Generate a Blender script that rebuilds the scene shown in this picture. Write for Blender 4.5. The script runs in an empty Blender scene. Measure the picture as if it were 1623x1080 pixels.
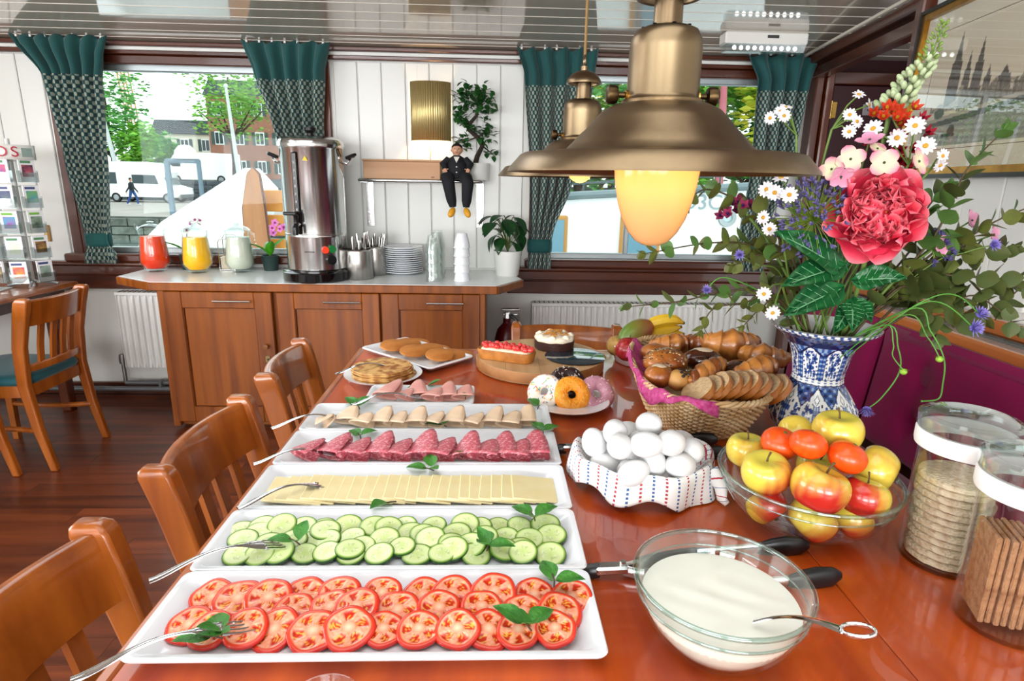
import bpy, bmesh, math, random
from mathutils import Vector, Matrix
random.seed(7)
PI = math.pi
sc = bpy.context.scene
C = sc.collection

# ---------------------------------------------------------------- camera
cam_d = bpy.data.cameras.new('camera'); cam = bpy.data.objects.new('camera', cam_d); C.objects.link(cam)
cam_d.sensor_fit = 'HORIZONTAL'; cam_d.sensor_width = 36.0; cam_d.lens = 955.7 * 36 / 1623
cam_d.clip_start = 0.02; cam_d.clip_end = 500
yaw, pitch, roll = 0.036433, 0.257080, 0.017685
fw = Vector((math.sin(yaw)*math.cos(pitch), math.cos(yaw)*math.cos(pitch), -math.sin(pitch)))
rt = Vector((math.cos(yaw), -math.sin(yaw), 0)); up = rt.cross(fw)
r2 = rt*math.cos(roll) + up*math.sin(roll); u2 = up*math.cos(roll) - rt*math.sin(roll)
cam.matrix_world = Matrix(((r2.x, u2.x, -fw.x, 0), (r2.y, u2.y, -fw.y, 0), (r2.z, u2.z, -fw.z, 1.4), (0, 0, 0, 1)))
sc.camera = cam

# ---------------------------------------------------------------- world, lights, exposure
wd = bpy.data.worlds.new('overcast_sky'); sc.world = wd; wd.use_nodes = True
bg = wd.node_tree.nodes['Background']; bg.inputs[0].default_value = (0.93, 0.98, 1.0, 1); bg.inputs[1].default_value = 2.0
sc.view_settings.view_transform = 'Standard'; sc.view_settings.look = 'None'
sc.view_settings.exposure = 0.35; sc.view_settings.gamma = 1.0; sc.view_settings.use_curve_mapping = False
sc.cycles.use_denoising = True
sc.cycles.max_bounces = 8; sc.cycles.diffuse_bounces = 3; sc.cycles.glossy_bounces = 4
sc.cycles.transmission_bounces = 8; sc.cycles.transparent_max_bounces = 24
sc.cycles.caustics_reflective = False; sc.cycles.caustics_refractive = False
sc.cycles.sample_clamp_indirect = 6.0

def area(name, loc, target, sx, sy, power, col):
    d = bpy.data.lights.new(name, 'AREA'); d.shape = 'RECTANGLE'; d.size = sx; d.size_y = sy; d.energy = power; d.color = col
    o = bpy.data.objects.new(name, d); C.objects.link(o); o.location = loc
    o.rotation_euler = (Vector(target) - Vector(loc)).to_track_quat('-Z', 'Y').to_euler()
    return o
# daylight entering through the windows of the far wall and through those behind the camera
for px in (-1.78, 1.0):
    po = area('window_portal', (px, 3.97, 1.48), (px, 0, 1.48), 1.56, 1.1, 1, (1, 1, 1)); po.data.cycles.is_portal = True
area('daylight_rear_window', (-2.2, -3.92, 1.5), (-1.4, 2, 1.1), 2.0, 1.1, 105, (0.97, 0.98, 1.0))
area('daylight_rear_window', (0.4, -3.92, 1.5), (0.2, 2, 1.1), 2.0, 1.1, 105, (0.97, 0.98, 1.0))
area('added_top_light', (-.25, .25, 2.225), (-.25, .26, 0), 1.7, 1.2, 12.5, (0.95, 0.98, 1.0))  # added overhead lamp, out of view, brightening the table top
area('added_top_light', (-1.15, 1.95, 2.225), (-1.15, 1.96, 0), 1.3, .9, 11, (0.95, 0.98, 1.0))  # second added overhead lamp, brightening the worktop and far end
area('daylight_side_window', (-3.62, 1.2, 1.5), (0, 1.6, 0.9), 1.8, 1.0, 45, (0.97, 0.98, 1.0))
area('daylight_side_window', (-3.62, -1.8, 1.5), (0, -.4, 1.0), 1.8, 1.0, 45, (0.97, 0.98, 1.0))

# ---------------------------------------------------------------- mesh helpers
def T(x=0, y=0, z=0): return Matrix.Translation((x, y, z))
def RX(a): return Matrix.Rotation(a, 4, 'X')
def RY(a): return Matrix.Rotation(a, 4, 'Y')
def RZ(a): return Matrix.Rotation(a, 4, 'Z')
def SC(x, y, z): return Matrix.Diagonal((x, y, z, 1))
def frame(p, d, upv=(0, 0, 1)):
    """matrix at p whose local Y runs along d and local Z stays near upv"""
    y = Vector(d).normalized(); x = y.cross(Vector(upv))
    if x.length < 1e-5: x = y.cross(Vector((1, 0, 0)))
    x.normalize(); z = x.cross(y)
    return Matrix(((x.x, y.x, z.x, p[0]), (x.y, y.y, z.y, p[1]), (x.z, y.z, z.z, p[2]), (0, 0, 0, 1)))

class MB:
    def __init__(s): s.v = []; s.f = []; s.mi = []; s.col = None; s.uv = None
    def add(s, vs, fs, M=None, mi=0):
        o = len(s.v)
        s.v += [tuple(M @ Vector(p)) for p in vs] if M is not None else [tuple(p) for p in vs]
        s.f += [tuple(i + o for i in f) for f in fs]; s.mi += [mi]*len(fs)
        return s
    def box(s, c, d, M=None, mi=0, b=0.0):
        hx, hy, hz = d[0]/2, d[1]/2, d[2]/2
        if b <= 0:
            vs = [(c[0]+sx*hx, c[1]+sy*hy, c[2]+sz*hz) for sx in (-1, 1) for sy in (-1, 1) for sz in (-1, 1)]
            fs = [(0, 1, 3, 2), (4, 6, 7, 5), (0, 4, 5, 1), (2, 3, 7, 6), (0, 2, 6, 4), (1, 5, 7, 3)]
            return s.add(vs, fs, M, mi)
        b = min(b, hx*.95, hy*.95, hz*.95); vs = []; ix = {}
        for sx in (-1, 1):
            for sy in (-1, 1):
                for sz in (-1, 1):
                    for k in range(3):
                        e = [b, b, b]; e[k] = 0
                        ix[sx, sy, sz, k] = len(vs)
                        vs.append((c[0]+sx*(hx-e[0]), c[1]+sy*(hy-e[1]), c[2]+sz*(hz-e[2])))
        fs = []
        for q in (-1, 1):
            fs.append([ix[q, a, d_, 0] for a, d_ in ((-1, -1), (1, -1), (1, 1), (-1, 1))])
            fs.append([ix[a, q, d_, 1] for a, d_ in ((-1, -1), (-1, 1), (1, 1), (1, -1))])
            fs.append([ix[a, d_, q, 2] for a, d_ in ((-1, -1), (1, -1), (1, 1), (-1, 1))])
            if q < 0: fs[-3:] = [f[::-1] for f in fs[-3:]]
            for w in (-1, 1):
                e = [(ix[q, w, -1, 0], ix[q, w, 1, 0], ix[q, w, 1, 1], ix[q, w, -1, 1]),
                     (ix[q, -1, w, 0], ix[q, 1, w, 0], ix[q, 1, w, 2], ix[q, -1, w, 2]),
                     (ix[-1, q, w, 1], ix[1, q, w, 1], ix[1, q, w, 2], ix[-1, q, w, 2])]
                fs += e
                for r in (-1, 1): fs.append((ix[q, w, r, 0], ix[q, w, r, 1], ix[q, w, r, 2]))
        return s.add(vs, fs, M, mi)
    def lathe(s, prof, n=24, M=None, mi=0, flut=None):
        vs = []; fs = []; rings = []
        for r, z in prof:
            if r < 1e-6: rings.append([len(vs)]); vs.append((0, 0, z))
            else:
                rings.append(list(range(len(vs), len(vs)+n)))
                for k in range(n):
                    a = 2*PI*k/n; q = r*(flut(a) if flut else 1); vs.append((q*math.cos(a), q*math.sin(a), z))
        for A, B in zip(rings, rings[1:]):
            if len(A) == 1 and len(B) == 1: continue
            for k in range(n):
                k2 = (k+1) % n
                if len(A) == 1: fs.append((A[0], B[k2], B[k]))
                elif len(B) == 1: fs.append((A[k], A[k2], B[0]))
                else: fs.append((A[k], A[k2], B[k2], B[k]))
        return s.add(vs, fs, M, mi)
    def tube(s, pts, r, n=8, M=None, mi=0, cap=True, sx=1.0, closed=False, upv=None):
        P = [Vector(p) for p in pts]; m = len(P); R = r if isinstance(r, (list, tuple)) else [r]*m
        vs = []; fs = []; prev = None
        for i in range(m):
            if closed: t = P[(i+1) % m] - P[i-1]
            else: t = P[min(i+1, m-1)] - P[max(i-1, 0)]
            if t.length < 1e-9: t = Vector((0, 0, 1))
            t.normalize()
            if prev is None:
                a = Vector(upv) if upv else (Vector((0, 0, 1)) if abs(t.z) < .9 else Vector((1, 0, 0)))
            else: a = prev
            a = a - t*a.dot(t)
            if a.length < 1e-6: a = t.orthogonal()
            a.normalize(); prev = a; b = t.cross(a)
            for k in range(n):
                q = 2*PI*k/n; vs.append(P[i] + (a*math.cos(q) + b*math.sin(q)*sx)*R[i])
        for i in range(m if closed else m-1):
            j = (i+1) % m
            for k in range(n):
                k2 = (k+1) % n; fs.append((i*n+k, i*n+k2, j*n+k2, j*n+k))
        if cap and not closed: fs.append(tuple(range(n))[::-1]); fs.append(tuple((m-1)*n+k for k in range(n)))
        return s.add(vs, fs, M, mi)
    def prism(s, poly, z0, z1, M=None, mi=0, top=None):
        n = len(poly); q = top or poly
        vs = [(x, y, z0) for x, y in poly] + [(x, y, z1) for x, y in q]
        fs = [tuple(range(n))[::-1], tuple(range(n, 2*n))] + [(k, (k+1) % n, n+(k+1) % n, n+k) for k in range(n)]
        return s.add(vs, fs, M, mi)
    def ell(s, c, r, nu=14, nv=8, M=None, mi=0, fn=None):
        prof = []
        vs = []; fs = []
        for j in range(nv+1):
            th = PI*j/nv
            for k in range(nu):
                ph = 2*PI*k/nu; d = Vector((math.sin(th)*math.cos(ph), math.sin(th)*math.sin(ph), -math.cos(th)))
                q = fn(d) if fn else 1
                vs.append((c[0]+r[0]*d.x*q, c[1]+r[1]*d.y*q, c[2]+r[2]*d.z*q))
        for j in range(nv):
            for k in range(nu):
                k2 = (k+1) % nu; fs.append((j*nu+k, j*nu+k2, (j+1)*nu+k2, (j+1)*nu+k))
        return s.add(vs, fs, M, mi)
    def grid(s, fn, nu, nv, M=None, mi=0, wrap=False):
        vs = [fn(i/nu, j/nv) for j in range(nv+1) for i in range(nu if wrap else nu+1)]; fs = []; w = nu if wrap else nu+1
        for j in range(nv):
            for i in range(nu): fs.append((j*w+i, j*w+(i+1) % w, (j+1)*w+(i+1) % w, (j+1)*w+i))
        return s.add(vs, fs, M, mi)
    def loops(s, LL, M=None, mi=0, cap0=False, cap1=True):
        n = len(LL[0]); vs = [p for L in LL for p in L]; fs = []
        for i in range(len(LL)-1):
            for k in range(n): fs.append((i*n+k, i*n+(k+1) % n, (i+1)*n+(k+1) % n, (i+1)*n+k))
        if cap0: fs.append(tuple(range(n))[::-1])
        if cap1: fs.append(tuple((len(LL)-1)*n+k for k in range(n)))
        return s.add(vs, fs, M, mi)
    def mesh(s, name, mats, smooth=40):
        me = bpy.data.meshes.new(name); me.from_pydata(s.v, [], s.f)
        for m in (mats if isinstance(mats, (list, tuple)) else [mats]): me.materials.append(m)
        if isinstance(mats, (list, tuple)) and len(mats) > 1: me.polygons.foreach_set('material_index', s.mi)
        if s.col:
            ca = me.color_attributes.new('Col', 'FLOAT_COLOR', 'POINT')
            ca.data.foreach_set('color', [x for c in s.col for x in (c[0], c[1], c[2], 1.0)])
        if s.uv:
            ul = me.uv_layers.new(name='UVMap'); lv = [0]*len(me.loops); me.loops.foreach_get('vertex_index', lv)
            ul.data.foreach_set('uv', [x for i in lv for x in s.uv[i]])
        if smooth:
            me.polygons.foreach_set('use_smooth', [True]*len(me.polygons)); me.set_sharp_from_angle(angle=math.radians(smooth))
        me.update(); return me
    def build(s, name, mats, parent=None, smooth=40, loc=None, M=None):
        return put(name, s.mesh(name, mats, smooth), parent, loc, M)

def put(name, me, parent=None, loc=None, M=None):
    o = bpy.data.objects.new(name, me); C.objects.link(o)
    if parent: o.parent = parent
    if M is not None: o.matrix_local = M
    elif loc: o.location = loc
    return o
def tag(o, label=None, cat=None, group=None, kind=None):
    if label: o['label'] = label
    if cat: o['category'] = cat
    if group: o['group'] = group
    if kind: o['kind'] = kind
    return o
def thing(name, label, cat, loc=(0, 0, 0), rz=0, group=None, M=None):
    o = bpy.data.objects.new(name, None); C.objects.link(o); o.empty_display_size = .05
    if M is not None: o.matrix_world = M
    else: o.location = loc; o.rotation_euler = (0, 0, rz)
    return tag(o, label, cat, group)
def dup(root, M=None, label=None, group=None):
    def cp(o, par):
        c = o.copy(); C.objects.link(c); c.parent = par
        for ch in list(o.children): cp(ch, c)
        return c
    r = cp(root, None)
    if M is not None: r.matrix_world = M
    if label: r['label'] = label
    if group: r['group'] = group
    return r
ORD = ['first', 'second', 'third', 'fourth', 'fifth', 'sixth', 'seventh', 'eighth', 'ninth', 'tenth', 'eleventh', 'twelfth', 'thirteenth',
       'fourteenth', 'fifteenth', 'sixteenth', 'seventeenth', 'eighteenth', 'nineteenth', 'twentieth', 'twenty-first', 'twenty-second']
def rrect(w, d, r, n=5, z=0.0, cx=0, cy=0):
    L = []
    for sx, sy, a0 in ((1, 1, 0), (-1, 1, PI/2), (-1, -1, PI), (1, -1, 1.5*PI)):
        for k in range(n+1):
            a = a0 + PI/2*k/n; L.append((cx+sx*(w/2-r)+r*math.cos(a), cy+sy*(d/2-r)+r*math.sin(a), z))
    return L
def circ(r, z, n=24, rx=None): return [((rx or r)*math.cos(2*PI*k/n), r*math.sin(2*PI*k/n), z) for k in range(n)]
def bez(p0, p1, p2, n=8):
    p0, p1, p2 = Vector(p0), Vector(p1), Vector(p2)
    return [p0*(1-t)**2 + p1*2*t*(1-t) + p2*t*t for t in [i/n for i in range(n+1)]]

# ---------------------------------------------------------------- materials
def hexc(h):
    r = [int(h[i:i+2], 16)/255 for i in (0, 2, 4)]
    return tuple(((c+.055)/1.055)**2.4 if c > .04045 else c/12.92 for c in r) + (1.0,)
_m = {}
def nodes(name):
    m = bpy.data.materials.new(name); m.use_nodes = True; nt = m.node_tree
    return m, nt, nt.nodes['Principled BSDF']
def nn(nt, t, **kw):
    n = nt.nodes.new(t)
    for k, v in kw.items():
        if k.startswith('i_'): n.inputs[int(k[2:])].default_value = v
        else: setattr(n, k, v)
    return n
def mat(name, col='cccccc', rough=.5, metal=0.0, spec=.5, coat=0.0, col2=None, nscale=20.0, bump=0.0, bscale=60.0, stretch=None,
        trans=0.0, ior=1.45, emit=None, estr=0.0, sss=0.0, sheen=0.0, rand=0.0, attr=False, lo=.35, hi=.65, coords='Object', detail=4.0, croug=.08):
    if name in _m: return _m[name]
    m, nt, p = nodes(name); L = nt.links.new
    c1 = hexc(col)
    p.inputs['Base Color'].default_value = c1; p.inputs['Roughness'].default_value = rough; p.inputs['Metallic'].default_value = metal
    p.inputs['Specular IOR Level'].default_value = spec; p.inputs['Coat Weight'].default_value = coat; p.inputs['Coat Roughness'].default_value = croug
    p.inputs['IOR'].default_value = ior; p.inputs['Transmission Weight'].default_value = trans
    if sss: p.inputs['Subsurface Weight'].default_value = sss; p.inputs['Subsurface Radius'].default_value = (.006, .004, .002); p.inputs['Subsurface Scale'].default_value = 1.0
    if sheen: p.inputs['Sheen Weight'].default_value = sheen; p.inputs['Sheen Roughness'].default_value = .4
    if emit: p.inputs['Emission Color'].default_value = hexc(emit); p.inputs['Emission Strength'].default_value = estr
    src = None; vec = None
    if col2 or bump:
        tc = nn(nt, 'ShaderNodeTexCoord'); vec = tc.outputs[coords]
        if stretch:
            mp = nn(nt, 'ShaderNodeMapping'); mp.inputs['Scale'].default_value = stretch; L(vec, mp.inputs[0]); vec = mp.outputs[0]
            if rand:
                oi = nn(nt, 'ShaderNodeObjectInfo'); ad = nn(nt, 'ShaderNodeVectorMath', operation='SCALE'); ad.inputs[0].default_value = (13, 7, 5)
                L(oi.outputs['Random'], ad.inputs['Scale']); L(ad.outputs[0], mp.inputs['Location'])
    if attr:
        at = nn(nt, 'ShaderNodeVertexColor', layer_name='Col'); src = at.outputs[0]
    if col2:
        nz = nn(nt, 'ShaderNodeTexNoise'); nz.inputs['Scale'].default_value = nscale; nz.inputs['Detail'].default_value = detail; L(vec, nz.inputs['Vector'])
        cr = nn(nt, 'ShaderNodeValToRGB'); cr.color_ramp.elements[0].position = lo; cr.color_ramp.elements[1].position = hi
        cr.color_ramp.elements[0].color = c1; cr.color_ramp.elements[1].color = hexc(col2); L(nz.outputs[0], cr.inputs[0]); src = cr.outputs[0]
    if rand and src:
        oi = nn(nt, 'ShaderNodeObjectInfo'); mr = nn(nt, 'ShaderNodeMapRange'); mr.inputs[3].default_value = 1-rand; mr.inputs[4].default_value = 1+rand
        L(oi.outputs['Random'], mr.inputs[0]); hs = nn(nt, 'ShaderNodeHueSaturation'); L(mr.outputs[0], hs.inputs['Value']); L(src, hs.inputs['Color']); src = hs.outputs[0]
    if src: L(src, p.inputs['Base Color'])
    if bump:
        nb = nn(nt, 'ShaderNodeTexNoise'); nb.inputs['Scale'].default_value = bscale; nb.inputs['Detail'].default_value = 3; L(vec, nb.inputs['Vector'])
        bp = nn(nt, 'ShaderNodeBump'); bp.inputs['Strength'].default_value = bump; bp.inputs['Distance'].default_value = .004; L(nb.outputs[0], bp.inputs['Height']); L(bp.outputs[0], p.inputs['Normal'])
    _m[name] = m; return m
def wood(name, c1, c2, axis='y', scale=6.0, rough=.35, coat=.3, rand=.12, croug=.08):
    st = {'x': (.12, 1.6, 1.6), 'y': (1.6, .12, 1.6), 'z': (1.6, 1.6, .12)}[axis]
    return mat(name, c1, rough, col2=c2, nscale=scale*2.2, stretch=st, coat=coat, rand=rand, lo=.3, hi=.7, detail=7.0, croug=croug)
def glass(name, tint='ffffff', rough=.0, ior=1.45, body=.0, base=.04):
    """thin clear glass: what passes straight through plus what the surface mirrors"""
    if name in _m: return _m[name]
    m = bpy.data.materials.new(name); m.use_nodes = True; nt = m.node_tree; nt.nodes.clear(); L = nt.links.new
    out = nn(nt, 'ShaderNodeOutputMaterial'); tr = nn(nt, 'ShaderNodeBsdfTransparent'); gl = nn(nt, 'ShaderNodeBsdfGlossy'); fr = nn(nt, 'ShaderNodeLayerWeight'); mx = nn(nt, 'ShaderNodeMixShader')
    tr.inputs[0].default_value = hexc(tint); gl.inputs['Roughness'].default_value = rough; fr.inputs[0].default_value = .5
    gl.inputs[0].default_value = (.95, 1, 1, 1)
    pw = nn(nt, 'ShaderNodeMath', operation='POWER'); pw.inputs[1].default_value = 4.0; L(fr.outputs['Facing'], pw.inputs[0])
    ad = nn(nt, 'ShaderNodeMath', operation='MULTIPLY_ADD', use_clamp=True); ad.inputs[1].default_value = .85; ad.inputs[2].default_value = base+body; L(pw.outputs[0], ad.inputs[0])
    L(ad.outputs[0], mx.inputs[0]); L(tr.outputs[0], mx.inputs[1]); L(gl.outputs[0], mx.inputs[2]); L(mx.outputs[0], out.inputs[0])
    _m[name] = m; return m

WOOD_FLOOR = wood('floor_wood', '3f180a', '753718', 'x', 5, .36, .08, .3)
WOOD_TABLE = wood('table_wood', '962e04', 'c85610', 'y', 5, .36, .6, .05, .03)
WOOD_CHAIR = wood('chair_wood', '85400f', 'b5641f', 'z', 5, .32, .5, .08)
WOOD_CAB = wood('cabinet_wood', '6c3206', '96500f', 'z', 6, .38, .2, .08)
WOOD_DARK = wood('dark_mahogany', '391305', '58260e', 'x', 6, .35, .35, .1)
WOOD_DARKZ = wood('dark_mahogany_upright', '431705', '662c10', 'z', 6, .35, .35, .1)
WHITE_WALL = mat('white_paint', 'e6e5df', .35, bump=.05, bscale=90)
WHITE_PANEL = mat('white_board_paint', 'e4e5e0', .28, bump=.03, bscale=60)
CEIL = mat('glossy_ceiling_panel', 'b9b0a2', .09, spec=.7, coat=.8, croug=.03)
WHITE = mat('white_porcelain', 'e9ecf0', .12, spec=.5, coat=.3)
STEEL = mat('stainless_steel', 'd0d0cf', .16, 1.0)
STEELB = mat('brushed_steel', 'b9b7b2', .3, 1.0, col2='a5a29c', nscale=8, stretch=(6, 6, .3))
CHROME = mat('chrome', 'e2e4e6', .07, 1.0)
ALU = mat('aluminium', '9ea5a6', .4, .7)
BLACK = mat('black_plastic', '141416', .3)
BRASS = mat('aged_brass', '927f62', .34, 1.0, col2='745f49', nscale=9, bump=.05, bscale=35)
GREEN = mat('leaf_green', '2f6d2c', .42, col2='1d4a20', nscale=25)
GLASS = glass('clear_glass', 'fdfffe', body=.02)
PANE = glass('window_glass', 'f6fcfb', base=.008)

# ================================================================= the room
WY = 3.88
def struct(name, mb, m, smooth=30, **kw): return tag(mb.build(name, m, None, smooth, **kw), kind='structure')
fl = struct('floor', MB().box((-.8, 0, -.04), (6, 8.4, .05)), mat('floor_underlay', '1c0c06', .8))
plank_me = MB().box((0, 0, 0), (1.202, .1099, .014)).mesh('plank', WOOD_FLOOR)
y = -.75; row = 0
while y < WY:
    x = -3.6 + (row*.43) % 1.2
    while x < 2.3:
        put('plank', plank_me, fl, (x, y, -.007)); x += 1.203
    y += .1105; row += 1
ce = struct('ceiling', MB().box((-.5, 0, 2.33), (6.8, 8.2, .05)), mat('ceiling_backing', 'ece2d2', .5))
cp_me = MB().box((0, 0, 0), (6.6, .1165, .012), b=.003).mesh('panel', CEIL)
def CEZ(y): d = min(2.3, max(0, 3.88-y)); return 2.143+.10*(d-d*d/4.6)          # the deck above is cambered
def CES(y): return -.10*(1-min(2.3, max(0, 3.88-y))/2.3)
js_me = MB().box((0, 0, 0), (6.6, .0075, .007), b=.002).mesh('joint_strip', mat('cream_joint', 'efe8dc', .5))
y = 3.84
while y > -3.95:
    put('panel', cp_me, ce, M=T(-.55, y, CEZ(y)+.006) @ RX(math.atan(CES(y)))); put('joint_strip', js_me, ce, M=T(-.55, y-.061, CEZ(y-.061)+.0025) @ RX(math.atan(CES(y-.061)))); y -= .122

sk = MB()
for sx in (-1, 1): sk.box((-.25+sx*.90, .25, 2.235), (.06, 1.32, .05), b=.006)
for sy in (-1, 1): sk.box((-.25, .25+sy*.65, 2.235), (1.86, .06, .05), b=.006)
for sx in (-1, 1): sk.box((-1.15+sx*.70, 1.95, 2.235), (.06, 1.02, .05), b=.006)
for sy in (-1, 1): sk.box((-1.15, 1.95+sy*.50, 2.235), (1.46, .06, .05), b=.006)
struct('trim_23', sk, WOOD_DARK)                       # made-up frames around the two added overhead lamps, ceiling unbroken above
wb = MB()
for x0, x1, z0, z1 in ((-3.75, -2.56, 0, 2.2), (-1.0, .27, 0, 2.2), (1.74, 2.0, 0, 2.2), (-2.56, -1.0, 0, .93), (-2.56, -1.0, 2.03, 2.2), (.27, 1.74, 0, .93), (.27, 1.74, 2.03, 2.2)):
    wb.box(((x0+x1)/2, WY+.05, (z0+z1)/2), (x1-x0, .1, z1-z0))
wall_b = struct('wall_back', wb, WHITE_WALL)
bd = MB().box((0, 0, 0), (.137, .012, 1.21), b=.004).mesh('board', WHITE_PANEL)
x = -.872
while x < .24: put('board', bd, wall_b, (x, WY-.006, 1.465)); x += .1415
x = -2.69
while x > -3.7: put('board', bd, wall_b, (x, WY-.006, 1.465)); x -= .1415
MB().box((1.87, WY-.006, 1.5), (.12, .012, 1.1), b=.004).build('board', WHITE_PANEL, wall_b)

def trim(n, c, d, m, b=.004): return struct('trim_%d' % n, MB().box(c, d, b=b), m)
trim(1, (-.9, WY-.03, 2.131), (5.7, .05, .022), WOOD_DARK)
trim(2, (-.9, WY-.02, 2.108), (5.7, .03, .022), WHITE_PANEL)
trim(3, (-.9, WY-.03, 2.085), (5.7, .04, .022), WOOD_DARK)
# dado of dark boards under the windows
for k, (x0, x1) in enumerate(((-3.7, -1.7), (.1, 1.93))):
    d = trim(4+k*3, ((x0+x1)/2, WY-.035, .868), (x1-x0, .09, .022), WOOD_DARK, .006)
    dd = trim(5+k*3, ((x0+x1)/2, WY-.012, .78), (x1-x0, .02, .15), WOOD_DARK)
    for z, h in ((.823, .06), (.747, .085)): MB().box(((x0+x1)/2, WY-.03, z), (x1-x0, .024, h), b=.006).build('board', WOOD_DARK, dd)
    trim(6+k*3, ((x0+x1)/2, WY-.02, .04), (x1-x0, .03, .08), WOOD_DARK)

def window(n, x0, x1, split):
    xc = (x0+x1)/2; w = x1-x0
    wn = struct('window_%d' % n, MB().box((xc, WY+.045, 1.47), (w-.05, .006, 1.05)), PANE)
    fr = MB()
    for xx, ww in ((x0-.005, .062), (x1+.005, .062)): fr.box((xx, WY-.008, 1.48), (ww, .045, 1.17), b=.005)
    fr.build('window_frame', WOOD_DARKZ, wn)
    MB().box((xc, WY-.008, 2.048), (w+.07, .05, .05), b=.006).build('header', WOOD_DARK, wn)
    MB().box((xc, WY-.03, .905), (w+.12, .13, .05), b=.01).build('sill', WOOD_DARK, wn)
    al = MB()
    for z, h in ((2.01, .035), (.945, .035)): al.box((xc, WY+.04, z), (w-.04, .05, h), b=.004)
    for xx in (x0+.035, x1-.035): al.box((xx, WY+.04, 1.48), (.03, .05, 1.05), b=.004)
    al.build('sash', ALU, wn)
    al = MB().box((split, WY+.03, 1.48), (.03, .03, 1.04), b=.004); al.build('mullion', ALU, wn)
window(1, -2.56, -1.0, -1.17); window(2, .27, 1.74, .865)

# right wall, slightly oblique to the far wall, with the doorway at its far end
def WX(y): return 1.737 + .135*(y-2.6)
wang = -math.atan(.135)
def wallM(y, z, off=0.0):
    """point on the right wall: local +X runs along the wall towards the far wall, local -Y leaves it, Z up"""
    n = Vector((-1, .135, 0)).normalized(); p = Vector((WX(y), y, z)) + n*off
    xa = Vector((.135, 1, 0)).normalized()
    return Matrix(((xa.x, -n.x, 0, p.x), (xa.y, -n.y, 0, p.y), (0, 0, 1, p.z), (0, 0, 0, 1)))
rw = struct('wall_right', MB().box((-.455, .05, 0), (.91, .1, 2.35)), WHITE_WALL, M=wallM(2.56, 1.17))
struct('wall_right_near', MB().box((1.66, -1.2, 1.17), (.1, 5.7, 2.35)), WHITE_WALL)
rb = MB().box((0, -.005, 0), (.196, .012, 1.18), b=.004).mesh('board', WHITE_PANEL)
for k in range(4): put('board', rb, rw, M=T(-.13-.2*k, 0, .46))
struct('trim_11', MB().box((0, .0, 0), (.06, .10, 2.26), b=.006), WOOD_DARKZ, M=wallM(2.585, 1.13))
struct('trim_12', MB().box((.62, .0, 0), (1.26, .09, .05), b=.006), WOOD_DARK, M=wallM(2.585, 2.122))
struct('trim_13', MB().box((.62, .03, 0), (1.26, .07, .06), b=.006), WOOD_DARK, M=wallM(2.585, 2.055))
struct('trim_14', MB().box((0, -.075, 0), (1.34, .012, .012)), mat('cream_bead', 'd9d2c4', .4), M=wallM(3.2, 2.142))
for k, (dx, w) in enumerate(((0, .05), (.055, .045))):
    struct('trim_%d' % (15+k), MB().box((1.935+dx, WY-.06-.02*k, 1.05), (w, .1, 2.1), b=.008), WOOD_DARKZ)
MAROON = mat('maroon_door_paint', '33060f', .45)
dr = struct('door_1', MB().box((2.44, WY-.08, 1.0), (.84, .04, 1.98), b=.006), MAROON)
hg = MB(); hg.tube([(2.015, WY-.115, 1.80), (2.015, WY-.115, 1.90)], .008, 8); hg.box((2.03, WY-.106, 1.85), (.045, .006, .09), b=.001); hg.build('hinge', mat('bright_brass', 'b9924a', .25, 1.0), dr)
hg = MB(); hg.tube([(2.015, WY-.115, .3), (2.015, WY-.115, .4)], .008, 8); hg.box((2.03, WY-.106, .35), (.045, .006, .09), b=.001); hg.build('hinge', _m['bright_brass'], dr)
pq = MB().box((2.30, WY-.104, 1.855), (.17, .006, .062), b=.002).build('name_plate', mat('silver_plate', '9a9296', .4, .6), dr)
pl = MB()
for k in range(9): pl.box((2.245+.0135*k, WY-.108, 1.853), (.010, .003, .011+.003*(k % 2)))
pl.build('lettering', mat('faded_print', '5a5256', .6), pq)
kn = MB(); kn.lathe([(0, 0), (.012, 0), (.012, .03), (.026, .045), (.026, .06), (0, .068)], 14, T(2.78, WY-.1, 1.0) @ RX(PI/2)); kn.build('door_handle', _m['bright_brass'], dr)
struct('trim_17', MB().box((2.44, WY-.07, 2.03), (.95, .06, .07), b=.006), WOOD_DARK)
struct('wall_door_side', MB().box((2.9, 3.0, 1.1), (.1, 2.0, 2.2)), mat('maroon_wall', '3c0d16', .6))
struct('wall_landing', MB().box((2.45, WY+.03, 1.1), (.95, .1, 2.2)), _m['maroon_wall'])
# walls behind and beside the camera with their windows
rr = MB()
for x0, x1, z0, z1 in ((-3.75, -3.2, 0, 2.35), (-1.2, -.6, 0, 2.35), (1.4, 2.0, 0, 2.35), (-3.2, -1.2, 0, .95), (-3.2, -1.2, 2.05, 2.35), (-.6, 1.4, 0, .95), (-.6, 1.4, 2.05, 2.35)):
    rr.box(((x0+x1)/2, -4.05, (z0+z1)/2), (x1-x0, .1, z1-z0))
struct('wall_rear', rr, WHITE_WALL)
ll = MB()
for y0, y1, z0, z1 in ((-4.1, -2.7, 0, 2.35), (-.9, .3, 0, 2.35), (2.1, 3.98, 0, 2.35), (.3, 2.1, 0, 1.0), (.3, 2.1, 2.0, 2.35), (-2.7, -.9, 0, 1.0), (-2.7, -.9, 2.0, 2.35)): ll.box((-3.72, (y0+y1)/2, (z0+z1)/2), (.1, y1-y0, z1-z0))
struct('wall_left', ll, WHITE_WALL)

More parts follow.
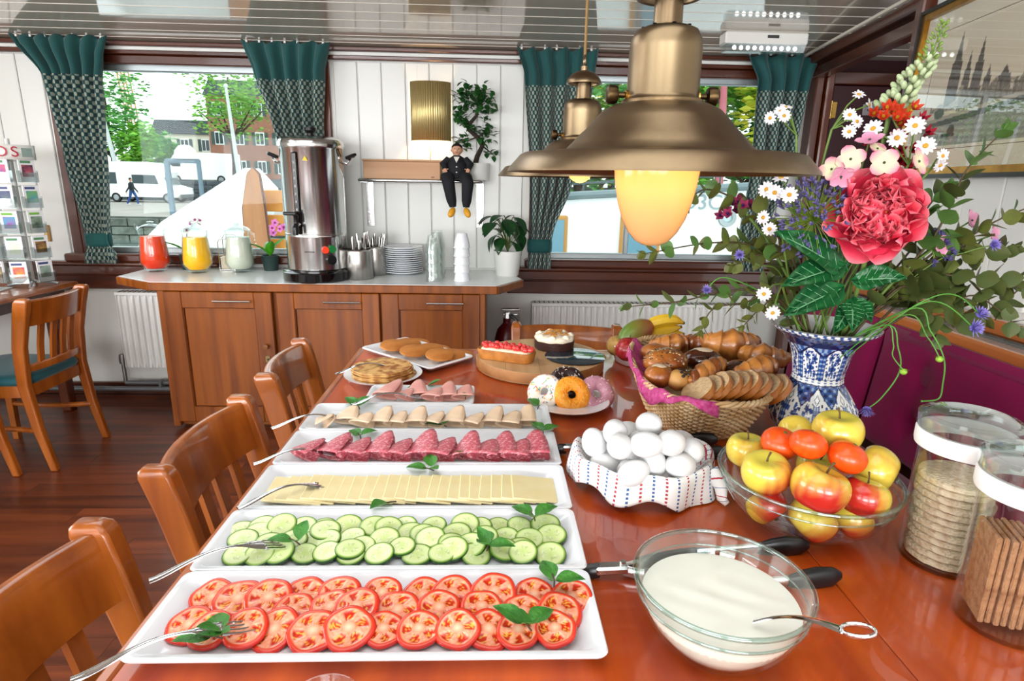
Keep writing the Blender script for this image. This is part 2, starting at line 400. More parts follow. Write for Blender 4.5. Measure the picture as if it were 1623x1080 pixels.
# ---------------------------------------------------------------- curtains
def curtain_mat():
    m, nt, p = nodes('teal_woven_curtain'); L = nt.links.new
    p.inputs['Roughness'].default_value = .85; p.inputs['Sheen Weight'].default_value = .2
    uv = nn(nt, 'ShaderNodeUVMap', uv_map='UVMap'); sp = nn(nt, 'ShaderNodeSeparateXYZ'); L(uv.outputs[0], sp.inputs[0])
    def mth(op, a, b=None, c=None):
        n = nn(nt, 'ShaderNodeMath', operation=op)
        for i, q in enumerate((a, b, c)):
            if q is None: continue
            if isinstance(q, (int, float)): n.inputs[i].default_value = q
            else: L(q, n.inputs[i])
        return n.outputs[0]
    u = mth('MULTIPLY', sp.outputs[0], 2*PI/.036); v = mth('MULTIPLY', sp.outputs[1], 2*PI/.043)
    su = mth('SINE', u); sv = mth('SINE', v)
    val = mth('MULTIPLY', su, sv)                       # checks of two tones
    lite = mth('GREATER_THAN', val, .12); dark = mth('LESS_THAN', val, -.3)
    body = mth('LESS_THAN', sp.outputs[1], 1.945)
    band = mth('MULTIPLY', mth('GREATER_THAN', sp.outputs[1], .985), mth('LESS_THAN', sp.outputs[1], 1.055))
    body = mth('MULTIPLY', body, mth('SUBTRACT', 1.0, band))
    m1 = nn(nt, 'ShaderNodeMix', data_type='RGBA'); m1.inputs[6].default_value = hexc('0d4a49'); m1.inputs[7].default_value = hexc('0c2e34'); L(mth('MULTIPLY', dark, body), m1.inputs[0])
    m2 = nn(nt, 'ShaderNodeMix', data_type='RGBA'); m2.inputs[7].default_value = hexc('93998a'); L(m1.outputs[2], m2.inputs[6]); L(mth('MULTIPLY', lite, body), m2.inputs[0])
    L(m2.outputs[2], p.inputs['Base Color'])
    return m
CURT = curtain_mat()
TEAL = mat('teal_cloth', '0d4846', .85, sheen=.2, bump=.1, bscale=200)
def interp(L, z):
    for (z0, a), (z1, b) in zip(L, L[1:]):
        if z0 >= z >= z1: t = (z0-z)/(z0-z1); t = t*t*(3-2*t)*.5+t*.5; return a+(b-a)*t
    return L[-1][1]
def curtain(label, Ls, Rs, folds, seed, zb=.88, tie=True):
    rnd = random.Random(seed); cx = (Ls[0][1]+Rs[0][1])/2
    t = thing('curtain', label, 'curtain', (cx, WY-.12, zb)); mb = MB(); mb.uv = []
    nu, nv = folds*10, 46; ph = [rnd.uniform(-.6, .6) for _ in range(8)]; width = .9
    W0 = Rs[0][1]-Ls[0][1]
    def fn(u, v):
        z = 2.142 + (zb-2.142)*v
        a, b = interp(Ls, z), interp(Rs, z); w = b-a; amp = .012 + .030*min(1, (1-w/W0)*1.6+.25)
        if abs(z-1.02) < .06 and tie: amp *= .5
        s = math.sin(u*folds*2*PI + ph[0] + .5*math.sin(v*5+ph[1])); s = math.copysign(abs(s)**.8, s)
        yy = amp*s + .01*math.sin(u*7+ph[2]+v*3)
        ruff = .012*math.sin(u*folds*2*PI*1.0+1.2) if v < .03 else 0
        mb.uv.append((u*width, z))
        return (a+w*u - cx + .004*math.cos(u*folds*2*PI+ph[3]), yy, z-zb+ruff)
    mb.grid(fn, nu, nv); c = mb.build('cloth', CURT, t, 80)
    sd = c.modifiers.new('thick', 'SOLIDIFY'); sd.thickness = .003
    if tie:
        a, b = interp(Ls, 1.02), interp(Rs, 1.02); tb = MB()
        tb.loops([[((a+b)/2-cx+((b-a)/2+.012)*math.cos(q*PI/10)*k, .036*math.sin(q*PI/10)*k, z-zb) for q in range(20)] for z, k in ((.98, 1.0), (1.0, 1.04), (1.04, 1.04), (1.062, 1.0))], cap1=False)
        o = tb.build('tie_back', TEAL, t, 80); sd = o.modifiers.new('thick', 'SOLIDIFY'); sd.thickness = .004
    nh = 7
    for k in range(nh):
        h = MB(); xx = Ls[0][1]+(k+.5)/nh*W0-cx; h.box((xx, .012, 2.142-zb+.004), (.012, .008, .014), b=.002); h.build('curtain_hook', WHITE_PANEL, t)
curtain('teal patterned curtain tied back left of the motorhome, beside the brochure rack', [(2.15, -2.70), (1.95, -2.56), (1.5, -2.50), (1.1, -2.44), (1.02, -2.44), (.88, -2.46)],
        [(2.15, -2.16), (2.05, -2.20), (1.9, -2.23), (1.5, -2.25), (1.02, -2.31), (.88, -2.27)], 6, 1)
curtain('teal patterned curtain hanging behind the steel urn', [(2.15, -1.43), (2.0, -1.38), (1.7, -1.30), (1.4, -1.20), (1.02, -1.12), (.88, -1.14)],
        [(2.15, -.93), (2.0, -.97), (1.7, -1.0), (1.02, -1.0), (.88, -.99)], 5, 2)
curtain('teal patterned curtain tied back right of the bonsai shelf, behind the small pendant lamp', [(2.15, .13), (2.0, .18), (1.5, .22), (1.02, .235), (.88, .22)],
        [(2.15, .60), (2.0, .585), (1.7, .55), (1.4, .48), (1.1, .37), (1.02, .36), (.88, .36)], 5, 3)
curtain('teal patterned curtain at the far right window end, under the emergency light', [(2.15, 1.46), (2.0, 1.55), (1.5, 1.58), (1.2, 1.55), (1.02, 1.54), (.88, 1.53)],
        [(2.15, 1.90), (2.0, 1.86), (1.5, 1.82), (1.2, 1.72), (1.02, 1.68), (.88, 1.70)], 4, 4)
def cuphook(loc, label):
    h = MB(); h.lathe([(0, 0), (.011, 0), (.011, -.004), (.004, -.006), (0, -.006)], 10); h.tube([(0, 0, -.004), (0, 0, -.02)]+[(0, .008-.008*math.cos(a), -.02-.008*math.sin(a)) for a in (.5, 1.2, 2, 2.8, 3.6)], .0025, 6)
    h.box((0, 0, -.008), (.04, .004, .003)); tag(h.build('ceiling_hook', STEEL, None, loc=loc), label, 'hook')
cuphook((-1.816,3.923,2.170), 'small metal hook on the ceiling over the left window')
cuphook((1.250,3.834,2.170), 'small metal hook on the ceiling between pendant lamp and emergency light')

# ================================================================= outside the windows
FOL1 = mat('foliage', '5fa83a', .6, col2='95cc48', nscale=.9, rand=.1)
FOL2 = mat('foliage_deep', '4a9448', .6, col2='74b858', nscale=.9, rand=.1)
FOL3 = mat('foliage_yellow', 'a8c838', .6, col2='d8cc44', nscale=.7, rand=.1)
BARK = mat('bark', '4a3a2c', .8, col2='33281e', nscale=8)
WHITEV = mat('white_vehicle_paint', 'f2f4f4', .2, coat=.5)
DGLASS = mat('dark_vehicle_glass', '2a3a3e', .1)
RUBBER = mat('rubber', '181818', .7)
struct('ground_quay', MB().box((-5, 55, -.75), (160, 50, .5)), mat('paving', '9a938c', .8, col2='8a847d', nscale=.6))
wt = MB().box((-5, 16.5, -1.6), (160, 25, .1)); struct('water', wt, mat('canal_water', '5d6a66', .08, bump=.4, bscale=1.2))
qw = struct('quay_wall', MB().box((-5, 29.9, -1.2), (160, .3, 1.4)), mat('quay_stone', '5a5f58', .8, col2='464b45', nscale=2))
st = [MB().box((0, 0, 0), (1.45, .2, .36), b=.03).mesh('stone', mat('quay_block', '6a6f66', .8, col2='4b514a', nscale=3, rand=.2))]
for r in range(3):
    for k in range(20): put('stone', st[0], qw, (-33+k*1.5+(r % 2)*.7, 29.68, -1.55+.4*r))
# stone parapet of the bridge behind the vehicles
pw = struct('bridge_wall', MB().box((-10, 51, .25), (60, .5, 1.7)), mat('bridge_mortar', '3c4348', .9))
bs = MB().box((0, 0, 0), (1.0, .2, .3), b=.04).mesh('stone', mat('bridge_stone', '4f585e', .8, col2='333b40', nscale=2, rand=.25))
for r in range(5):
    for k in range(26): put('stone', bs, pw, (-36+k*1.05+(r % 2)*.5, 50.68, -.42+.33*r))
struct('street_behind', MB().box((-10, 75, .55), (140, 46, .5)), _m['paving'])

def wheel(t, x, y, r=.34, w=.24):
    wm = MB(); wm.lathe([(r*.6, -w/2), (r*.95, -w/2), (r, -w/3), (r, w/3), (r*.95, w/2), (r*.6, w/2)], 18, T(x, y, r) @ RX(PI/2)); o = wm.build('wheel', RUBBER, t)
    MB().lathe([(0, -w*.48), (r*.35, -w*.5), (r*.62, -w*.42), (r*.62, w*.42), (0, w*.45)], 14, T(x, y, r) @ RX(PI/2)).build('hubcap', mat('hubcap_grey', '9a9fa2', .3, .7), o)
def van(name, label, loc, prof, wid, wins, wheels, m=WHITEV, rz=0, sc_=1.0):
    t = thing(name, label, 'car' if name == 'parked_car' else 'van', M=T(*loc) @ RZ(rz) @ SC(sc_, sc_, sc_))
    b = MB(); n = len(prof)
    y0 = [-wid/2, -wid/2+.12, wid/2-.12, wid/2]; k = [.97, 1, 1, .97]; cx = sum(p[0] for p in prof)/n; cz = sum(p[1] for p in prof)/n
    b.loops([[(cx+(x-cx)*kk, yy, cz+(z-cz)*kk) for x, z in prof] for yy, kk in zip(y0, k)], cap0=True, cap1=True); b.build('body', m, t, 30)
    for wv in wins:
        for sgn in (-1, 1):
            q = MB(); q.prism(wv, -.012, .012, Matrix(((1, 0, 0, 0), (0, 0, 1, sgn*(wid/2+.004)), (0, 1, 0, 0), (0, 0, 0, 1)))); q.build('side_window', DGLASS, t)
    for x in wheels:
        for sgn in (-1, 1): wheel(t, x, sgn*(wid/2-.1))
    return t
v = van('motorhome', 'white motorhome parked on the quay behind the walking pedestrian', (-25.4, 47.0, -.5),
    [(-3.2, .35), (2.5, .35), (2.75, .6), (2.7, 1.0), (1.85, 1.25), (1.55, 1.75), (1.75, 2.15), (1.3, 2.7), (.5, 2.85), (-3.2, 2.85)], 2.1,
    [[(-.6, 1.35), (1.25, 1.3), (1.05, 1.95), (-.6, 1.95)], [(-2.4, 1.3), (-1.7, 1.3), (-1.7, 2.1), (-2.4, 2.1)]], (-1.9, 1.75))
ws = MB(); ws.add([(1.87, -.9, 1.28), (1.87, .9, 1.28), (1.6, .85, 1.74), (1.6, -.85, 1.74), (1.90, -.9, 1.29), (1.90, .9, 1.29), (1.63, .85, 1.75), (1.63, -.85, 1.75)], [(0, 1, 2, 3), (4, 5, 6, 7), (0, 1, 5, 4), (1, 2, 6, 5), (2, 3, 7, 6), (3, 0, 4, 7)]); ws.build('windscreen', DGLASS, v)
MB().box((2.72, 0, .5), (.12, 2.0, .25), b=.05).build('bumper', mat('bumper_grey', '5a5f62', .5), v)
v = van('delivery_van', 'white delivery van on the street beyond the stone bridge wall', (-26.290,58.000,2.402), [(-2.6, .3), (2.6, .3), (2.6, 2.3), (1.2, 2.35), (-1.7, 2.3), (-2.5, 1.35)], 1.9,
    [[(-2.2, 1.3), (-1.3, 1.3), (-1.3, 1.95), (-1.75, 1.95)]], (-1.7, 1.7), sc_=1.15); v.location.z = .75
v = van('parked_car', 'dark blue estate car with a yellow plate parked beside the wooden leeboard', (0, 0, 0), [(-2.1, .3), (2.0, .3), (2.1, .75), (1.1, .9), (.6, 1.45), (-1.5, 1.5), (-2.1, .9)], 1.75,
    [[(-1.5, .95), (.85, .95), (.5, 1.38), (-1.3, 1.42)]], (-1.35, 1.3), mat('dark_car_paint', '2c3a46', .2, coat=.5), rz=-1.3); v.location = (-18.050,51.237,-0.500)
v.scale = (1.2, 1.2, 1.2)
MB().box((2.08, 0, .5), (.05, .55, .13)).build('number_plate', mat('yellow_plate', 'e8b21a', .5), v)
for s in (-1, 1): MB().box((2.06, s*.65, .72), (.06, .3, .14), b=.02).build('headlight', mat('headlight', 'dfe8ea', .1), v)
ws = MB().box((.83, 0, 1.16), (.03, 1.4, .66), T(0, 0, 0)); ws = MB().box((0, 0, 0), (.03, 1.45, .7), T(.9, 0, 1.18) @ RY(-.72)); ws.build('windscreen', DGLASS, v)

# pedestrian walking on the quay: one skinned body, clothes as children
def pedestrian(loc, rz):
    t = thing('person', 'pedestrian in a dark jacket and blue jeans walking past the motorhome', 'person', loc, rz)
    skin = mat('skin', 'c89a7c', .6)
    b = MB(); b.ell((0.0, 0, 1.62), (.09, .08, .12), 14, 10); b.tube([(0, 0, 1.4), (0, 0, 1.55)], [.06, .05], 10)
    for s in (-1, 1):
        sw = .22*s
        hand = (sw*1.1, s*.26, .82)
        for k in range(4): b.tube([hand, (hand[0]+.015, hand[1]+.01*(k-1.5), .74), (hand[0]+.03, hand[1]+.01*(k-1.5), .69-.008*abs(k-1.5))], [.014, .010, .006], 6)
        b.tube([hand, (hand[0]+.04, hand[1], .76)], [.012, .007], 6); b.ell((hand[0], hand[1], .81), (.03, .035, .05), 8, 6)
    b.ell((.085, 0, 1.60), (.02, .015, .02), 6, 5)
    b.tube([(0, 0, 1.45), (0, 0, 1.2), (0, 0, .95)], [.08, .10, .09], 10)
    for s in (-1, 1): b.tube([(0, 0, 1.38), (0, s*.19, 1.38), (.02*s, s*.24, 1.12), (.22*s*1.1, s*.26, .82)], [.05, .045, .035, .025], 8)
    b.build('body', skin, t, 80)
    h = MB(); h.ell((-.012, 0, 1.66), (.095, .088, .105), 12, 8); h.build('hair', mat('dark_hair', '2a1d14', .6), t, 80)
    j = MB(); j.loops([[(rx*math.cos(a*PI/6)+ox, ry*math.sin(a*PI/6), z) for a in range(12)] for z, rx, ry, ox in ((.9, .13, .19, 0), (1.1, .13, .18, 0), (1.3, .14, .21, .01), (1.42, .11, .2, 0), (1.47, .06, .08, 0))], cap0=True)
    for s in (-1, 1): j.tube([(0, s*.2, 1.4), (.02*s, s*.245, 1.15), (.22*s*1.1, s*.26, .84)], [.065, .055, .04], 10)
    j.build('jacket', mat('dark_jacket', '23282e', .8), t, 70)
    q = MB()
    for s in (-1, 1): q.tube([(0, s*.09, .95), (.16*s+.04, s*.09, .5), (.30*s-.04, s*.09, .09)], [.1, .075, .055], 10)
    q.build('jeans', mat('blue_jeans', '2f4d86', .8), t, 70)
    for s in (-1, 1): MB().box((.30*s+.03, s*.09, .045), (.27, .09, .09), b=.03).build('shoe', mat('white_shoe', 'd8d8d8', .6), t)
pedestrian((-23.768,41.799,-0.500), PI*.02)

def tree(label, base, h, trunk_h, crown, m, seed, n=1500, leaf=.28, group='trees seen through the windows'):
    rnd = random.Random(seed); t = thing('street_tree', label, 'tree', base, 0, group); tr = MB()
    tr.tube([(0, 0, 0), (.1, 0, trunk_h*.5), (0, .1, trunk_h), (.1, 0, h*.75)], [h*.03, h*.025, h*.02, h*.006], 8)
    for k in range(7):
        a = rnd.uniform(0, 6.28); q = crown*rnd.uniform(.5, .8); tr.tube([(0, 0, trunk_h*.9), (q*.4*math.cos(a), q*.4*math.sin(a), trunk_h+q*.3), (q*math.cos(a), q*math.sin(a), trunk_h+q*.9)], [h*.012, h*.008, h*.003], 6)
    tr.build('trunk', BARK, t); lf = MB()
    blobs = [(rnd.uniform(-.6, .6)*crown, rnd.uniform(-.6, .6)*crown, trunk_h+(h-trunk_h)*rnd.uniform(.15, .9), crown*rnd.uniform(.3, .5)) for _ in range(22)]
    for k in range(n):
        bx, by, bz, br = rnd.choice(blobs); d = Vector((rnd.gauss(0, 1), rnd.gauss(0, 1), rnd.gauss(0, 1))).normalized()*br*rnd.uniform(.6, 1.05)
        M = T(bx+d.x, by+d.y, bz+d.z) @ RZ(rnd.uniform(0, 6.3)) @ RX(rnd.uniform(-1.2, 1.2)); s = leaf*rnd.uniform(.6, 1.4)
        lf.add([(-s, 0, 0), (0, -s*.5, .1*s), (s, 0, 0), (0, s*.5, .1*s)], [(0, 1, 2, 3)], M)
    lo = lf.build('foliage', m, t, 0); lo['kind'] = 'stuff'
g = .8
def gp(px, y): return (px[0], px[1], g)
tree('dense tree left of the crane, above the motorhome', gp((-36.648,62.000,2.318), 62), 10.5, 2.5, 4.2, FOL2, 1)
tree('yellow-green tree right behind the motorhome roof', gp((-33.376,60.000,2.326), 60), 5.0, 1.0, 2.4, FOL1, 2)
tree('low leafy tree between the motorhome and the houses', gp((-34.538,66.000,2.458), 66), 4.6, .8, 2.6, FOL2, 3)
tree('tall light green tree in front of the brick houses', gp((-22.244,55.000,2.399), 55), 11.5, 3.8, 4.2, FOL1, 4, 2600, .2)
for k, (px, hh, m, lb) in enumerate(((890, 11, FOL2, 'leafy tree behind the white boat, left of the small lamp cap'), (955, 12, FOL3, 'yellowing tree between the two pendant lamps'), (1020, 12, FOL1, 'green tree hidden mostly by the big pendant lamp'), (1130, 12, FOL1, 'green tree by the red mast in the right window'), (1185, 11, FOL3, 'yellow-green tree right of the red mast'), (1235, 11, FOL2, 'tree behind the right-hand curtain'))):
    tree(lb, ((px-760)/956*34, 33+k % 2*3, -.5), hh, .8, 3.8, m, 20+k, 2200, .3)
# far houses
def house(label, x0, x1, y, h, m, rows, cols, roof):
    t = thing('brick_house' if roof else 'pale_house', label, 'house', ((x0+x1)/2, y, g)); w = x1-x0
    MB().box((0, 2, h/2), (w, 4, h)).build('wall', m, t)
    MB().prism([(-w/2-.2, 0), (w/2+.2, 0), (w/2-.6, 1.6), (-w/2+.6, 1.6)], -4.2, .3, T(0, 0, h) @ RX(PI/2)).build('roof', mat('slate_roof', '3f474e', .7), t)
    for r in range(rows):
        for c in range(cols):
            xx = -w/2+(c+.5)*w/cols; zz = (r+.55)*h/rows
            f = MB().box((xx, -.03, zz), (1.0, .1, 1.45), b=.02).build('window', mat('white_frame', 'eef0ee', .5), t)
            MB().box((xx-.23, -.09, zz), (.36, .04, 1.2)).build('pane', DGLASS, f); MB().box((xx+.23, -.09, zz), (.36, .04, 1.2)).build('pane', DGLASS, f)
            for s in (-1, 1): MB().box((xx+s*.72, -.05, zz), (.38, .06, 1.4), b=.01).build('shutter', mat('green_shutter', '2f4440', .6), t)
house('brick house with white windows and dark shutters behind the tall tree', *[0.0-32.5, -21.0], 74, 9.5, mat('house_brick', 'a5705a', .9, col2='8a5a48', nscale=6), 3, 5, True)
house('cream house with a grey roof left of the brick house', -41.0, -33.5, 78, 5.5, mat('cream_render', 'dcd6c4', .8), 2, 3, False)
# poles and crane
def pole(label, base, h, r, m, lean=0, name='street_pole'):
    t = thing(name, label, 'pole', base); MB().tube([(0, 0, 0), (lean*.5, 0, h*.5), (lean, 0, h)], [r, r*.85, r*.6], 10).build('shaft', m, t)
    MB().lathe([(r*1.5, 0), (r*1.5, .2), (r, .3)], 10).build('base', m, t); MB().ell((lean, 0, h), (r, r, r), 10, 6).build('cap', m, t); return t
GREYP = mat('pale_grey_pole', 'c4cac8', .5)
pole('leaning white pole at the left end of the left window', gp((-30.385,52.000,2.176), 52), 9.5, .17, GREYP, -1.2)
pole('white pole standing before the tall light green tree', gp((-19.928,50.000,2.313), 50), 7.3, .17, GREYP, -.4)
pole('red boat mast seen right of the big pendant lamp', (11.2, 30, -1.4), 11, .22, mat('red_mast', 'b5606a', .6), -.6, 'boat_mast')
pole('short white pole right of the red boat mast', (12.3, 29, -.5), 3.9, .14, GREYP)
cr = thing('tower_crane', 'lattice tower crane rising behind the trees', 'crane', gp((-59.911,110.000,3.121), 110)); cm = mat('crane_ochre', 'b08a4e', .6)
for sx in (-.6, .6):
    for sy in (-.6, .6): MB().tube([(sx, sy, 0), (sx-2.6, sy, 30)], .12, 5).build('mast_leg', cm, cr)
lt = MB()
for k in range(22):
    z = 1.3*k; s = 1 if k % 2 else -1; dx = -2.6*z/30
    lt.tube([(dx-.6*s, -.6, z), (dx+.6*s-.11, -.6, z+1.3)], .08, 4); lt.tube([(dx-.6, -.6, z), (dx+.6, -.6, z)], .07, 4)
lt.build('lattice', cm, cr)
# white bow of the moored boat with its wooden leeboard
BOATW = mat('white_boat_paint', 'f4f6f6', .35)
bow = thing('moored_boat', 'white raked boat bow filling the lower left window', 'boat', (-4.2, 8.0, -1.5))
def o_(p): return (p[0]+4.2, p[1]-8.0, p[2]+1.5)
b0 = [o_((-3.113,8.000,1.517)), o_((-4.238,8.000,0.828)), o_((-4.695,8.000,0.395)), (-2.2, 0, -.1), (.6, 0, -.1), o_((-2.885,8.000,1.259))]
hm = MB(); hm.loops([[(p[0], 0, p[2]) for p in b0], [(p[0]*.98, .25, p[2]) for p in b0], [(p[0], .5, p[2]) for p in b0]], cap0=True); hm.build('bow', BOATW, bow, 20)
MB().box(o_((-6.0, 7.95, .44)), (3.4, .9, .06), b=.02).build('gunwale', BOATW, bow)
lb = thing('leeboard', 'varnished wooden leeboard hung on the white boat', 'leeboard', (0, 0, 0)); lp = [(-2.927,7.600,1.439), (-2.861,7.600,1.513), (-2.792,7.600,1.441), (-2.760,7.600,1.042), (-2.734,7.600,0.350), (-3.036,7.600,0.347), (-3.017,7.600,1.038)]
lb.location = (lp[4][0], 7.6, lp[4][2]); LBW = wood('leeboard_wood', '8a4a1e', 'b87838', 'z', 2, .3, .6)
q = MB(); L0 = [(p[0]-lp[4][0], 0, p[2]-lp[4][2]) for p in lp]; q.loops([[(x, -.03, z) for x, y, z in L0], [(x, .06, z) for x, y, z in L0]], cap0=True); q.build('board', LBW, lb, 20)
q = MB(); q.tube([L0[0], L0[6], L0[5]], .02, 6); q.tube([L0[0], L0[1], L0[2], L0[3], L0[4]], .02, 6); q.build('rim', WOOD_DARKZ, lb)
hx = Vector(o_((-2.762,7.900,0.392))); ow = mat('orange_varnish', 'd8913a', .4, col2='c07a2c', nscale=5)
for k in range(3): MB().box(hx+Vector((0, -.1, .13+.30*k)), (.30, .04, .26), b=.01).build('hatch_panel', ow, bow)
# grey framed glass screen on the boat
gs = thing('glass_screen', 'grey metal frame with a white cap in front of the bridge wall', 'screen', (-4.196,8.600,0.198)); gm = mat('grey_blue_frame', '5d6f7c', .5)
q = MB(); q.box((-.18, 0, .7), (.07, .05, 1.4), b=.01); q.box((.24, 0, .7), (.05, .05, 1.4), b=.01); q.box((.03, 0, 1.4), (.48, .05, .06), b=.02); q.build('frame', gm, gs)
MB().lathe([(0, 0), (.14, 0), (.13, .1), (.07, .17), (0, .18)], 14, T(.08, 0, 1.43)).build('cap', BOATW, gs)
# white barge right outside the right-hand window
BY = 7.0
bg2 = thing('white_barge', 'white barge with wood-framed windows outside the right window', 'boat', (2.0, BY, -1.5))
def p_(p): return (p[0]-2.0, 0, p[2]+1.5)
hp = [p_((0.003,7.000,1.110)), p_((1.576,7.000,1.303)), p_((3.681,7.000,1.380)), p_((3.941,7.000,0.138)), p_((0.012,7.000,0.094))]
q = MB(); hp[3] = (hp[3][0], 0, -.1); hp[4] = (hp[4][0], 0, -.1); q.loops([[(x, yy, z) for x, y, z in hp] for yy in (0, .3)], cap0=True); q.build('hull', BOATW, bg2, 20)
rl = MB(); a, b = Vector(p_((0.002,7.000,1.201))), Vector(p_((3.671,7.000,1.450))); rl.tube([a+Vector((0, -.03, 0)), b+Vector((0, -.03, 0))], .045, 8); rl.build('rubbing_strake', mat('grey_rubber', '6d7d80', .6), bg2)
rl = MB(); rl.tube([a+Vector((0, .1, .13)), b+Vector((0, .1, .13))], .012, 6)
for k in range(8): p = a.lerp(b, k/7); rl.tube([p+Vector((0, .1, 0)), p+Vector((0, .1, .14))], .01, 6)
rl.build('railing', mat('dark_rail', '3a4a4c', .5), bg2)
MB().box(Vector(p_((2.725,7.000,1.420)))+Vector((0, .6, .18)), (2.6, .5, .1), b=.02).build('deck_rail', mat('blue_stripe', '3d6fae', .5), bg2)
TW = mat('teak_frame', 'c08a48', .5)
def bwin(p1, p2):
    x0, z0 = p1[0]-2.0, p1[2]+1.5; x1, z1 = p2[0]-2.0, p2[2]+1.5; w = x1-x0; h = z0-z1
    f = MB().box(((x0+x1)/2, -.02, (z0+z1)/2), (w, .07, h), b=.015).build('window', TW, bg2)
    MB().box(((x0+x1)/2, -.06, (z0+z1)/2), (w-.09, .02, h-.09)).build('pane', mat('barge_window_glass', '6f97a8', .15), f)
bwin((0.471,7.000,1.040), (0.867,7.000,0.329)); bwin((1.475,7.000,1.077), (1.941,7.000,0.342))
pp = p_((2.708,7.000,1.046)); MB().lathe([(.055, 0), (.055, .03), (.1, .035), (.105, .015), (.105, 0)], 24, T(pp[0], -.0, pp[2]) @ RX(PI/2)).build('porthole', ALU, bg2)
MB().lathe([(0, .012), (.056, .012), (.056, 0)], 24, T(pp[0], -.0, pp[2]) @ RX(PI/2)).build('porthole_glass', mat('porthole_pane', 'b7cbd0', .1), bg2)
def text(name, body, size, M, m, parent=None, ext=.002):
    cu = bpy.data.curves.new(name, 'FONT'); cu.body = body; cu.size = size; cu.extrude = ext; cu.align_x = 'CENTER'; cu.align_y = 'CENTER'
    o = bpy.data.objects.new(name, cu); C.objects.link(o); dg = bpy.context.evaluated_depsgraph_get()
    me = bpy.data.meshes.new_from_object(o.evaluated_get(dg)); bpy.data.objects.remove(o); me.materials.clear(); me.materials.append(m)
    n = put(name, me, parent, M=M); return n
tp = p_((2.602,7.000,1.208)); text('lettering', 'O3CINU', .24, T(tp[0], -.012, tp[2]) @ RX(PI/2), mat('grey_lettering', '8f9ea2', .5), bg2)

# ================================================================= sideboard, radiators
CY = 3.28
cab = thing('sideboard', 'brown wooden sideboard with three panelled doors under the far wall', 'cabinet', (-.91, CY, 0))
cx0, cx1 = -1.80, -.03
b = MB(); b.box((0, .29, .41), (cx1-cx0, .56, .77)); b.box((0, .31, .02), (cx1-cx0-.04, .5, .06)); b.build('body', WOOD_CAB, cab)
MB().box((cx0+.02+.91, -.004, .42), (.04, .03, .80), b=.004).build('side_post', WOOD_CAB, cab)
MB().box((cx1-.02+.91, -.004, .42), (.04, .03, .80), b=.004).build('side_post', WOOD_CAB, cab)
def cdoor(x0, x1, knob):
    w = x1-x0; xc = (x0+x1)/2+.91; zc, h = .425, .75
    dm = MB(); s = .095
    for xx in (xc-w/2+s/2, xc+w/2-s/2): dm.box((xx, -.012, zc), (s, .026, h), b=.004)
    dm.box((xc, -.012, zc+h/2-.045), (w-2*s+.002, .026, .09), b=.004); dm.box((xc, -.012, zc-h/2+.045), (w-2*s+.002, .026, .09), b=.004)
    d = dm.build('door', WOOD_CAB, cab); MB().box((xc, -.002, zc), (w-2*s+.01, .014, h-.17)).build('door_panel', WOOD_CAB, d)
    mo = MB(); x_, z_ = w/2-s, h/2-.09
    mo.tube([(xc-x_, -.012, zc-z_), (xc+x_, -.012, zc-z_), (xc+x_, -.012, zc+z_), (xc-x_, -.012, zc+z_)], .007, 6, closed=True); mo.build('moulding', WOOD_DARKZ, d)
    hb = MB(); hb.tube([(xc-.02, -.045, .752), (xc+.18, -.045, .752)], .006, 8)
    for q in (0.0, .16): hb.tube([(xc+q, -.045, .752), (xc+q, -.02, .752)], .004, 6)
    hb.build('handle', STEEL, d)
    if knob:
        kb = MB(); kb.lathe([(0, .03), (.014, .028), (.016, .018), (.008, .01), (.009, 0)], 14, T(xc+w/2-.045, -.024, .50) @ RX(PI/2)); kb.build('knob', mat('wooden_knob', '7d4a22', .35), d)
        kp = MB(); kp.box((xc+w/2-.045, -.027, .425), (.026, .005, .04), b=.002); kp.tube([(xc+w/2-.045, -.03, .425), (xc+w/2-.045, -.05, .425)], .006, 8); kp.build('lock_plate', mat('dull_brass', '8f7a55', .4, .8), d)
cdoor(-1.765, -1.19, True); cdoor(-1.165, -.61, False); cdoor(-.60, -.06, False)
wt_ = thing('worktop', 'pale grey worktop with chamfered corners and wooden edge on the sideboard', 'worktop', (-.95, 3.5, .80))
poly = [(-1.83, 3.262), (.03, 3.262), (.175, 3.50), (.11, WY-.01), (-2.10, WY-.01), (-2.10, 3.45)]
pl_ = [(x+.95, y-3.5) for x, y in poly]
MB().prism(pl_, .018, .05).build('laminate', mat('pale_laminate', 'eef2f1', .22, col2='e6ebea', nscale=40), wt_)
e = MB()
for (x0, y0), (x1, y1) in zip(pl_[5:]+pl_[:3], pl_[:4]):
    d = Vector((x1-x0, y1-y0, 0)); nrm = Vector((d.y, -d.x, 0)).normalized(); c = Vector(((x0+x1)/2, (y0+y1)/2, .026))+nrm*.006
    e.box((0, 0, 0), (.018, d.length+.01, .044), frame(c, d), b=.004)
e.build('edging', WOOD_CAB, wt_)

